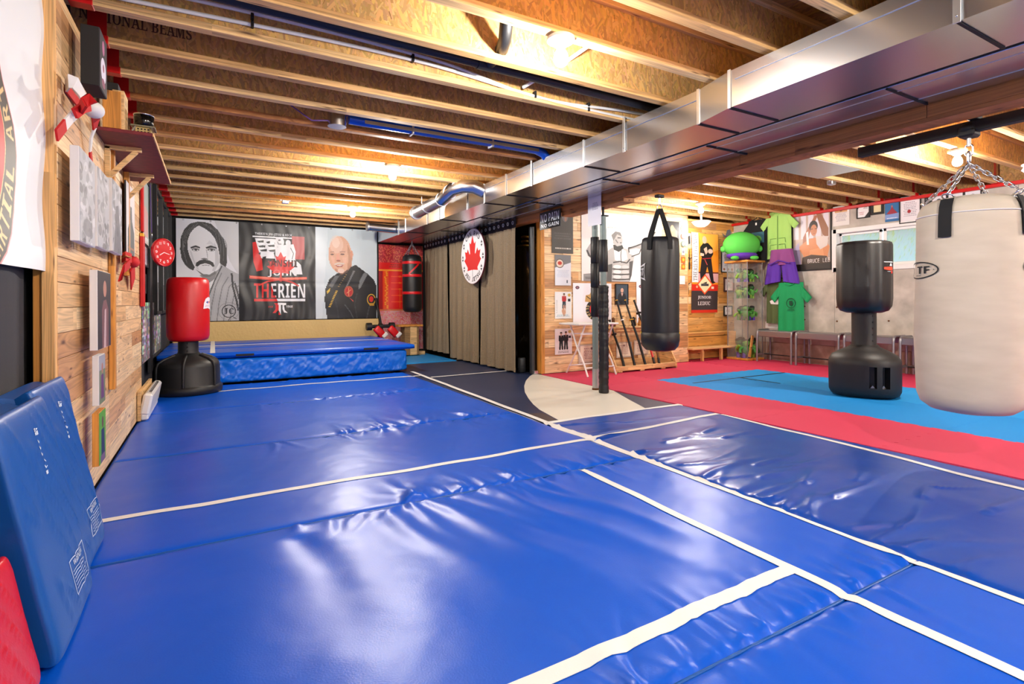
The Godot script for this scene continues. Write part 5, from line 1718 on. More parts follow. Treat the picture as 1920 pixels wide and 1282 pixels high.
	a.poly([0.38, 0.385, 0.44, 0.375, 0.50, 0.385, 0.48, 0.395, 0.42, 0.395], g.call(0.45))
	a.poly([0.30, 0.455, 0.31, 0.425, 0.37, 0.40, 0.44, 0.393, 0.52, 0.40, 0.58, 0.42, 0.60, 0.455, 0.57, 0.463, 0.53, 0.44, 0.45, 0.428, 0.37, 0.442, 0.33, 0.463], g.call(0.20))
	a.line([0.40, 0.452, 0.46, 0.446, 0.52, 0.451], 0.010, g.call(0.50))
	# round mark
	a.ring(0.83, 0.905, 0.11, 0.062, 0.014, g.call(0.12))
	a.ring(0.83, 0.905, 0.17, 0.085, 0.006, g.call(0.48))
	a.text("J", 0.755, 0.875, 0.815, 0.935, g.call(0.15), true, "Droid Serif")
	a.text("C", 0.835, 0.875, 0.91, 0.935, g.call(0.15), true, "Droid Serif")
	a.line([0.86, 0.965, 0.82, 0.998], 0.01, g.call(0.15))
	a.line([0.9, 0.963, 0.96, 0.985], 0.01, g.call(0.15))
	a.soft(3)
	return a.tex()

func emblem_print() -> Texture2D:
	var a := Art.new(700, 900, Color(0.11, 0.11, 0.115))
	var red := Color(0.86, 0.13, 0.12)
	var wht := Color(0.93, 0.93, 0.94)
	var rg := RandomNumberGenerator.new()
	rg.seed = 2
	a.text("THERIEN JIU-JITSU & KICK", 0.20, 0.095, 0.68, 0.125, wht)
	a.rect(0.17, 0.13, 0.68, 0.145, wht)
	a.rect(0.68, 0.115, 0.85, 0.36, Color(0.72, 0.28, 0.28))
	a.poly([0.17, 0.20, 0.27, 0.18, 0.30, 0.48, 0.22, 0.50, 0.18, 0.40], red)
	# white brush sign and figures
	a.poly([0.20, 0.155, 0.46, 0.155, 0.45, 0.20, 0.50, 0.25, 0.44, 0.30, 0.46, 0.36, 0.28, 0.36, 0.24, 0.27], wht)
	for q in [[0.23, 0.185, 0.08], [0.34, 0.19, 0.05], [0.24, 0.235, 0.07], [0.36, 0.225, 0.09], [0.26, 0.275, 0.09], [0.37, 0.275, 0.09], [0.29, 0.35, 0.05], [0.24, 0.31, 0.03], [0.30, 0.235, 0.03]]:
		a.poly([q[0], q[1], q[0] + q[2], q[1] - 0.012, q[0] + q[2], q[1] + 0.012, q[0] + 0.02, q[1] + 0.014], Color(0.11, 0.11, 0.115))
	a.ell(0.515, 0.185, 0.062, 0.056, wht)
	a.ell(0.63, 0.19, 0.035, 0.035, wht)
	a.poly([0.46, 0.26, 0.52, 0.22, 0.60, 0.21, 0.70, 0.20, 0.73, 0.28, 0.72, 0.36, 0.80, 0.42, 0.82, 0.52, 0.72, 0.52, 0.60, 0.40, 0.46, 0.38], wht)
	a.line([0.49, 0.18, 0.50, 0.205, 0.54, 0.205], 0.006, Color(0.2, 0.2, 0.2))
	a.line([0.50, 0.165, 0.53, 0.162], 0.012, Color(0.2, 0.2, 0.2))
	a.line([0.66, 0.24, 0.70, 0.30, 0.68, 0.36], 0.008, Color(0.3, 0.3, 0.3))
	# leaf
	var lf := leaf()
	var lp := []
	for q in lf:
		lp.append(0.53 + q.x * 0.19)
		lp.append(0.44 - q.y * 0.155)
	a.poly(lp, red)
	a.text("HANSHI", 0.31, 0.37, 0.75, 0.445, Color(0.16, 0.15, 0.15))
	a.text("JOHN", 0.36, 0.475, 0.74, 0.555, wht)
	a.poly(lp, Color(red.r, red.g, red.b, 0.75))
	a.text("HANSHI", 0.33, 0.372, 0.74, 0.44, Color(0.30, 0.10, 0.10, 0.8))
	# THERIEN, red then white
	a.text("THERIEN", 0.185, 0.62, 0.855, 0.77, wht)
	a.rect(0.185, 0.78, 0.855, 0.808, wht)
	for y in range(int(0.61 * a.h), int(0.815 * a.h)):
		var edge := int(a.w * lerpf(0.39, 0.49, (float(y) / a.h - 0.61) / 0.2))
		for x in range(int(0.17 * a.w), edge):
			if a.im.get_pixel(x, y).r > 0.6:
				a.im.set_pixel(x, y, red)
	a.text("EST", 0.37, 0.855, 0.43, 0.875, red)
	a.text("1968", 0.60, 0.850, 0.685, 0.875, wht)
	a.poly([0.44, 0.825, 0.50, 0.825, 0.50, 0.95, 0.53, 0.95, 0.49, 0.90, 0.46, 0.93, 0.42, 0.93, 0.46, 0.89, 0.46, 0.845], red)
	a.poly([0.49, 0.82, 0.60, 0.825, 0.60, 0.845, 0.57, 0.85, 0.58, 0.90, 0.62, 0.93, 0.57, 0.925, 0.55, 0.89, 0.55, 0.845, 0.53, 0.845, 0.53, 0.95, 0.50, 0.90, 0.50, 0.845, 0.49, 0.845], wht)
	# belt
	a.poly([0.13, 0.54, 0.50, 0.56, 0.88, 0.545, 0.88, 0.572, 0.50, 0.59, 0.13, 0.572], Color(0.88, 0.30, 0.22))
	a.line([0.14, 0.552, 0.5, 0.572, 0.87, 0.558], 0.008, Color(0.96, 0.62, 0.50))
	a.line([0.50, 0.58, 0.36, 0.60, 0.25, 0.64], 0.022, Color(0.86, 0.24, 0.18))
	a.line([0.54, 0.58, 0.68, 0.605, 0.77, 0.645], 0.022, Color(0.80, 0.20, 0.17))
	a.ell(0.53, 0.575, 0.025, 0.025, Color(0.80, 0.18, 0.14))
	a.soft(2)
	return a.tex()

func leaf() -> PackedVector2Array:
	var h := [[0.0, 1.0], [0.17, 0.66], [0.23, 0.64], [0.36, 0.72], [0.27, 0.24], [0.33, 0.21], [0.55, 0.46], [0.62, 0.34], [0.68, 0.31], [0.88, 0.36], [0.80, 0.10], [0.84, 0.04], [0.96, -0.02], [0.55, -0.34], [0.60, -0.50], [0.06, -0.43], [0.06, -0.86]]
	var p := PackedVector2Array()
	for q in h:
		p.append(Vector2(q[0], q[1]))
	for k in range(h.size() - 1, 0, -1):
		p.append(Vector2(-h[k][0], h[k][1]))
	return p

func portrait_b() -> Texture2D:
	var a := Art.new(512, 800, Color(0.80, 0.85, 0.87))
	a.poly([0, 0, 0.2, 0, 0.1, 1, 0, 1], Color(0.84, 0.88, 0.90))
	# jacket
	a.poly([0.34, 0.50, 0.58, 0.42, 0.64, 0.40, 0.82, 0.49, 0.94, 0.56, 0.99, 0.64, 0.98, 1, 0.18, 1, 0.14, 0.80, 0.15, 0.68, 0.22, 0.56], Color(0.09, 0.09, 0.10))
	a.poly([0.78, 0.48, 0.84, 0.50, 0.72, 0.66, 0.68, 0.68, 0.70, 0.58], Color(0.45, 0.46, 0.47))
	a.poly([0.60, 0.46, 0.63, 0.47, 0.48, 0.68, 0.44, 0.70], Color(0.40, 0.41, 0.42))
	a.poly([0.30, 0.53, 0.38, 0.52, 0.26, 0.66, 0.20, 0.64], Color(0.36, 0.37, 0.38))
	a.line([0.45, 0.84, 0.55, 0.93, 0.60, 1], 0.016, Color(0.30, 0.31, 0.32))
	a.line([0.88, 0.84, 0.84, 0.94, 0.82, 1], 0.02, Color(0.24, 0.24, 0.26))
	a.line([0.30, 0.78, 0.34, 0.9, 0.36, 1], 0.02, Color(0.16, 0.16, 0.17))
	a.line([0.66, 0.72, 0.62, 0.84, 0.66, 1], 0.02, Color(0.18, 0.18, 0.19))
	# head
	a.ell(0.385, 0.29, 0.185, 0.205, Color(0.86, 0.66, 0.55))
	a.poly([0.21, 0.30, 0.57, 0.24, 0.58, 0.38, 0.50, 0.46, 0.42, 0.505, 0.36, 0.49, 0.28, 0.43], Color(0.87, 0.68, 0.57))
	a.ell(0.33, 0.18, 0.11, 0.10, Color(0.95, 0.84, 0.77, 0.45))
	a.ell(0.32, 0.16, 0.06, 0.06, Color(0.97, 0.90, 0.85, 0.45))
	a.poly([0.50, 0.16, 0.56, 0.26, 0.585, 0.32, 0.575, 0.42, 0.50, 0.47, 0.52, 0.34], Color(0.76, 0.56, 0.44))
	a.ell(0.575, 0.285, 0.022, 0.045, Color(0.82, 0.58, 0.47))
	a.poly([0.24, 0.31, 0.30, 0.33, 0.30, 0.40, 0.27, 0.40], Color(0.93, 0.72, 0.64, 0.6))
	a.poly([0.42, 0.32, 0.50, 0.32, 0.48, 0.40, 0.44, 0.38], Color(0.93, 0.74, 0.66, 0.5))
	a.poly([0.30, 0.44, 0.42, 0.49, 0.50, 0.46, 0.55, 0.40, 0.57, 0.42, 0.50, 0.49, 0.40, 0.52, 0.30, 0.47], Color(0.66, 0.46, 0.37, 0.5))
	a.soft(7)
	a.line([0.23, 0.268, 0.29, 0.262], 0.010, Color(0.62, 0.46, 0.40))
	a.line([0.38, 0.262, 0.47, 0.258], 0.012, Color(0.62, 0.46, 0.40))
	a.ell(0.26, 0.292, 0.028, 0.008, Color(0.50, 0.40, 0.38))
	a.ell(0.425, 0.286, 0.034, 0.009, Color(0.48, 0.38, 0.36))
	a.poly([0.33, 0.28, 0.37, 0.28, 0.385, 0.35, 0.36, 0.365, 0.32, 0.36], Color(0.90, 0.66, 0.57))
	a.ell(0.36, 0.36, 0.035, 0.010, Color(0.70, 0.46, 0.40))
	a.poly([0.29, 0.395, 0.36, 0.378, 0.46, 0.385, 0.45, 0.40, 0.36, 0.395, 0.30, 0.41], Color(0.86, 0.80, 0.76))
	a.poly([0.31, 0.41, 0.44, 0.402, 0.42, 0.425, 0.34, 0.428], Color(0.64, 0.32, 0.30))
	a.poly([0.33, 0.41, 0.43, 0.404, 0.41, 0.415, 0.34, 0.418], Color(0.93, 0.90, 0.88))
	a.ell(0.40, 0.47, 0.055, 0.028, Color(0.90, 0.78, 0.72))
	# embroidery and crests
	for k in 11:
		a.rect(0.20 + 0.011 * k, 0.86 - 0.017 * k, 0.235 + 0.011 * k, 0.871 - 0.017 * k, Color(0.82, 0.66, 0.20))
	for k in 7:
		a.rect(0.35 + 0.02 * k, 0.64 - 0.022 * k, 0.375 + 0.02 * k, 0.65 - 0.022 * k, Color(0.55, 0.44, 0.24))
	a.poly([0.17, 0.70, 0.23, 0.66, 0.22, 0.70, 0.18, 0.73], Color(0.85, 0.70, 0.18))
	a.ell(0.525, 0.70, 0.075, 0.062, Color(0.72, 0.30, 0.20))
	a.ell(0.525, 0.705, 0.055, 0.045, Color(0.72, 0.12, 0.15))
	a.line([0.49, 0.72, 0.56, 0.68], 0.012, Color(0.85, 0.60, 0.40))
	a.line([0.525, 0.66, 0.525, 0.75], 0.010, Color(0.85, 0.60, 0.40))
	a.poly([0.52, 0.76, 0.60, 0.82, 0.60, 0.80], Color(0.70, 0.24, 0.22))
	a.ell(0.90, 0.79, 0.075, 0.065, Color(0.80, 0.62, 0.18))
	a.ell(0.90, 0.79, 0.058, 0.052, Color(0.10, 0.09, 0.09))
	a.ell(0.90, 0.785, 0.036, 0.034, Color(0.82, 0.16, 0.12))
	a.poly([0.87, 0.83, 0.95, 0.83, 0.95, 0.86, 0.87, 0.86], Color(0.72, 0.54, 0.16))
	a.soft(3)
	return a.tex()

# ---- the middle: curtain, posts, plank wall
func middle_side() -> void:
	# burlap curtain panels
	var cz := [[-10.78, -9.52, 0.055, "first burlap curtain panel next to the red door print"], [-9.46, -8.13, 0.0, "middle burlap curtain panel behind the round leaf sign"], [-8.05, -6.84, 0.0, "last burlap curtain panel beside the dark service gap"]]
	for k in 3:
		var q: Array = cz[k]
		var z0: float = q[0]
		var z1: float = q[1]
		var cu := thing("burlap_curtain", q[3], "curtain", Vector3(3.97, 0, (z0 + z1) / 2), "burlap curtain panels")
		var zc := (z0 + z1) / 2
		var wave := func(u: float, v: float) -> Vector3:
			var z := lerpf(z0, z1, u)
			var fl := 0.35 + 0.65 * v
			var sp := 1.0 - (0.06 * v * v if k == 1 else 0.0)
			return Vector3(0.03 * fl * sin(u * 26.0 + k * 2.0) + 0.014 * sin(u * 61.0 + v * 2.0), 2.20 - v * (2.18 - q[2]), (z - zc) * sp)
		part(cu, "cloth", MB.new().sheet(90, 14, wave, 0.004).mesh(), M.burlap)
		var hd := part(cu, "header", MB.new().sheet(60, 2, func(u: float, v: float) -> Vector3: return Vector3(0.012 * sin(u * 26.0 + k * 2.0), 2.33 - 0.13 * v, lerpf(z0, z1, u) - zc), 0.005).mesh(), M.burlap_dark)
		for i in 8:
			part(hd, "eyelet", MB.new().tube(circle(Vector3(-0.02, 2.275, lerpf(z0, z1, (i + 0.5) / 8.0) - zc), 0.024, 14, Basis(Vector3(0, 0, 1), PI / 2)), 0.006, 6, true).mesh(), M.galv_edge)
	# round sign with a red leaf
	var a := Art.new(512, 512, Color(0.93, 0.92, 0.92))
	var lp := []
	for q in leaf():
		lp.append(0.5 + q.x * (0.37 if q.y > -0.6 else 0.0))
		lp.append(0.555 - maxf(q.y, -0.47) * 0.44)
	a.poly(lp, Color(0.84, 0.13, 0.11))
	a.line([0.5, 0.76, 0.5, 0.87], 0.010, Color(0.10, 0.10, 0.10))
	var bk := Color(0.08, 0.08, 0.10)
	a.arc_text("CAN RYU", 0.5, 0.5, 0.42, 0.42, -PI / 2 - 0.66, 0.22, 0.075, 0.085, bk)
	a.arc_text("JIU JITSU", 0.5, 0.5, 0.42, 0.42, PI / 2 + 0.72, -0.18, 0.06, 0.08, bk, true)
	for ang in [0.05, 0.55, -0.5, PI - 0.05, PI - 0.55, PI + 0.5]:
		var c := Vector2(0.5 + 0.425 * cos(ang), 0.5 + 0.425 * sin(ang))
		for s in [-1.0, 1.0]:
			a.poly([c.x - 0.036, c.y + s * 0.012, c.x + 0.036, c.y + s * 0.012, c.x, c.y + s * 0.06], bk)
	a.soft(2)
	var ds := thing("leaf_sign", "round white sign with a red maple leaf lettered CAN RYU JIU JITSU", "sign", Vector3(3.84, 1.856, -8.10), "", Basis(Vector3(0, 0, 1), Vector3.UP, Vector3.LEFT))
	part(ds, "board", MB.new().prism(circle2(0.475, 56), -0.02, 0.0).mesh(), mat(Color(0.36, 0.10, 0.16), 0.5))
	part(ds, "face", MB.new().prism(circle2(0.467, 56), 0.0, 0.003).mesh(), print_mat(a.tex(), 0.4))
	part(ds, "hanger", MB.new().tube([Vector3(0, 0.44, -0.01), Vector3(0.0, 0.475, -0.01)], 0.004, 6).mesh(), M.steel)
	# service gap: upright pipe and shiny tank behind
	var up := thing("upright_pipe", "dark grey upright pipe at the edge of the dark service gap", "pipe", Vector3(4.17, 0, -6.72))
	part(up, "pipe", MB.new().tube([Vector3(0, 0, 0), Vector3(0, 2.2, 0)], 0.045, 18).mesh(), mat(Color(0.22, 0.23, 0.24), 0.35, 0.4))
	part(up, "foot", boxm(Vector3(0.08, 0.06, 0.08), 0.01), M.steel, Vector3(0.02, 0.02, 0.04))
	var wh := thing("wrapped_tank", "dark tank in shiny amber film behind the curtain's edge", "tank", Vector3(4.55, 0, -7.35))
	part(wh, "shell", MB.new().lathe([Vector2(0.001, 0), Vector2(0.28, 0), Vector2(0.28, 1.95), Vector2(0.24, 2.0), Vector2(0.001, 2.02)], 28, Transform3D.IDENTITY, 1.0, func(an: float, y: float) -> float: return 1.0 + 0.03 * sin(an * 9.0 + y * 5.0)).mesh(), mat(Color(0.20, 0.15, 0.06), 0.15, 0.5))
	for y in [1.98, 2.05, 2.12]:
		part(wh, "coil", MB.new().tube(circle(Vector3(-0.12, y, 0.1), 0.1, 18), 0.02, 8, true).mesh(), M.brass)
	solo("small_canister", "short grey canister on the floor beside the upright pipe", "canister", MB.new().lathe([Vector2(0.001, 0), Vector2(0.06, 0), Vector2(0.06, 0.2), Vector2(0.05, 0.22), Vector2(0.001, 0.22)], 18).mesh(), mat(Color(0.25, 0.26, 0.27), 0.5), Vector3(4.12, 0.0, -6.95))
	# posts
	var p1 := thing("padded_post", "grey steel post with black foam sleeves half way up", "post", Vector3(4.10, -0.03, -5.13))
	part(p1, "tube", MB.new().tube([Vector3(0, 0, 0), Vector3(0, 2.25, 0)], 0.038, 20).mesh(), M.post_grey)
	part(p1, "base_ring", MB.new().tube([Vector3(0, 0.018, 0), Vector3(0, 0.28, 0)], 0.041, 20).mesh(), mat(Color(0.72, 0.72, 0.72), 0.35, 0.6))
	part(p1, "rust_patch", MB.new().lathe([Vector2(0.042, 0.018), Vector2(0.046, 0.018), Vector2(0.043, 0.045)], 18).mesh(), M.rust)
	part(p1, "sleeve", sleeve(0.92, 1.28, 0.055), M.black_vinyl)
	part(p1, "sleeve", sleeve(1.28, 1.58, 0.056), M.black_vinyl)
	part(p1, "sleeve", sleeve(1.58, 1.90, 0.054), M.black_vinyl)
	var p2 := thing("padded_post", "grey steel post wrapped in black tape down to the floor", "post", Vector3(4.04, -0.03, -4.90))
	part(p2, "tube", MB.new().tube([Vector3(0, 0, 0), Vector3(0, 2.12, 0)], 0.038, 20).mesh(), M.post_grey)
	part(p2, "screw_jack", MB.new().tube([Vector3(0, 2.1, 0), Vector3(0, 2.24, 0)], 0.014, 12).mesh(), M.dark)
	part(p2, "top_plate", boxm(Vector3(0.1, 0.012, 0.09), 0.002), M.dark, Vector3(0, 2.125, 0))
	part(p2, "sleeve", sleeve(1.46, 1.84, 0.055), M.black_vinyl)
	var wrap := MB.new()
	var pr := []
	for i in 60:
		var y := 0.02 + 1.28 * i / 59.0
		pr.append(Vector2(0.058 + 0.003 * sin(i * 2.4) + 0.002 * sin(i * 0.9), y))
	pr.insert(0, Vector2(0.001, 0.02))
	pr.append(Vector2(0.001, 1.3))
	wrap.lathe(pr, 22, Transform3D.IDENTITY, 1.0, func(an: float, y: float) -> float: return 1.0 + 0.03 * sin(an * 5.0 + y * 9.0))
	part(p2, "wrapping", wrap.mesh(), M.black_vinyl)
	# sign and paper on the beam
	var ns := Art.new(256, 192, Color(0.10, 0.11, 0.12))
	ns.text("NO PAIN", 0.05, 0.12, 0.94, 0.60, Color(0.82, 0.84, 0.87), true)
	ns.text("NO GAIN", 0.07, 0.70, 0.92, 0.90, Color(0.92, 0.93, 0.94), true)
	ns.soft(2)
	solo("slogan_sign", "black sign lettered NO PAIN NO GAIN on the beam", "sign", MB.new().card(0.50, 0.235, 0.012).mesh(), print_mat(ns.tex(), 0.4), Vector3(3.965, 2.19, -5.92), "", Basis(Vector3(0, 0, 1), Vector3.UP, Vector3.LEFT))
	var np := Art.new(96, 160, Color(0.90, 0.90, 0.93))
	var rg := RandomNumberGenerator.new()
	rg.seed = 14
	np.lines(0.3, 0.25, 0.8, 0.5, 7, Color(0.55, 0.55, 0.62), rg)
	solo("notice_paper", "white paper notice pinned on the beam above the first post", "paper", MB.new().card(0.25, 0.36, 0.002).mesh(), print_mat(np.tex()), Vector3(3.975, 2.17, -4.98), "", Basis(Vector3(0, 0, 1), Vector3.UP, Vector3.LEFT))
	plank_posters()
	table_and_rack()

func sleeve(y0: float, y1: float, r: float) -> ArrayMesh:
	return MB.new().lathe([Vector2(0.038, y0), Vector2(r - 0.004, y0), Vector2(r, y0 + 0.006), Vector2(r, y1 - 0.006), Vector2(r - 0.004, y1), Vector2(0.038, y1)], 20).mesh()

# a small printed figure: head, jacket, legs
func figure(a: Art, cx: float, y0: float, y1: float, wd: float, top: Color, leg: Color, skin: Color) -> void:
	var h := y1 - y0
	a.poly([cx - wd * 0.42, y0 + h * 0.5, cx + wd * 0.42, y0 + h * 0.5, cx + wd * 0.5, y0 + h, cx + wd * 0.12, y0 + h, cx, y0 + h * 0.62, cx - wd * 0.12, y0 + h, cx - wd * 0.5, y0 + h], leg)
	a.poly([cx - wd * 0.55, y0 + h * 0.2, cx + wd * 0.55, y0 + h * 0.2, cx + wd * 0.6, y0 + h * 0.48, cx + wd * 0.4, y0 + h * 0.55, cx - wd * 0.4, y0 + h * 0.55, cx - wd * 0.6, y0 + h * 0.48], top)
	a.poly([cx - wd * 0.12, y0 + h * 0.18, cx + wd * 0.12, y0 + h * 0.18, cx, y0 + h * 0.34], skin)
	a.ell(cx, y0 + h * 0.1, wd * 0.26, h * 0.085, skin)
	a.ell(cx, y0 + h * 0.05, wd * 0.26, h * 0.045, Color(0.2, 0.15, 0.12))

func plank_posters() -> void:
	var z := ZP + 0.004
	var rg := RandomNumberGenerator.new()
	rg.seed = 71
	var p := Art.new(160, 256, Color(0.28, 0.28, 0.27))
	p.poly([0.2, 0.0, 0.45, 0.0, 0.38, 0.3, 0.3, 0.28], Color(0.36, 0.45, 0.62))
	p.ell(0.62, 0.16, 0.16, 0.16, Color(0.42, 0.40, 0.42))
	p.poly([0.55, 0.05, 0.75, 0.05, 0.68, 0.3, 0.6, 0.3], Color(0.58, 0.45, 0.38))
	p.lines(0.1, 0.56, 0.9, 0.72, 3, Color(0.36, 0.36, 0.35), rg)
	p.lines(0.15, 0.88, 0.9, 0.94, 1, Color(0.85, 0.85, 0.83), rg)
	p.soft(2)
	sheet_picture("dark_poster", "dark grey film-style poster under the NO PAIN sign", "poster", on_z(1034, 1074, 388, 475, z), FACE_Z, p.tex())
	p = Art.new(128, 224, Color(0.86, 0.89, 0.93))
	p.poly([0, 0, 1, 0, 1, 0.24, 0, 0.42], Color(0.45, 0.47, 0.49))
	p.ell(0.3, 0.28, 0.26, 0.15, Color(0.35, 0.32, 0.30))
	p.ell(0.3, 0.28, 0.22, 0.125, Color(0.86, 0.80, 0.74))
	p.ell(0.3, 0.27, 0.13, 0.06, Color(0.72, 0.22, 0.16))
	p.lines(0.1, 0.5, 0.9, 0.75, 6, Color(0.72, 0.78, 0.86), rg)
	p.rect(0.72, 0.82, 0.8, 0.92, Color(0.3, 0.36, 0.42))
	p.soft(2)
	sheet_picture("certificate", "grey and white certificate with a round crest on the planks", "certificate", on_z(1040, 1070, 478, 535, z), FACE_Z, p.tex())
	p = Art.new(128, 192, Color(0.90, 0.91, 0.92))
	p.poly([0.4, 0.72, 0.5, 0.5, 0.6, 0.72, 0.62, 0.9, 0.5, 0.92], Color(0.80, 0.62, 0.52))
	figure(p, 0.55, 0.05, 0.62, 0.22, Color(0.72, 0.16, 0.18), Color(0.16, 0.2, 0.24), Color(0.78, 0.58, 0.48))
	p.rect(0.50, 0.5, 0.56, 0.86, Color(0.80, 0.62, 0.52))
	p.rect(0.60, 0.5, 0.65, 0.82, Color(0.80, 0.62, 0.52))
	p.ell(0.86, 0.12, 0.09, 0.06, Color(0.80, 0.66, 0.34))
	p.rect(0.78, 0.26, 0.94, 0.36, Color(0.16, 0.16, 0.18))
	p.lines(0.06, 0.86, 0.9, 0.95, 2, Color(0.5, 0.66, 0.76), rg)
	p.lines(0.06, 0.3, 0.16, 0.8, 14, Color(0.7, 0.7, 0.72), rg)
	p.soft(2)
	sheet_picture("fighter_poster", "white poster of one fighter in red top and shorts", "poster", on_z(1040, 1071, 547, 597, z), FACE_Z, p.tex())
	p = Art.new(128, 192, Color(0.90, 0.86, 0.86))
	figure(p, 0.36, 0.12, 0.82, 0.24, Color(0.10, 0.10, 0.11), Color(0.10, 0.10, 0.11), Color(0.74, 0.56, 0.48))
	figure(p, 0.64, 0.10, 0.82, 0.24, Color(0.10, 0.10, 0.11), Color(0.10, 0.10, 0.11), Color(0.74, 0.56, 0.48))
	p.ell(0.86, 0.12, 0.09, 0.06, Color(0.76, 0.64, 0.36))
	p.rect(0.80, 0.28, 0.94, 0.37, Color(0.16, 0.16, 0.18))
	p.lines(0.1, 0.87, 0.9, 0.96, 2, Color(0.4, 0.36, 0.38), rg)
	p.soft(2)
	sheet_picture("duo_poster", "white poster of two people in black uniforms near the floor", "poster", on_z(1040, 1072, 616, 664, z), FACE_Z, p.tex())
	# big black and white poster of an athlete
	var b := Art.new(768, 640, Color(0.88, 0.88, 0.88))
	var g := func(v: float) -> Color: return Color(v, v * 1.005, v * 1.01)
	b.poly([0.02, 0.90, 0.16, 0.88, 0.2, 1, 0.02, 1], g.call(0.55))
	b.poly([0.24, 0.62, 0.36, 0.50, 0.50, 0.50, 0.58, 0.52, 0.64, 0.60, 0.61, 0.80, 0.57, 1, 0.28, 1, 0.27, 0.80], g.call(0.66))
	b.poly([0.05, 0.56, 0.10, 0.46, 0.2, 0.40, 0.28, 0.50, 0.26, 0.68, 0.14, 0.70, 0.07, 0.64], g.call(0.60))
	b.line([0.06, 0.56, 0.09, 0.64, 0.15, 0.68, 0.22, 0.69], 0.02, g.call(0.22))
	b.poly([0.56, 0.50, 0.66, 0.46, 0.74, 0.40, 0.84, 0.33, 0.90, 0.22, 0.93, 0.20, 0.92, 0.26, 0.86, 0.38, 0.74, 0.48, 0.71, 0.56, 0.62, 0.62, 0.56, 0.58], g.call(0.58))
	b.poly([0.57, 0.52, 0.66, 0.49, 0.72, 0.50, 0.70, 0.56, 0.62, 0.60, 0.57, 0.58], g.call(0.84))
	b.line([0.56, 0.50, 0.66, 0.455, 0.76, 0.40, 0.86, 0.31, 0.91, 0.22], 0.018, g.call(0.24))
	b.line([0.60, 0.62, 0.70, 0.57, 0.72, 0.5], 0.012, g.call(0.26))
	b.line([0.57, 0.56, 0.56, 0.49, 0.60, 0.48], 0.014, g.call(0.18))
	b.poly([0.38, 0.54, 0.46, 0.50, 0.53, 0.54, 0.55, 0.66, 0.46, 0.72, 0.39, 0.68], g.call(0.86))
	b.line([0.47, 0.52, 0.465, 0.62, 0.47, 0.72], 0.010, g.call(0.34))
	b.line([0.37, 0.72, 0.45, 0.70, 0.54, 0.72, 0.58, 0.66], 0.016, g.call(0.28))
	for i in 3:
		b.ell(0.42, 0.78 + 0.075 * i, 0.05, 0.028, g.call(0.85))
		b.ell(0.52, 0.78 + 0.075 * i, 0.045, 0.028, g.call(0.76))
		b.line([0.36, 0.815 + 0.075 * i, 0.46, 0.82 + 0.075 * i, 0.57, 0.81 + 0.075 * i], 0.014, g.call(0.24))
	b.poly([0.30, 0.76, 0.36, 0.74, 0.35, 1, 0.29, 1], g.call(0.34))
	b.poly([0.57, 0.70, 0.62, 0.68, 0.60, 0.9, 0.57, 1], g.call(0.30))
	b.poly([0.37, 0.46, 0.48, 0.45, 0.50, 0.50, 0.44, 0.56, 0.38, 0.53], g.call(0.16))
	b.poly([0.37, 0.30, 0.43, 0.27, 0.48, 0.32, 0.49, 0.40, 0.475, 0.46, 0.42, 0.48, 0.37, 0.44], g.call(0.66))
	b.poly([0.35, 0.32, 0.40, 0.26, 0.46, 0.27, 0.48, 0.33, 0.42, 0.30, 0.375, 0.40], g.call(0.45))
	b.line([0.425, 0.352, 0.465, 0.35], 0.012, g.call(0.2))
	b.line([0.455, 0.425, 0.475, 0.42], 0.010, g.call(0.25))
	b.line([0.40, 0.38, 0.43, 0.43], 0.014, g.call(0.42))
	b.text("of", 0.38, 0.115, 0.41, 0.15, g.call(0.66), false, "Droid Serif")
	b.text("...are working for you\"", 0.27, 0.19, 0.73, 0.225, g.call(0.56), false, "Droid Serif")
	b.ring(0.88, 0.78, 0.13, 0.16, 0.006, g.call(0.62))
	b.poly([0.76, 0.62, 0.80, 0.56, 0.80, 0.60, 0.82, 0.62, 0.80, 0.64], g.call(0.2))
	b.lines(0.03, 0.94, 0.14, 0.98, 2, g.call(0.2), rg)
	b.soft(2)
	sheet_picture("athlete_poster", "large black and white poster of a flexing bare-chested athlete with one arm raised", "poster", on_z(1090, 1240, 402, 528, z), FACE_Z, b.tex())
	# white posters with a red flexing emblem
	var w := Art.new(320, 400, Color(0.92, 0.92, 0.95))
	w.ell(0.11, 0.11, 0.05, 0.04, Color(0.25, 0.2, 0.25))
	w.ell(0.11, 0.11, 0.03, 0.024, Color(0.6, 0.4, 0.45))
	w.ell(0.62, 0.66, 0.30, 0.28, Color(0.10, 0.09, 0.09))
	w.ell(0.64, 0.65, 0.22, 0.21, Color(0.84, 0.15, 0.12))
	w.poly([0.30, 0.46, 0.32, 0.30, 0.42, 0.28, 0.46, 0.20, 0.56, 0.20, 0.60, 0.30, 0.72, 0.28, 0.80, 0.34, 0.78, 0.46, 0.55, 0.48], Color(0.76, 0.60, 0.36))
	w.line([0.34, 0.32, 0.44, 0.40, 0.48, 0.36], 0.02, Color(0.15, 0.12, 0.1))
	w.line([0.46, 0.24, 0.5, 0.34, 0.58, 0.36], 0.02, Color(0.15, 0.12, 0.1))
	w.arc_text("GLADIATOR", 0.62, 0.66, 0.26, 0.245, PI + 0.35, -0.3, 0.055, 0.06, Color(0.86, 0.74, 0.50), true)
	w.ell(0.60, 0.66, 0.09, 0.07, Color(0.55, 0.08, 0.08))
	w.soft(2)
	var wm := w.tex()
	sheet_picture("emblem_poster", "white poster with a red GLADIATOR emblem and a flexing arm above the folding table", "poster", on_z(1074, 1146, 531, 606, z), FACE_Z, wm)
	sheet_picture("emblem_poster", "white poster with a small round crest half hidden by the hanging black bag", "poster", on_z(1193, 1262, 529, 604, z), FACE_Z, wm)
	p = Art.new(96, 144, Color(0.22, 0.28, 0.33))
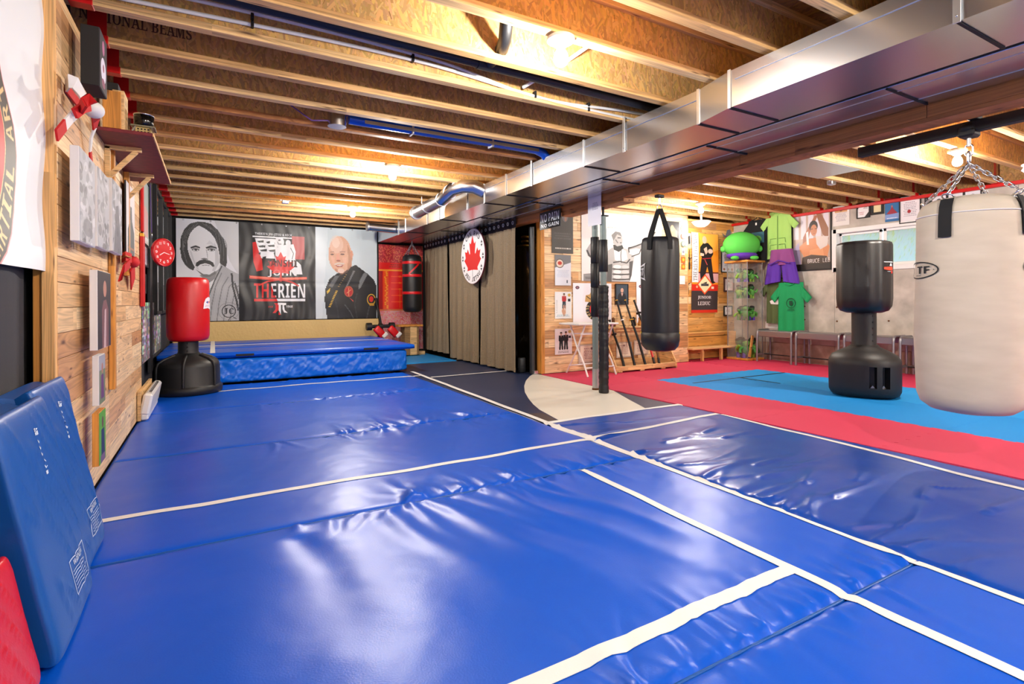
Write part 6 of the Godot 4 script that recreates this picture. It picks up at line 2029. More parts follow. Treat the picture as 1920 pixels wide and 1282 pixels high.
	p.ell(0.5, 0.7, 0.36, 0.3, Color(0.10, 0.12, 0.15))
	p.ell(0.52, 0.3, 0.13, 0.12, Color(0.78, 0.60, 0.52))
	p.poly([0.42, 0.44, 0.62, 0.44, 0.52, 0.62], Color(0.80, 0.66, 0.60))
	p.soft(2)
	framed_picture("dark_portrait", "small dark portrait with sword handles in front of it", on_z(1153, 1177, 532, 571, z), FACE_Z, p.tex(), 0.012, M.dark)
	p = Art.new(256, 192, Color(0.88, 0.80, 0.74))
	for q in [0.0, 0.03, 0.06]:
		for e in [[q, q, 1 - q, q + 0.01], [q, 1 - q - 0.012, 1 - q, 1 - q], [q, q, q + 0.008, 1 - q], [1 - q - 0.008, q, 1 - q, 1 - q]]:
			p.rect(e[0], e[1], e[2], e[3], Color(0.30, 0.26, 0.28))
	p.lines(0.2, 0.2, 0.8, 0.8, 7, Color(0.62, 0.48, 0.48), rg)
	p.ell(0.5, 0.22, 0.05, 0.06, Color(0.45, 0.3, 0.3))
	p.soft(2)
	var cert := p.tex()
	sheet_picture("ornate_certificate", "ornate bordered certificate on the planks behind the folding table's legs", "certificate", on_z(1084, 1134, 645, 680, z), FACE_Z, cert)
	sheet_picture("ornate_certificate", "ornate bordered certificate behind the sword rack's first blades", "certificate", on_z(1155, 1184, 641, 670, z), FACE_Z, cert)
	sheet_picture("ornate_certificate", "ornate bordered certificate behind the sword rack, next to the hanging bag", "certificate", on_z(1188, 1215, 637, 665, z), FACE_Z, cert)
	p = Art.new(96, 128, Color(0.10, 0.10, 0.11))
	p.poly([0.2, 0.4, 0.5, 0.15, 0.85, 0.35, 0.8, 1, 0.3, 1], Color(0.52, 0.44, 0.32))
	p.ell(0.45, 0.25, 0.14, 0.12, Color(0.70, 0.55, 0.40))
	p.soft(2)
	sheet_picture("action_poster", "small dark action poster behind the hanging bag's straps", "poster", on_z(1249, 1273, 415, 468, z), FACE_Z, p.tex())
	# badges down the edge of the partition
	var cols := [Color(0.72, 0.66, 0.74), Color(0.72, 0.25, 0.25), Color(0.35, 0.42, 0.38), Color(0.86, 0.84, 0.84), Color(0.85, 0.36, 0.10), Color(0.85, 0.40, 0.10)]
	var tone := ["pale lilac", "dark red", "green rimmed", "white oblong", "larger square orange", "smaller square orange"]
	for k in 6:
		var at := at_z(1281, [429, 443, 457, 472, 487, 500][k], z)
		var t := thing("patch_badge", "%s badge in the column at the partition's edge" % tone[k], "badge", at, "badges in a column")
		if k < 3:
			part(t, "disc", MB.new().prism(circle2(0.055, 24), 0, 0.006).mesh(), mat(cols[k], 0.6))
			part(t, "centre", MB.new().prism(circle2(0.034, 20), 0.006, 0.008).mesh(), mat(cols[k].lightened(0.45) if k != 1 else cols[k].lightened(0.2), 0.6))
		else:
			part(t, "square", boxm(Vector3(0.075 if k == 3 else 0.105 - 0.012 * (k - 4), 0.12 if k == 3 else 0.105 - 0.012 * (k - 4), 0.006), 0.001), mat(cols[k], 0.6))
			part(t, "centre", MB.new().prism(circle2(0.027, 20), 0.003, 0.005).mesh(), mat(Color(0.45, 0.45, 0.48) if k == 3 else Color(0.93, 0.66, 0.18), 0.6))
	var sw := thing("light_switch", "white double light switch at the partition's edge", "switch", at_z(1279, 525, z))
	part(sw, "plate", boxm(Vector3(0.13, 0.15, 0.008), 0.003), M.white, Vector3(0, 0, 0.004))
	for x in [-0.025, 0.025]:
		part(sw, "rocker", boxm(Vector3(0.025, 0.05, 0.01), 0.002), M.white_gloss, Vector3(x, 0, 0.008))
	for q in [[1293, 468, 505, "sai", "dark pronged weapon hung upright at the recess's edge"], [1290, 516, 552, "dagger", "dark short blade hung upright below the pronged weapon"]]:
		var t0 := at_z(q[0], q[1], ZR + 0.03)
		var t1 := at_z(q[0], q[2], ZR + 0.03)
		var o := thing(q[3], q[4], "weapon", t1)
		part(o, "blade", MB.new().tube([Vector3.ZERO, Vector3(0, t0.y - t1.y, 0)], 0.010, 8, false, 0.006).mesh(), M.dark)
		part(o, "guard", MB.new().tube([Vector3(-0.03, (t0.y - t1.y) * 0.62, 0), Vector3(0.0, (t0.y - t1.y) * 0.52, 0.0), Vector3(0.05, (t0.y - t1.y) * 0.6, 0)], 0.009, 8).mesh(), M.dark)
		part(o, "grip", MB.new().tube([Vector3(0, 0, 0), Vector3(0, (t0.y - t1.y) * 0.35, 0)], 0.014, 8).mesh(), M.black)
	p = Art.new(48, 96, Color(0.55, 0.55, 0.56))
	p.poly([0.2, 0.3, 0.7, 0.2, 0.8, 0.9, 0.3, 0.95], Color(0.15, 0.15, 0.16))
	sheet_picture("small_photo", "small dark photo at the recess's edge above the pronged weapon", "photo", on_z(1288, 1295, 437, 459, ZR + 0.004), FACE_Z, p.tex())

func table_and_rack() -> void:
	# white folding table
	var t := thing("folding_table", "small white folding table with crossed legs behind the posts", "table", Vector3(4.86, 0, -6.24))
	part(t, "table_top", boxm(Vector3(0.74, 0.028, 0.50), 0.01), M.white, Vector3(0.0, 0.75, 0))
	for x in [-0.22, 0.30]:
		part(t, "leg", MB.new().tube([Vector3(x, 0.0, 0.26), Vector3(x, 0.18, 0.17), Vector3(x, 0.42, 0.0), Vector3(x, 0.735, -0.16)], 0.013, 10).mesh(), M.white)
		part(t, "leg", MB.new().tube([Vector3(x + 0.028, 0.0, -0.30), Vector3(x + 0.028, 0.18, -0.17), Vector3(x + 0.028, 0.42, 0.0), Vector3(x + 0.028, 0.735, 0.16)], 0.013, 10).mesh(), M.white)
	for q in [[0.12, 0.21], [0.6, 0.1], [0.12, -0.2], [0.6, -0.1]]:
		part(t, "crossbar", MB.new().tube([Vector3(-0.22, q[0], q[1]), Vector3(0.31, q[0], q[1])], 0.010, 8).mesh(), M.white)
	# rack
	var r := thing("sword_rack", "low pine rack with notched rails holding swords", "rack", Vector3(5.90, 0, -6.22))
	part(r, "front_rail", boxm(Vector3(1.30, 0.07, 0.05), 0.004), M.pale, Vector3(0, 0.055, 0.10))
	part(r, "base_board", boxm(Vector3(1.28, 0.02, 0.36), 0.003), M.pale, Vector3(0, 0.03, -0.08))
	part(r, "top_rail", boxm(Vector3(1.10, 0.03, 0.12), 0.004), M.pale, Vector3(-0.02, 0.66, -0.28))
	part(r, "rear_rail", boxm(Vector3(1.10, 0.06, 0.03), 0.004), M.pale, Vector3(-0.02, 0.62, -0.31))
	for x in [-0.63, 0.63]:
		part(r, "side", MB.new().prism(PackedVector2Array([Vector2(-0.13, 0), Vector2(0.34, 0), Vector2(0.33, 0.66), Vector2(0.22, 0.66), Vector2(-0.13, 0.09)]), -0.012, 0.012, Transform3D(Basis(Vector3.UP, PI / 2), Vector3(x, 0, 0))).mesh(), M.pale)
	for x in [-0.55, -0.1, 0.35]:
		part(r, "foot", boxm(Vector3(0.09, 0.022, 0.04), 0.003), M.pale, Vector3(x, 0.011, 0.10))
	var sw := [[1170, 690, 1143, 600, 0.0, "dark sword nearest the padded posts in the rack"], [1190, 687, 1156, 562, 0.42, "long black sword with a pale ring at its guard"], [1210, 685, 1172, 562, 0.36, "slim black sword with a gold guard"], [1216, 640, 1189, 563, -1.0, "black curved sword half behind the hanging bag"]]
	for k in sw.size():
		var q: Array = sw[k]
		var a := at_z(q[0], q[1], -6.12)
		a.y = 0.09 if k < 3 else a.y
		var b := at_z(q[2], q[3], -6.50)
		var o := thing("sword", q[5], "sword", a, "swords in the rack")
		var d := b - a
		part(o, "scabbard", MB.new().tube([Vector3.ZERO, d * 0.35 + Vector3(0.008, 0, 0.01), d * 0.68], 0.021, 10, false, 0.017).mesh(), M.black)
		part(o, "hilt", MB.new().tube([d * 0.69, d], 0.016, 10).mesh(), mat([Color(0.10, 0.09, 0.09), Color(0.09, 0.09, 0.09), Color(0.07, 0.07, 0.08), Color(0.12, 0.1, 0.09)][k], 0.6))
		part(o, "guard", MB.new().tube([d * 0.675, d * 0.69], 0.042 if k != 1 else 0.03, 16).mesh(), M.brass if k == 2 else (M.paper if k == 1 else M.dark))
		part(o, "pommel", MB.new().tube([d * 0.985, d], 0.020, 10).mesh(), M.brass if k in [1, 2] else M.dark)
	for q in [[1227, 684, 1220, 655, "red", "short red baton in the rack under the hanging bag"], [1236, 682, 1232, 658, "brown", "short brown baton in the rack under the hanging bag"]]:
		var a := at_z(q[0], q[1], -6.12)
		a.y = 0.09
		var b := at_z(q[2], q[3], -6.3)
		var o := thing("baton", q[5], "baton", a)
		part(o, "stick", MB.new().tube([Vector3.ZERO, (b - a) * 2.0], 0.018, 10).mesh(), M.red_paint if q[4] == "red" else M.rust)
		part(o, "tip", MB.new().tube([Vector3.ZERO, (b - a) * 0.4], 0.020, 10).mesh(), M.black)
	for k in 3:
		solo("rack_tin", ["small brass tin on the rack's top rail beside the first sword", "small dark brown jar on the rack's top rail", "carved dark figurine on the rack's top rail"][k], "ornament", MB.new().lathe([Vector2(0.001, 0), Vector2(0.035, 0), Vector2(0.04, 0.03), Vector2(0.025, 0.09), Vector2(0.03, 0.13), Vector2(0.001, 0.15)], 14).mesh(), [M.rust, M.dark, M.stud_gold][k], Vector3([5.55, 5.98, 6.12][k], 0.675, -6.49))

# ---- the corner and the concrete wall
func patch(m: MB, c: Array, thick: float, fold: float, nf: float) -> void:
	# cloth between four corners (top left, top right, bottom right, bottom left), puffed towards +z
	for s in 2:
		m.sheet(22, 18, func(u: float, v: float) -> Vector3:
			var uu := 1.0 - u if s else u
			var a: Vector3 = c[0].lerp(c[1], uu).lerp(c[3].lerp(c[2], uu), v)
			var f := pow(maxf(1.0 - pow(absf(2.0 * uu - 1.0), 4.0), 0.0), 0.5)
			return a + Vector3(0, 0, (thick * f + fold * f * v * sin(uu * nf + 1.0)) if s == 0 else -thick * 0.3 * f))

func tee(called: String, label: String, at: Vector3, w: float, h: float, m: Material, turn := 0.0) -> Node3D:
	var o := thing(called, label, "shirt", at, "", FACE_L * Basis(Vector3(0, 0, 1), turn))
	var p := func(x: float, y: float) -> Vector3: return Vector3(x * w, y * h, 0.0)
	var b := MB.new()
	patch(b, [p.call(-0.30, 1.0), p.call(0.30, 1.0), p.call(0.32, 0.0), p.call(-0.32, 0.0)], 0.035, 0.012, 17.0)
	part(o, "body", b.mesh(), m)
	for s: float in [-1.0, 1.0]:
		var sl := MB.new()
		var c := [p.call(0.20 * s, 1.0), p.call(0.50 * s, 0.70), p.call(0.40 * s, 0.60), p.call(0.26 * s, 0.74)]
		if s < 0:
			c = [c[1], c[0], c[3], c[2]]
		patch(sl, c, 0.025, 0.006, 9.0)
		part(o, "sleeve", sl.mesh(), m, Vector3(0, 0, 0.004))
	part(o, "collar", MB.new().tube([p.call(-0.12, 1.005) + Vector3(0, 0, 0.03), p.call(-0.09, 0.965) + Vector3(0, 0, 0.042), p.call(0, 0.945) + Vector3(0, 0, 0.046), p.call(0.09, 0.965) + Vector3(0, 0, 0.042), p.call(0.12, 1.005) + Vector3(0, 0, 0.03)], 0.010, 8).mesh(), m)
	part(o, "hanger", MB.new().tube([p.call(-0.26, 0.985), p.call(-0.04, 1.05), p.call(0, 1.10), p.call(0.04, 1.05), p.call(0.26, 0.985)], 0.008, 8).mesh(), M.black)
	return o

func right_side() -> void:
	var rg := RandomNumberGenerator.new()
	rg.seed = 81
	var zr := ZR + 0.004
	# hanging banner in the recess
	var a := Art.new(360, 960, Color(0.95, 0.58, 0.14))
	a.rect(0.0, 0.0, 0.24, 0.62, Color(0.92, 0.91, 0.92))
	a.text("THERIEN LEGENDS", 0.12 - 0.76, 0.315 - 0.028, 0.12 + 0.76, 0.315 + 0.028, Color(0.22, 0.20, 0.22), false, "Droid Serif", -PI / 2)
	a.poly([0.24, 0, 1, 0, 1, 0.2, 0.4, 0.3], Color(0.96, 0.68, 0.26))
	a.rect(0.24, 0.50, 1.0, 0.62, Color(0.86, 0.66, 0.66))
	a.rect(0.24, 0.49, 1.0, 0.505, Color(0.35, 0.12, 0.12))
	var kb := Color(0.12, 0.10, 0.11)
	a.poly([0.36, 0.30, 0.72, 0.30, 0.82, 0.60, 0.90, 0.62, 0.74, 0.64, 0.58, 0.42, 0.46, 0.60, 0.34, 0.60, 0.30, 0.50], kb)
	a.poly([0.30, 0.18, 0.42, 0.13, 0.62, 0.12, 0.78, 0.18, 0.80, 0.26, 0.70, 0.32, 0.40, 0.32, 0.28, 0.27], kb)
	a.poly([0.44, 0.20, 0.56, 0.17, 0.60, 0.24, 0.52, 0.27], Color(0.86, 0.70, 0.62))
	a.poly([0.30, 0.25, 0.46, 0.26, 0.44, 0.29, 0.30, 0.29], Color(0.88, 0.72, 0.64))
	a.ell(0.70, 0.225, 0.09, 0.03, Color(0.88, 0.72, 0.64))
	a.ell(0.48, 0.085, 0.09, 0.048, Color(0.88, 0.70, 0.60))
	a.line([0.38, 0.325, 0.74, 0.31], 0.03, Color(0.66, 0.14, 0.16))
	a.line([0.48, 0.33, 0.58, 0.40], 0.03, Color(0.72, 0.30, 0.30))
	a.rect(0, 0.645, 1, 0.725, Color(0.84, 0.16, 0.08))
	a.rect(0, 0.725, 1, 0.965, Color(0.24, 0.20, 0.21))
	a.rect(0, 0.965, 1, 1, Color(0.84, 0.18, 0.08))
	for q in [[0.30, 0.130, Color(0.90, 0.30, 0.08)], [0.25, 0.108, Color(0.95, 0.88, 0.70)]]:
		a.poly([0.5, 0.645 - q[1], 0.5 + q[0], 0.645, 0.5, 0.645 + q[1], 0.5 - q[0], 0.645], q[2])
	a.rect(0.36, 0.635, 0.64, 0.665, Color(0.25, 0.24, 0.26))
	a.poly([0.42, 0.63, 0.58, 0.61, 0.56, 0.635], Color(0.15, 0.15, 0.16))
	a.ell(0.2, 0.675, 0.04, 0.016, Color(0.95, 0.70, 0.55))
	a.rect(0.74, 0.67, 0.84, 0.70, Color(0.95, 0.85, 0.75))
	a.text("JUNIOR", 0.25, 0.79, 0.74, 0.835, Color(0.92, 0.90, 0.90), true, "Droid Serif")
	a.text("LEDUC", 0.25, 0.86, 0.70, 0.905, Color(0.92, 0.90, 0.90), true, "Droid Serif")
	a.soft(2)
	var r := on_z(1297, 1346, 437, 586, zr + 0.02)
	var lg := thing("hanging_banner", "tall orange banner lettered THERIEN LEGENDS and JUNIOR LEDUC on the recess planks", "banner", r[0])
	part(lg, "cloth", MB.new().sheet(16, 30, func(u: float, v: float) -> Vector3: return Vector3((u - 0.5) * r[1], (0.5 - v) * r[2], 0.012 * sin(v * 5.0) + 0.006 * sin(u * 7.0 + v * 3.0)), 0.002).mesh(), print_mat(a.tex(), 0.5))
	part(lg, "rod", MB.new().tube([Vector3(-r[1] / 2 - 0.02, r[2] / 2, 0), Vector3(r[1] / 2 + 0.02, r[2] / 2, 0)], 0.010, 8).mesh(), M.stud)
	# bird drawing cut on pale card
	var d := Art.new(192, 192, Color(0.90, 0.76, 0.55, 0))
	d.poly([0.30, 0.55, 0.42, 0.15, 0.62, 0.10, 0.66, 0.35, 0.60, 0.75, 0.40, 0.78], Color(0.40, 0.43, 0.47))
	for k in 6:
		d.line([0.42 + 0.03 * k, 0.7, 0.12 + 0.12 * k, 0.95 - 0.02 * k], 0.03, Color(0.34, 0.37, 0.41))
		d.line([0.58, 0.66, 0.72 + 0.04 * k, 0.30 + 0.06 * k], 0.025, Color(0.38, 0.41, 0.45))
		d.line([0.36, 0.6, 0.06 + 0.02 * k, 0.40 + 0.05 * k], 0.02, Color(0.38, 0.41, 0.45))
	r = on_z(1351, 1379, 427, 455, zr)
	solo("bird_cutout", "grey winged cut-out figure on the recess planks above the frames", "ornament", skin(r[1], r[2]), cut_mat(d.tex()), r[0] + Vector3(0, 0, 0.01))
	var doc := func(w: int, h: int, bg: Color, seed2: int) -> Art:
		var q := Art.new(w, h, bg)
		var g2 := RandomNumberGenerator.new()
		g2.seed = seed2
		q.lines(0.15, 0.22, 0.85, 0.80, 9, Color(0.62, 0.60, 0.64), g2)
		return q
	var q1: Art = doc.call(96, 144, Color(0.88, 0.89, 0.91), 4)
	q1.ell(0.5, 0.12, 0.08, 0.05, Color(0.2, 0.2, 0.24))
	for x in [0.2, 0.5, 0.8]:
		q1.ell(x, 0.9, 0.08, 0.05, Color(0.62, 0.45, 0.35))
	framed_picture("recess_frame", "larger black-framed certificate with three crests beside the orange banner", on_z(1351, 1377, 462, 511, zr), FACE_Z, q1.tex(), 0.016, M.black)
	var q2: Art = doc.call(96, 128, Color(0.92, 0.86, 0.87), 5)
	q2.ell(0.5, 0.2, 0.1, 0.08, Color(0.66, 0.15, 0.2))
	framed_picture("recess_frame", "small dark-framed certificate with a red seal on the recess planks", on_z(1356, 1375, 520, 547, zr), FACE_Z, q2.tex(), 0.03, mat(Color(0.25, 0.13, 0.12), 0.5))
	var q3 := Art.new(96, 96, Color(0.92, 0.91, 0.91))
	q3.lines(0.25, 0.35, 0.75, 0.65, 3, Color(0.45, 0.42, 0.42), rg)
	framed_picture("recess_frame", "square black-framed card lowest on the recess planks", on_z(1356, 1372, 573, 592, zr), FACE_Z, q3.tex(), 0.022, M.black)
	# low bench in the recess
	var be := thing("plank_bench", "low golden pine bench with a back board in the corner", "bench", Vector3(8.0, 0, ZR + 0.185))
	part(be, "seat", boxm(Vector3(1.32, 0.03, 0.34), 0.004), M.flanges[0], Vector3(0, 0.225, 0))
	for x in [-0.38, 0.12, 0.6]:
		part(be, "leg", boxm(Vector3(0.035, 0.21, 0.05), 0.003), M.stud, Vector3(x, 0.105, 0.13))
	part(be, "back_board", boxm(Vector3(1.25, 0.17, 0.02), 0.003), M.golds[2], Vector3(0, 0.33, -0.10))
	part(be, "back_board", boxm(Vector3(1.25, 0.05, 0.02), 0.003), M.golds[0], Vector3(0, 0.455, -0.10))
	part(be, "top_ledge", boxm(Vector3(1.3, 0.02, 0.09), 0.003), M.golds[1], Vector3(0, 0.49, -0.10))
	part(be, "end_board", boxm(Vector3(0.02, 0.28, 0.2), 0.003), M.golds[1], Vector3(0.64, 0.36, -0.05))
	# glass cabinet with green toys
	var cb := thing("glass_cabinet", "narrow glass display cabinet with pine top and base in the corner", "cabinet", Vector3(8.56, 0, -6.33))
	part(cb, "base", boxm(Vector3(0.46, 0.035, 0.46), 0.004), M.stud_gold, Vector3(0, 0.0175, 0))
	part(cb, "top", boxm(Vector3(0.50, 0.035, 0.50), 0.004), M.stud_gold, Vector3(0, 1.795, 0))
	for x in [-1.0, 1.0]:
		for z in [-1.0, 1.0]:
			part(cb, "corner_strip", boxm(Vector3(0.014, 1.75, 0.014), 0.002), M.grey_metal, Vector3(0.21 * x, 0.905, 0.21 * z))
	for k in 4:
		var bb := Basis(Vector3.UP, PI / 2 * k)
		if k == 1:
			continue
		part(cb, "pane", boxm(Vector3(0.004, 1.74, 0.405)), M.glass, bb * Vector3(-0.208, 0.905, 0), bb)
	for y in [0.72, 1.12, 1.42]:
		part(cb, "shelf", boxm(Vector3(0.40, 0.006, 0.40)), M.glass, Vector3(0, y, 0))
	var toy_at := []
	for y in [0.037, 0.724, 1.124, 1.424]:
		for i in 5:
			toy_at.append(Vector3(8.56 + [-0.13, 0.02, 0.13, -0.12, 0.06][i], y, -6.33 + [0.12, 0.13, 0.02, -0.03, -0.11][i]))
	for k in toy_at.size():
		var big := 2.0 if k < 5 else 1.35
		var t := thing("toy_figure", ["larger green toy figure at the bottom of the glass cabinet", "small green toy figure on the lowest shelf of the glass cabinet", "small green toy figure on the middle shelf of the glass cabinet", "small green toy figure on the top shelf of the glass cabinet"][k / 5], "toy", toy_at[k], "green toys in the glass cabinet", Basis(Vector3.UP, rg.randf() * 6.0))
		var g: Material = M.greens[k % 5]
		var s := big * rg.randf_range(0.8, 1.15)
		part(t, "body", MB.new().ball(Vector3(0, 0.075 * s, 0), Vector3(0.042, 0.05, 0.036) * s, 14, 9).mesh(), g)
		var hd := part(t, "head", MB.new().ball(Vector3(0, 0.145 * s, 0), Vector3(0.034, 0.032, 0.034) * s, 14, 9).mesh(), M.greens[(k + 1) % 5])
		part(hd, "hair", MB.new().ball(Vector3(0, 0.163 * s, -0.006 * s), Vector3(0.033, 0.018, 0.032) * s, 12, 8).mesh(), M.dark)
		for e: float in [-1.0, 1.0]:
			part(t, "arm", MB.new().tube([Vector3(0.035 * e, 0.1, 0) * s, Vector3(0.07 * e, 0.085, 0.02) * s, Vector3(0.075 * e, 0.05 + 0.07 * (k % 2), 0.04) * s], 0.014 * s, 8).mesh(), g)
			part(t, "leg", MB.new().tube([Vector3(0.02 * e, 0.05, 0) * s, Vector3(0.026 * e, 0.0, 0.005) * s], 0.018 * s, 8).mesh(), M.purple if k % 3 == 0 else M.greens[(k + 2) % 5])
	solo("wood_offcut", "orange-brown wooden slat leaning among the toys at the cabinet's bottom", "slat", MB.new().box(Vector3(0.06, 0.4, 0.02), Vector3(0, 0.2, 0), Basis(Vector3(0, 0, 1), -0.25), 0.003).mesh(), M.golds[0], Vector3(8.47, 0.05, -6.14))
	# green plush on the cabinet
	var pl := thing("green_plush", "big soft green plush cushion with a purple base on the cabinet", "plush", Vector3(8.47, 1.8125, -6.33), "", Basis(Vector3.UP, -0.62))
	var fur := relief(mat(Color(0.30, 0.70, 0.26), 0.85), M.fine, 0.6, 4.0)
	part(pl, "body", MB.new().ball(Vector3(0, 0.29, 0), Vector3(0.325, 0.245, 0.225), 36, 24).mesh(), fur)
	part(pl, "base_band", MB.new().ball(Vector3(0.01, 0.095, 0), Vector3(0.27, 0.095, 0.20), 30, 14).mesh(), M.purple)
	for s: float in [-1.0, 1.0]:
		part(pl, "side_tab", MB.new().ball(Vector3(0.32 * s, 0.22, 0), Vector3(0.055, 0.06, 0.05), 14, 9).mesh(), fur)
	for s: float in [-1.0, 1.0]:
		part(pl, "foot", MB.new().ball(Vector3(0.17 * s, 0.04, 0.18), Vector3(0.075, 0.04, 0.06), 14, 9).mesh(), fur)
	# shirts
	var black_t := tee("black_shirt", "black T-shirt with a blue and green print behind the green plush", at_x(1421, 482, XR - 0.05) , 0.66, 0.78, mat(Color(0.07, 0.075, 0.09), 0.9))
	black_t.position.y = 1.80
	part(black_t, "print", MB.new().card(0.26, 0.2, 0.002).mesh(), mat(Color(0.20, 0.38, 0.45), 0.8), Vector3(0.03, 0.45, 0.045))
	part(black_t, "print", MB.new().ball(Vector3(0.02, 0.42, 0.047), Vector3(0.09, 0.07, 0.004), 16, 8).mesh(), M.greens[1])
	part(black_t, "neck_label", boxm(Vector3(0.03, 0.05, 0.002)), M.paper, Vector3(0.0, 0.71, 0.048))
	var lime := mat(Color(0.62, 0.80, 0.42), 0.85)
	var green_t := tee("lime_shirt", "pale lime T-shirt with darker panel lines and a red neck on the red sill", at_x(1461, 480, XR - 0.07), 0.74, 0.84, lime)
	green_t.position.y = 1.83
	var dk := mat(Color(0.32, 0.50, 0.25), 0.85)
	for s: float in [-1.0, 1.0]:
		for k in 3:
			part(green_t, "panel_line", MB.new().tube([Vector3(0.02 * s, 0.36 - 0.11 * k, 0.046), Vector3(0.14 * s, 0.36 - 0.11 * k, 0.046), Vector3(0.15 * s, 0.28 - 0.11 * k, 0.044)], 0.004, 6).mesh(), dk)
	part(green_t, "panel_line", MB.new().tube([Vector3(0, 0.76, 0.046), Vector3(0, 0.05, 0.048)], 0.004, 6).mesh(), dk)
	part(green_t, "neck_tape", MB.new().tube([Vector3(-0.09, 0.85, 0.02), Vector3(0, 0.83, 0.03), Vector3(0.09, 0.85, 0.02)], 0.014, 8).mesh(), M.red_cloth)
	var sh := thing("purple_shorts", "crumpled purple shorts hung below the lime shirt", "shorts", at_x(1466, 533, XR - 0.13), "", FACE_L)
	var sm := MB.new()
	patch(sm, [Vector3(-0.20, 0.62, 0), Vector3(0.20, 0.62, 0), Vector3(0.26, 0.34, 0), Vector3(-0.24, 0.34, 0)], 0.06, 0.02, 12.0)
	part(sh, "waist", sm.mesh(), mat(Color(0.52, 0.25, 0.50), 0.8))
	for s: float in [-1.0, 1.0]:
		var lm := MB.new()
		var c := [Vector3(0.0, 0.38, 0.01), Vector3(0.26, 0.38, 0.01), Vector3(0.34, 0.0, 0.01), Vector3(0.04, 0.05, 0.01)]
		if s < 0:
			c = [Vector3(-0.26, 0.38, 0.01), Vector3(0.0, 0.38, 0.01), Vector3(-0.02, 0.05, 0.01), Vector3(-0.32, 0.0, 0.01)]
		patch(lm, c, 0.05, 0.015, 13.0)
		part(sh, "trouser_leg", lm.mesh(), M.purple)
	part(sh, "drawstring", MB.new().tube([Vector3(-0.18, 0.35, 0.09), Vector3(0.0, 0.42, 0.10), Vector3(0.2, 0.36, 0.09)], 0.012, 8).mesh(), M.purple)
	var ol := tee("olive_shirt", "olive green T-shirt with a white print half behind the bright green one", at_x(1456, 606, XR - 0.06), 0.62, 0.80, mat(Color(0.33, 0.38, 0.22), 0.9))
	part(ol, "print", MB.new().prism(PackedVector2Array([Vector2(-0.12, 0.0), Vector2(-0.02, 0.05), Vector2(0.05, 0.2), Vector2(0.07, 0.08), Vector2(0.04, -0.06), Vector2(-0.1, -0.05)]), 0, 0.002, Transform3D(Basis.IDENTITY, Vector3(0.02, 0.40, 0.043))).mesh(), M.paper)
	var gt := tee("green_shirt", "bright green T-shirt with a round black print above the metal bench", at_x(1483, 624, XR - 0.12), 0.76, 0.88, mat(Color(0.06, 0.58, 0.34), 0.85))
	var pr := Art.new(128, 160, Color(0.06, 0.58, 0.34, 0))
	pr.ring(0.5, 0.42, 0.36, 0.30, 0.05, Color(0.03, 0.22, 0.14))
	pr.poly([0.35, 0.28, 0.62, 0.26, 0.66, 0.5, 0.5, 0.62, 0.36, 0.52], Color(0.03, 0.26, 0.16))
	pr.poly([0.44, 0.36, 0.56, 0.36, 0.54, 0.46, 0.45, 0.46], Color(0.06, 0.58, 0.34, 0))
	pr.lines(0.2, 0.80, 0.8, 0.95, 2, Color(0.03, 0.26, 0.16), rg)
	part(gt, "print", skin(0.22, 0.27), cut_mat(pr.tex(), 0.8), Vector3(0.03, 0.50, 0.046))
	# framed martial arts film poster
	var fp := Art.new(384, 512, Color(0.70, 0.62, 0.58))
	for k in 5:
		fp.rect(0.02 + 0.2 * k, 0.0, 0.16 + 0.2 * k, 0.45, Color(0.82, 0.80, 0.84))
	fp.poly([0.62, 0.0, 0.75, 0.0, 0.95, 0.3, 0.95, 0.5, 0.80, 0.4], Color(0.55, 0.36, 0.24))
	fp.poly([0.28, 0.42, 0.60, 0.05, 0.68, 0.06, 0.46, 0.36, 0.38, 0.6, 0.26, 0.62], Color(0.62, 0.38, 0.26))
	fp.poly([0.14, 0.60, 0.30, 0.52, 0.44, 0.46, 0.70, 0.44, 0.86, 0.50, 0.98, 0.62, 0.9, 0.86, 0.3, 0.9, 0.28, 0.74], Color(0.80, 0.52, 0.32))
	fp.poly([0.46, 0.66, 0.80, 0.62, 0.84, 0.80, 0.44, 0.82], Color(0.84, 0.58, 0.38))
	fp.poly([0.62, 0.42, 0.95, 0.44, 0.92, 0.6, 0.74, 0.66, 0.64, 0.56], Color(0.82, 0.78, 0.76))
	fp.poly([0.36, 0.34, 0.42, 0.32, 0.44, 0.56, 0.38, 0.56], Color(0.90, 0.88, 0.88))
	fp.ell(0.56, 0.24, 0.115, 0.10, Color(0.14, 0.10, 0.09))
	fp.ell(0.57, 0.31, 0.085, 0.10, Color(0.74, 0.48, 0.33))
	fp.line([0.50, 0.29, 0.54, 0.285], 0.014, Color(0.15, 0.1, 0.08))
	fp.line([0.60, 0.285, 0.65, 0.29], 0.014, Color(0.15, 0.1, 0.08))
	fp.line([0.55, 0.37, 0.60, 0.37], 0.010, Color(0.45, 0.2, 0.16))
	fp.poly([0.0, 0.62, 0.16, 0.5, 0.22, 0.9, 0, 0.9], Color(0.62, 0.58, 0.72))
	fp.poly([0.26, 0.78, 0.5, 0.74, 0.9, 0.78, 1, 0.9, 0.24, 0.92], Color(0.26, 0.20, 0.16))
	fp.rect(0, 0.90, 1, 1, Color(0.16, 0.14, 0.13))
	fp.text("BRUCE LEE", 0.40, 0.815, 0.98, 0.885, Color(0.95, 0.95, 0.95), true, "Droid Sans Mono")
	fp.soft(2)
	framed_picture("film_poster", "large framed colour poster of a bare-chested martial artist with white lettering", on_x(1486, 1560, 397, 507, XR), FACE_L, fp.tex(), 0.02, M.black, "", true)
	# papers above the window
	var c1: Art = doc.call(96, 128, Color(0.89, 0.87, 0.85), 21)
	c1.rect(0.12, 0.08, 0.88, 0.32, Color(0.80, 0.62, 0.42))
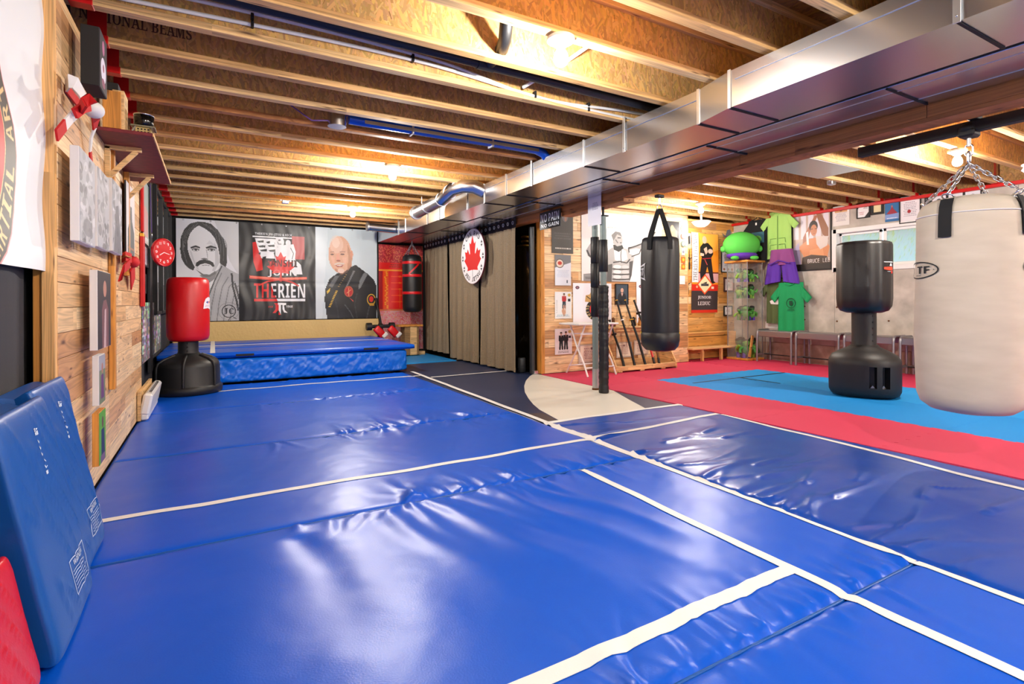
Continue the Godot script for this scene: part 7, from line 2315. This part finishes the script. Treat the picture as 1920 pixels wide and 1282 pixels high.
	c1.ell(0.5, 0.2, 0.1, 0.08, Color(0.45, 0.3, 0.2))
	sheet_picture("cream_certificate", "cream certificate with a tan heading beside the framed film poster", "certificate", on_x(1562, 1593, 386, 423, XR), FACE_L, c1.tex())
	var c2 := Art.new(96, 96, Color(0.92, 0.91, 0.91))
	c2.poly([0, 0, 0.35, 0, 0, 0.35], Color(0.15, 0.13, 0.14))
	c2.poly([1, 1, 0.6, 1, 1, 0.6], Color(0.15, 0.13, 0.14))
	c2.lines(0.1, 0.6, 0.6, 0.85, 3, Color(0.72, 0.2, 0.22), rg)
	c2.lines(0.5, 0.15, 0.9, 0.4, 3, Color(0.3, 0.3, 0.32), rg)
	framed_picture("card_frame", "black-framed card with dark corners above the window", on_x(1607, 1632, 381, 409, XR), FACE_L, c2.tex(), 0.015, M.black)
	framed_picture("card_frame", "thick black frame round a plain cream card above the window", on_x(1634, 1658, 377, 402, XR), FACE_L, Art.new(16, 16, Color(0.88, 0.82, 0.64)).tex(), 0.035, M.black)
	var c3 := Art.new(96, 144, Color(0.18, 0.42, 0.62))
	c3.rect(0, 0, 1, 0.1, Color(0.72, 0.12, 0.16))
	c3.poly([0.5, 0.3, 0.62, 0.48, 0.9, 0.66, 0.5, 0.7, 0.1, 0.66, 0.4, 0.48], Color(0.62, 0.16, 0.22))
	c3.ell(0.5, 0.36, 0.06, 0.05, Color(0.7, 0.4, 0.4))
	c3.poly([0, 0.7, 1, 0.66, 1, 0.9, 0, 0.9], Color(0.50, 0.60, 0.80))
	c3.lines(0.1, 0.84, 0.9, 0.92, 1, Color(0.92, 0.94, 0.96), rg)
	c3.soft(2)
	sheet_picture("blue_flyer", "blue flyer with a red peak shape above the window", "flyer", on_x(1660, 1686, 371, 415, XR), FACE_L, c3.tex())
	var c4: Art = doc.call(128, 160, Color(0.91, 0.89, 0.90), 23)
	c4.ell(0.45, 0.58, 0.09, 0.07, Color(0.62, 0.14, 0.18))
	framed_picture("seal_certificate", "white framed certificate with a red seal next to the dark strip poster", on_x(1687, 1728, 366, 418, XR), FACE_L, c4.tex(), 0.015, M.black)
	var c5 := Art.new(256, 288, Color(0.08, 0.09, 0.09))
	for k in 30:
		c5.rect(0.02, 0.01 + k / 30.0, 0.05, 0.025 + k / 30.0, Color(0.5, 0.5, 0.5))
	for k in 3:
		c5.rect(0.14 + 0.28 * k, 0.04, 0.38 + 0.28 * k, 0.30, Color(0.85, 0.85, 0.87))
		c5.ell(0.26 + 0.28 * k, 0.15, 0.06, 0.055, Color(0.10, 0.10, 0.12))
		c5.ell(0.33 + 0.28 * k, 0.22, 0.05, 0.05, Color(0.12, 0.12, 0.14))
		c5.rect(0.14 + 0.28 * k, 0.36, 0.38 + 0.28 * k, 0.60, Color(0.55, 0.62, 0.58))
	c5.soft(2)
	sheet_picture("strip_poster", "dark poster of film-strip pictures behind the big canvas bag", "poster", on_x(1734, 1846, 356, 488, XR), FACE_L, c5.tex())
	solo("leaning_paper", "torn white paper patch on the concrete below the olive shirt", "paper", MB.new().card(0.26, 0.12, 0.002).mesh(), M.paper, at_x(1447, 609, XR - 0.004), "", FACE_L)
	# metal benches along the wall
	var zb := [[-6.02, -5.34], [-5.30, -4.57], [-4.53, -3.81], [-3.77, -3.05], [-3.01, -2.29], [-2.25, -1.53], [-1.49, -0.77]]
	var where := ["beside the glass cabinet", "under the green T-shirt", "behind the black standing bag", "beside the black standing bag's base", "behind the big canvas bag", "beyond the big canvas bag", "farthest from the glass cabinet"]
	for k in zb.size():
		var z0: float = zb[k][0]
		var z1: float = zb[k][1]
		var l := z1 - z0
		var o := thing("metal_bench", "grey metal bench with rounded tube ends %s" % where[k], "bench", Vector3(8.63, 0, (z0 + z1) / 2), "metal benches along the concrete wall")
		part(o, "seat", MB.new().box(Vector3(0.34, 0.03, l - 0.05), Vector3(0, 0.535, 0), Basis.IDENTITY, 0.012).mesh(), M.grey_metal)
		part(o, "apron", MB.new().box(Vector3(0.02, 0.10, l - 0.05), Vector3(-0.165, 0.49, 0), Basis.IDENTITY, 0.008).mesh(), M.grey_metal)
		part(o, "apron", MB.new().box(Vector3(0.02, 0.10, l - 0.05), Vector3(0.165, 0.49, 0), Basis.IDENTITY, 0.008).mesh(), M.grey_metal)
		for s: float in [-1.0, 1.0]:
			var z: float = s * (l / 2 - 0.022)
			part(o, "end_frame", MB.new().tube([Vector3(-0.19, 0.0, z), Vector3(-0.185, 0.48, z), Vector3(-0.17, 0.53, z), Vector3(-0.13, 0.555, z), Vector3(0.13, 0.555, z), Vector3(0.17, 0.53, z), Vector3(0.185, 0.48, z), Vector3(0.19, 0.0, z)], 0.018, 12).mesh(), M.grey_metal)
			part(o, "stretcher", MB.new().tube([Vector3(-0.185, 0.12, z), Vector3(0.185, 0.12, z)], 0.012, 10).mesh(), M.grey_metal)
		part(o, "centre_brace", MB.new().tube([Vector3(0, 0.12, -l / 2 + 0.03), Vector3(0, 0.12, l / 2 - 0.03)], 0.010, 8).mesh(), M.dark)

# ---- bags
func decal(r: float, ac: float, span: float, y0: float, y1: float) -> ArrayMesh:
	return MB.new().sheet(20, 8, func(u: float, v: float) -> Vector3:
		var a := ac - (u - 0.5) * span
		return Vector3(r * cos(a), lerpf(y1, y0, v), r * sin(a))).mesh()

func towards(p: Vector3) -> float:
	return atan2(-p.z, -p.x)

func link_mesh(l: float, w: float, r: float) -> ArrayMesh:
	var p := []
	for k in 16:
		var a := TAU * k / 16
		p.append(Vector3(cos(a) * w, sin(a) * w + (l / 2 - w) * signf(sin(a) + 0.0001), 0))
	return MB.new().tube(p, r, 6, true).mesh()

func chain(o: Node3D, a: Vector3, b: Vector3, link: Mesh, l: float, m: Material) -> void:
	var d := b - a
	var cnt := maxi(2, roundi(d.length() / (l * 0.72)))
	var y := d.normalized()
	var x := y.cross(Vector3(0.31, 0.2, 0.93)).normalized()
	var bb := Basis(x, y, x.cross(y))
	for k in cnt:
		part(o, "link", link, m, a + d * ((k + 0.5) / cnt), bb * Basis(Vector3.UP, PI / 2 if k % 2 else 0.0))

func bags() -> void:
	# big canvas bag
	var p := Vector3(4.25, 0, -1.49)
	var wb := thing("canvas_bag", "huge off-white canvas punching bag hanging on chains from the black rail", "punching bag", p + Vector3(0, 0.35, 0))
	var dent := func(an: float, y: float) -> float: return 1.0 + 0.006 * sin(an * 3.0 + y * 4.0) + 0.008 * sin(y * 7.0 + an) - 0.012 * exp(-pow((y - 0.25) / 0.1, 2.0)) * (0.5 + 0.5 * sin(an * 2.0))
	var wbb := part(wb, "body", MB.new().lathe([Vector2(0.001, 0.0), Vector2(0.12, 0.004), Vector2(0.21, 0.022), Vector2(0.258, 0.06), Vector2(0.278, 0.12), Vector2(0.284, 0.25), Vector2(0.286, 0.5), Vector2(0.282, 0.8), Vector2(0.277, 1.1), Vector2(0.272, 1.27), Vector2(0.262, 1.31), Vector2(0.245, 1.345), Vector2(0.20, 1.375), Vector2(0.12, 1.39), Vector2(0.001, 1.39)], 56, Transform3D.IDENTITY, 1.0, dent).mesh(), M.canvas)
	part(wbb, "top_seam", MB.new().tube(circle(Vector3(0, 1.27, 0), 0.2735, 48), 0.004, 6, true).mesh(), M.white_cloth)
	var ac := towards(p)
	var lg := Art.new(256, 128, Color(1, 1, 1, 0))
	lg.ring(0.5, 0.5, 0.46, 0.42, 0.03, Color(0.10, 0.12, 0.12))
	lg.text("TF", 0.46, 0.30, 0.80, 0.68, Color(0.10, 0.12, 0.12))
	lg.ell(0.88, 0.5, 0.012, 0.024, Color(0.10, 0.12, 0.12))
	lg.lines(0.40, 0.76, 0.60, 0.82, 1, Color(0.10, 0.12, 0.12), R)
	part(wbb, "logo", decal(0.2855, ac + 1.10, 1.2, 0.86, 0.985), cut_mat(lg.tex(), 0.8))
	part(wbb, "logo", decal(0.2855, ac - 1.56, 1.15, 0.86, 0.985), cut_mat(lg.tex(), 0.8))
	var strap := MB.new()
	var ring_y := 1.37
	var apex := Vector3(0, 1.63, 0)
	var link := link_mesh(0.052, 0.012, 0.004)
	for k in 4:
		var a := ac + 0.42 + TAU * k / 4.0
		var o := Vector3(cos(a), 0, sin(a))
		var ws := part(wb, "strap", MB.new().band([o * 0.286 + Vector3(0, 1.12, 0), o * 0.281 + Vector3(0, 1.25, 0), o * 0.272 + Vector3(0, 1.31, 0), o * 0.252 + Vector3(0, 1.36, 0)], o.cross(Vector3.UP), 0.07, 0.006).mesh(), M.webbing)
		var rp := o * 0.245 + Vector3(0, 1.375, 0)
		part(ws, "ring", MB.new().tube(circle(rp, 0.03, 16, Basis(Vector3.UP, -a) * Basis(Vector3(0, 0, 1), 0.6)), 0.005, 8, true).mesh(), M.steel)
		chain(wb, rp + Vector3(0, 0.02, 0), apex + Vector3(0, -0.02, 0), link, 0.052, M.steel)
	var big := link_mesh(0.075, 0.02, 0.006)
	part(wb, "swivel", big, M.steel, apex + Vector3(0, 0.02, 0))
	part(wb, "swivel", big, M.steel, apex + Vector3(0, 0.065, 0), Basis(Vector3.UP, PI / 2))
	part(wb, "swivel", MB.new().tube([apex + Vector3(0, 0.09, 0), apex + Vector3(0, 0.15, 0)], 0.012, 10).mesh(), M.steel)
	part(wb, "trolley", boxm(Vector3(0.11, 0.05, 0.09), 0.012), M.black, Vector3(0, 1.80, 0))
	part(wb, "trolley_cap", MB.new().ball(Vector3(0, 1.83, 0), Vector3(0.07, 0.04, 0.05), 16, 8).mesh(), M.black)
	# black bag on straps under the beam
	var q := Vector3(4.10, 0, -4.05)
	var hb := thing("strap_bag", "tall black leather punching bag hanging on two webbing straps from the beam", "punching bag", q + Vector3(0, 0.55, 0))
	var crumple := func(an: float, y: float) -> float: return 1.0 + 0.034 * smoothstep(0.75, 1.15, y) * sin(an * 7.0 + 2.0 * y) + 0.006 * sin(y * 5.0 + an * 2.0)
	var hbb := part(hb, "body", MB.new().lathe([Vector2(0.001, 0), Vector2(0.09, 0.004), Vector2(0.15, 0.022), Vector2(0.182, 0.06), Vector2(0.193, 0.12), Vector2(0.195, 0.3), Vector2(0.198, 0.7), Vector2(0.197, 1.0), Vector2(0.19, 1.13), Vector2(0.182, 1.18), Vector2(0.165, 1.195), Vector2(0.165, 1.195), Vector2(0.155, 1.15), Vector2(0.001, 1.13)], 44, Transform3D.IDENTITY, 1.0, crumple).mesh(), M.black_vinyl)
	part(hbb, "bottom_panel", MB.new().lathe([Vector2(0.150, 0.018), Vector2(0.186, 0.06), Vector2(0.197, 0.12), Vector2(0.198, 0.20), Vector2(0.1955, 0.203)], 44, Transform3D.IDENTITY, 1.0, crumple).mesh(), M.black_vinyl)
	var qc := towards(q)
	for s: float in [-1.0, 1.0]:
		part(hbb, "yellow_mark", decal(0.2, qc + 1.38 * s, 0.25, 0.19, 0.21), mat(Color(0.85, 0.72, 0.10), 0.6))
		for e: float in [-1.0, 1.0]:
			var a := qc + (0.55 if e > 0 else PI - 0.55) * s
			var o := Vector3(cos(a), 0, sin(a))
			part(hb, "strap", MB.new().band([o * 0.2 + Vector3(0, 1.06, 0), o * 0.196 + Vector3(0, 1.17, 0), o * 0.16 + Vector3(0, 1.25, 0), o * 0.02 + Vector3(0, 1.50, 0)], o.cross(Vector3.UP), 0.05, 0.006).mesh(), M.webbing)
	part(hb, "ring", MB.new().tube(circle(Vector3(0, 1.515, 0), 0.035, 18, Basis(Vector3.RIGHT, PI / 2)), 0.005, 8, true).mesh(), M.steel)
	part(hb, "swivel", MB.new().tube([Vector3(0, 1.55, 0), Vector3(0, 1.62, 0)], 0.014, 10).mesh(), M.steel)
	part(hb, "hook_plate", boxm(Vector3(0.09, 0.03, 0.06), 0.006), M.black, Vector3(0, 1.635, 0))
	var wl := Art.new(128, 160, Color(0, 0, 0, 0))
	wl.text("ST", 0.05, 0.30, 0.62, 0.70, Color(0.84, 0.85, 0.86))
	wl.poly([0.0, 0.22, 0.85, 0.02, 0.72, 0.16, 0.0, 0.27], Color(0.84, 0.85, 0.86))
	wl.poly([0.0, 0.74, 0.72, 0.86, 0.85, 0.98, 0.0, 0.79], Color(0.84, 0.85, 0.86))
	wl.line([0.74, 0.1, 0.66, 0.5, 0.74, 0.92], 0.05, Color(0.84, 0.85, 0.86))
	part(hbb, "logo", decal(0.2005, qc + 1.05, 0.75, 0.74, 0.93), cut_mat(wl.tex(), 0.5))
	# far bag
	var f := Vector3(3.52, 0, -10.30)
	var fb := thing("chain_bag", "black punching bag with red bands hanging before the red door print", "punching bag", f + Vector3(0, 0.87, 0))
	var fbb := part(fb, "body", MB.new().lathe([Vector2(0.001, 0), Vector2(0.14, 0.01), Vector2(0.185, 0.05), Vector2(0.195, 0.12), Vector2(0.195, 1.05), Vector2(0.185, 1.13), Vector2(0.14, 1.17), Vector2(0.001, 1.18)], 36).mesh(), M.black_vinyl)
	for y in [0.37, 0.72, 0.98]:
		part(fbb, "red_band", MB.new().lathe([Vector2(0.1955, y), Vector2(0.1965, y + 0.002), Vector2(0.1965, y + 0.05), Vector2(0.1955, y + 0.052)], 36).mesh(), M.red_vinyl)
	var fc := towards(f)
	part(fbb, "red_slash", MB.new().sheet(10, 3, func(u: float, v: float) -> Vector3:
		var a := fc + 0.35 - u * 1.1
		return Vector3(0.1965 * cos(a), 0.75 + 0.21 * u + 0.045 * (1.0 - v), 0.1965 * sin(a))).mesh(), M.red_vinyl)
	for k in 4:
		var a := fc + 0.5 + TAU * k / 4.0
		chain(fb, Vector3(cos(a) * 0.16, 1.16, sin(a) * 0.16), Vector3(0, 1.40, 0), link, 0.052, M.steel)
	part(fb, "hook", MB.new().tube([Vector3(0, 1.39, 0), Vector3(0, 1.45, 0)], 0.012, 8).mesh(), M.steel)
	# black standing bag
	var s1 := Vector3(6.50, 0, -3.25)
	var sb := thing("standing_bag", "black free-standing punching bag on the blue puzzle tiles", "punching bag", s1)
	var fl := func(an: float, y: float) -> float: return 1.0 + 0.013 * sin(an * 13.0) * smoothstep(0.98, 1.05, y)
	var sbb := part(sb, "bag", MB.new().lathe([Vector2(0.001, 0.93), Vector2(0.17, 0.935), Vector2(0.235, 0.96), Vector2(0.265, 1.01), Vector2(0.272, 1.10), Vector2(0.272, 1.70), Vector2(0.262, 1.73), Vector2(0.22, 1.745), Vector2(0.001, 1.745)], 84, Transform3D.IDENTITY, 1.0, fl).mesh(), M.black_vinyl)
	var sbn := part(sb, "neck", MB.new().lathe([Vector2(0.13, 0.55), Vector2(0.122, 0.58), Vector2(0.122, 0.94)], 36).mesh(), M.black_plastic)
	var sc := towards(s1)
	for k in 5:
		part(sbn, "pin_hole", MB.new().ball(Vector3(0.119 * cos(sc - 0.75), 0.62 + 0.07 * k, 0.119 * sin(sc - 0.75)), Vector3(0.010, 0.012, 0.010), 10, 6).mesh(), M.black)
	# base with two grip slots: segments left out of the skin, each lined with a recess
	var nseg := 96
	var turn := sc - TAU * 0.25
	var slots := [[24 - 5, 24 - 2], [24 - 10, 24 - 7]]
	var prof := [Vector2(0.001, 0.0), Vector2(0.29, 0.0), Vector2(0.33, 0.02), Vector2(0.348, 0.06), Vector2(0.35, 0.115), Vector2(0.352, 0.35), Vector2(0.348, 0.40), Vector2(0.32, 0.45), Vector2(0.24, 0.50), Vector2(0.16, 0.54), Vector2(0.13, 0.57), Vector2(0.001, 0.57)]
	var xf := Transform3D(Basis(Vector3.UP, -turn), Vector3.ZERO)
	var skip := func(j: int, k: int) -> bool: return k == 4 and ((j >= slots[0][0] and j < slots[0][1]) or (j >= slots[1][0] and j < slots[1][1]))
	var bs := MB.new().lathe(prof, nseg, xf, 0.72, null, skip)
	for s in slots:
		var ring := []
		for y in [0.115, 0.35]:
			var r: float = 0.35 if y < 0.2 else 0.352
			for dep in [1.0, 0.80]:
				for j in s:
					var a: float = TAU * j / nseg
					var g := 1.0 / pow(pow(absf(cos(a)), 2.0 / 0.72) + pow(absf(sin(a)), 2.0 / 0.72), 0.36)
					ring.append(xf * Vector3(r * g * dep * cos(a), y, r * g * dep * sin(a)))
		var mid := Vector3.ZERO
		for q5 in ring:
			mid += q5 / ring.size()
		var inward := mid * 3.0
		for fc4 in [[2, 3, 7, 6], [0, 2, 6, 4], [1, 3, 7, 5], [0, 1, 3, 2], [4, 5, 7, 6]]:
			bs.face([ring[fc4[0]], ring[fc4[1]], ring[fc4[2]], ring[fc4[3]]], mid)
	var sbs := part(sb, "base", bs.mesh(), M.black_plastic)
	for k in 2:
		var a := sc - (3.5 + 5.0 * k) * TAU / 96.0
		part(sbs, "slot_foot", MB.new().prism(PackedVector2Array([Vector2(-0.022, 0), Vector2(0.022, 0), Vector2(0, 0.03)]), -0.002, 0.002, Transform3D(Basis(Vector3.UP, -a + PI / 2), Vector3(0.335 * cos(a), 0.118, 0.335 * sin(a)))).mesh(), M.grey_metal)
	var st := Art.new(160, 160, Color(0, 0, 0, 0))
	st.rect(0.05, 0.05, 0.95, 0.10, Color(0.9, 0.9, 0.9))
	st.poly([0.62, 0.18, 0.76, 0.18, 0.84, 0.36, 0.55, 0.36], Color(0.92, 0.92, 0.92))
	st.poly([0.05, 0.45, 0.9, 0.42, 0.95, 0.66, 0.5, 0.7, 0.05, 0.62], Color(0.78, 0.22, 0.12))
	st.lines(0.3, 0.76, 0.8, 0.82, 1, Color(0.9, 0.9, 0.9), R)
	st.ell(0.82, 0.82, 0.12, 0.12, Color(0.72, 0.16, 0.10))
	part(sbb, "sticker", decal(0.2785, sc - 1.0, 0.6, 1.36, 1.51), cut_mat(st.tex(), 0.5))
	# red standing bag
	var s2 := Vector3(-0.265, 0, -7.48)
	var rb := thing("standing_bag", "red free-standing punching bag with a ribbed black base by the plank wall", "punching bag", s2)
	var rbb := part(rb, "bag", MB.new().lathe([Vector2(0.001, 0.62), Vector2(0.18, 0.625), Vector2(0.213, 0.645), Vector2(0.225, 0.69), Vector2(0.227, 0.85), Vector2(0.225, 1.30), Vector2(0.218, 1.36), Vector2(0.19, 1.385), Vector2(0.16, 1.39), Vector2(0.001, 1.385)], 48, Transform3D.IDENTITY, 1.0, func(an: float, y: float) -> float: return 1.0 + 0.006 * sin(y * 46.0) + 0.006 * sin(y * 19.0 + an * 2.0)).mesh(), M.red_vinyl)
	var rbn := part(rb, "neck", MB.new().lathe([Vector2(0.12, 0.46), Vector2(0.108, 0.5), Vector2(0.108, 0.63)], 32).mesh(), M.black_plastic)
	var rbs := part(rb, "base", MB.new().lathe([Vector2(0.001, 0.0), Vector2(0.34, 0.0), Vector2(0.362, 0.015), Vector2(0.365, 0.08), Vector2(0.348, 0.095), Vector2(0.338, 0.11), Vector2(0.335, 0.32), Vector2(0.32, 0.37), Vector2(0.26, 0.41), Vector2(0.15, 0.45), Vector2(0.115, 0.48), Vector2(0.001, 0.48)], 56).mesh(), M.black_plastic)
	var rc := towards(s2)
	for k in 6:
		var a := rc + 0.15 + TAU * k / 6.0
		var o := Vector3(cos(a), 0, sin(a))
		part(rbs, "rib", MB.new().tube([o * 0.347 + Vector3(0, 0.10, 0), o * 0.342 + Vector3(0, 0.32, 0), o * 0.322 + Vector3(0, 0.375, 0), o * 0.26 + Vector3(0, 0.415, 0), o * 0.15 + Vector3(0, 0.455, 0)], 0.016, 10).mesh(), M.black_plastic)
	for k in 3:
		part(rbn, "pin_hole", MB.new().ball(Vector3(0.106 * cos(rc + 0.1), 0.51 + 0.045 * k, 0.106 * sin(rc + 0.1)), Vector3(0.008, 0.010, 0.008), 10, 6).mesh(), M.black)
	var rl := Art.new(160, 160, Color(0, 0, 0, 0))
	rl.poly([0.0, 0.85, 0.06, 0.45, 0.25, 0.15, 0.6, 0.02, 1, 0.1, 1, 0.92, 0.55, 0.80], Color(0.92, 0.90, 0.92))
	rl.poly([0.3, 0.4, 0.5, 0.3, 0.62, 0.36, 0.5, 0.5], Color(0.2, 0.28, 0.55))
	rl.poly([0.66, 0.36, 0.88, 0.28, 0.9, 0.42, 0.7, 0.5], Color(0.72, 0.12, 0.16))
	rl.lines(0.2, 0.58, 0.9, 0.74, 2, Color(0.75, 0.45, 0.5), R)
	part(rbb, "logo", decal(0.2315, rc - 1.05, 0.62, 0.985, 1.16), cut_mat(rl.tex(), 0.4))
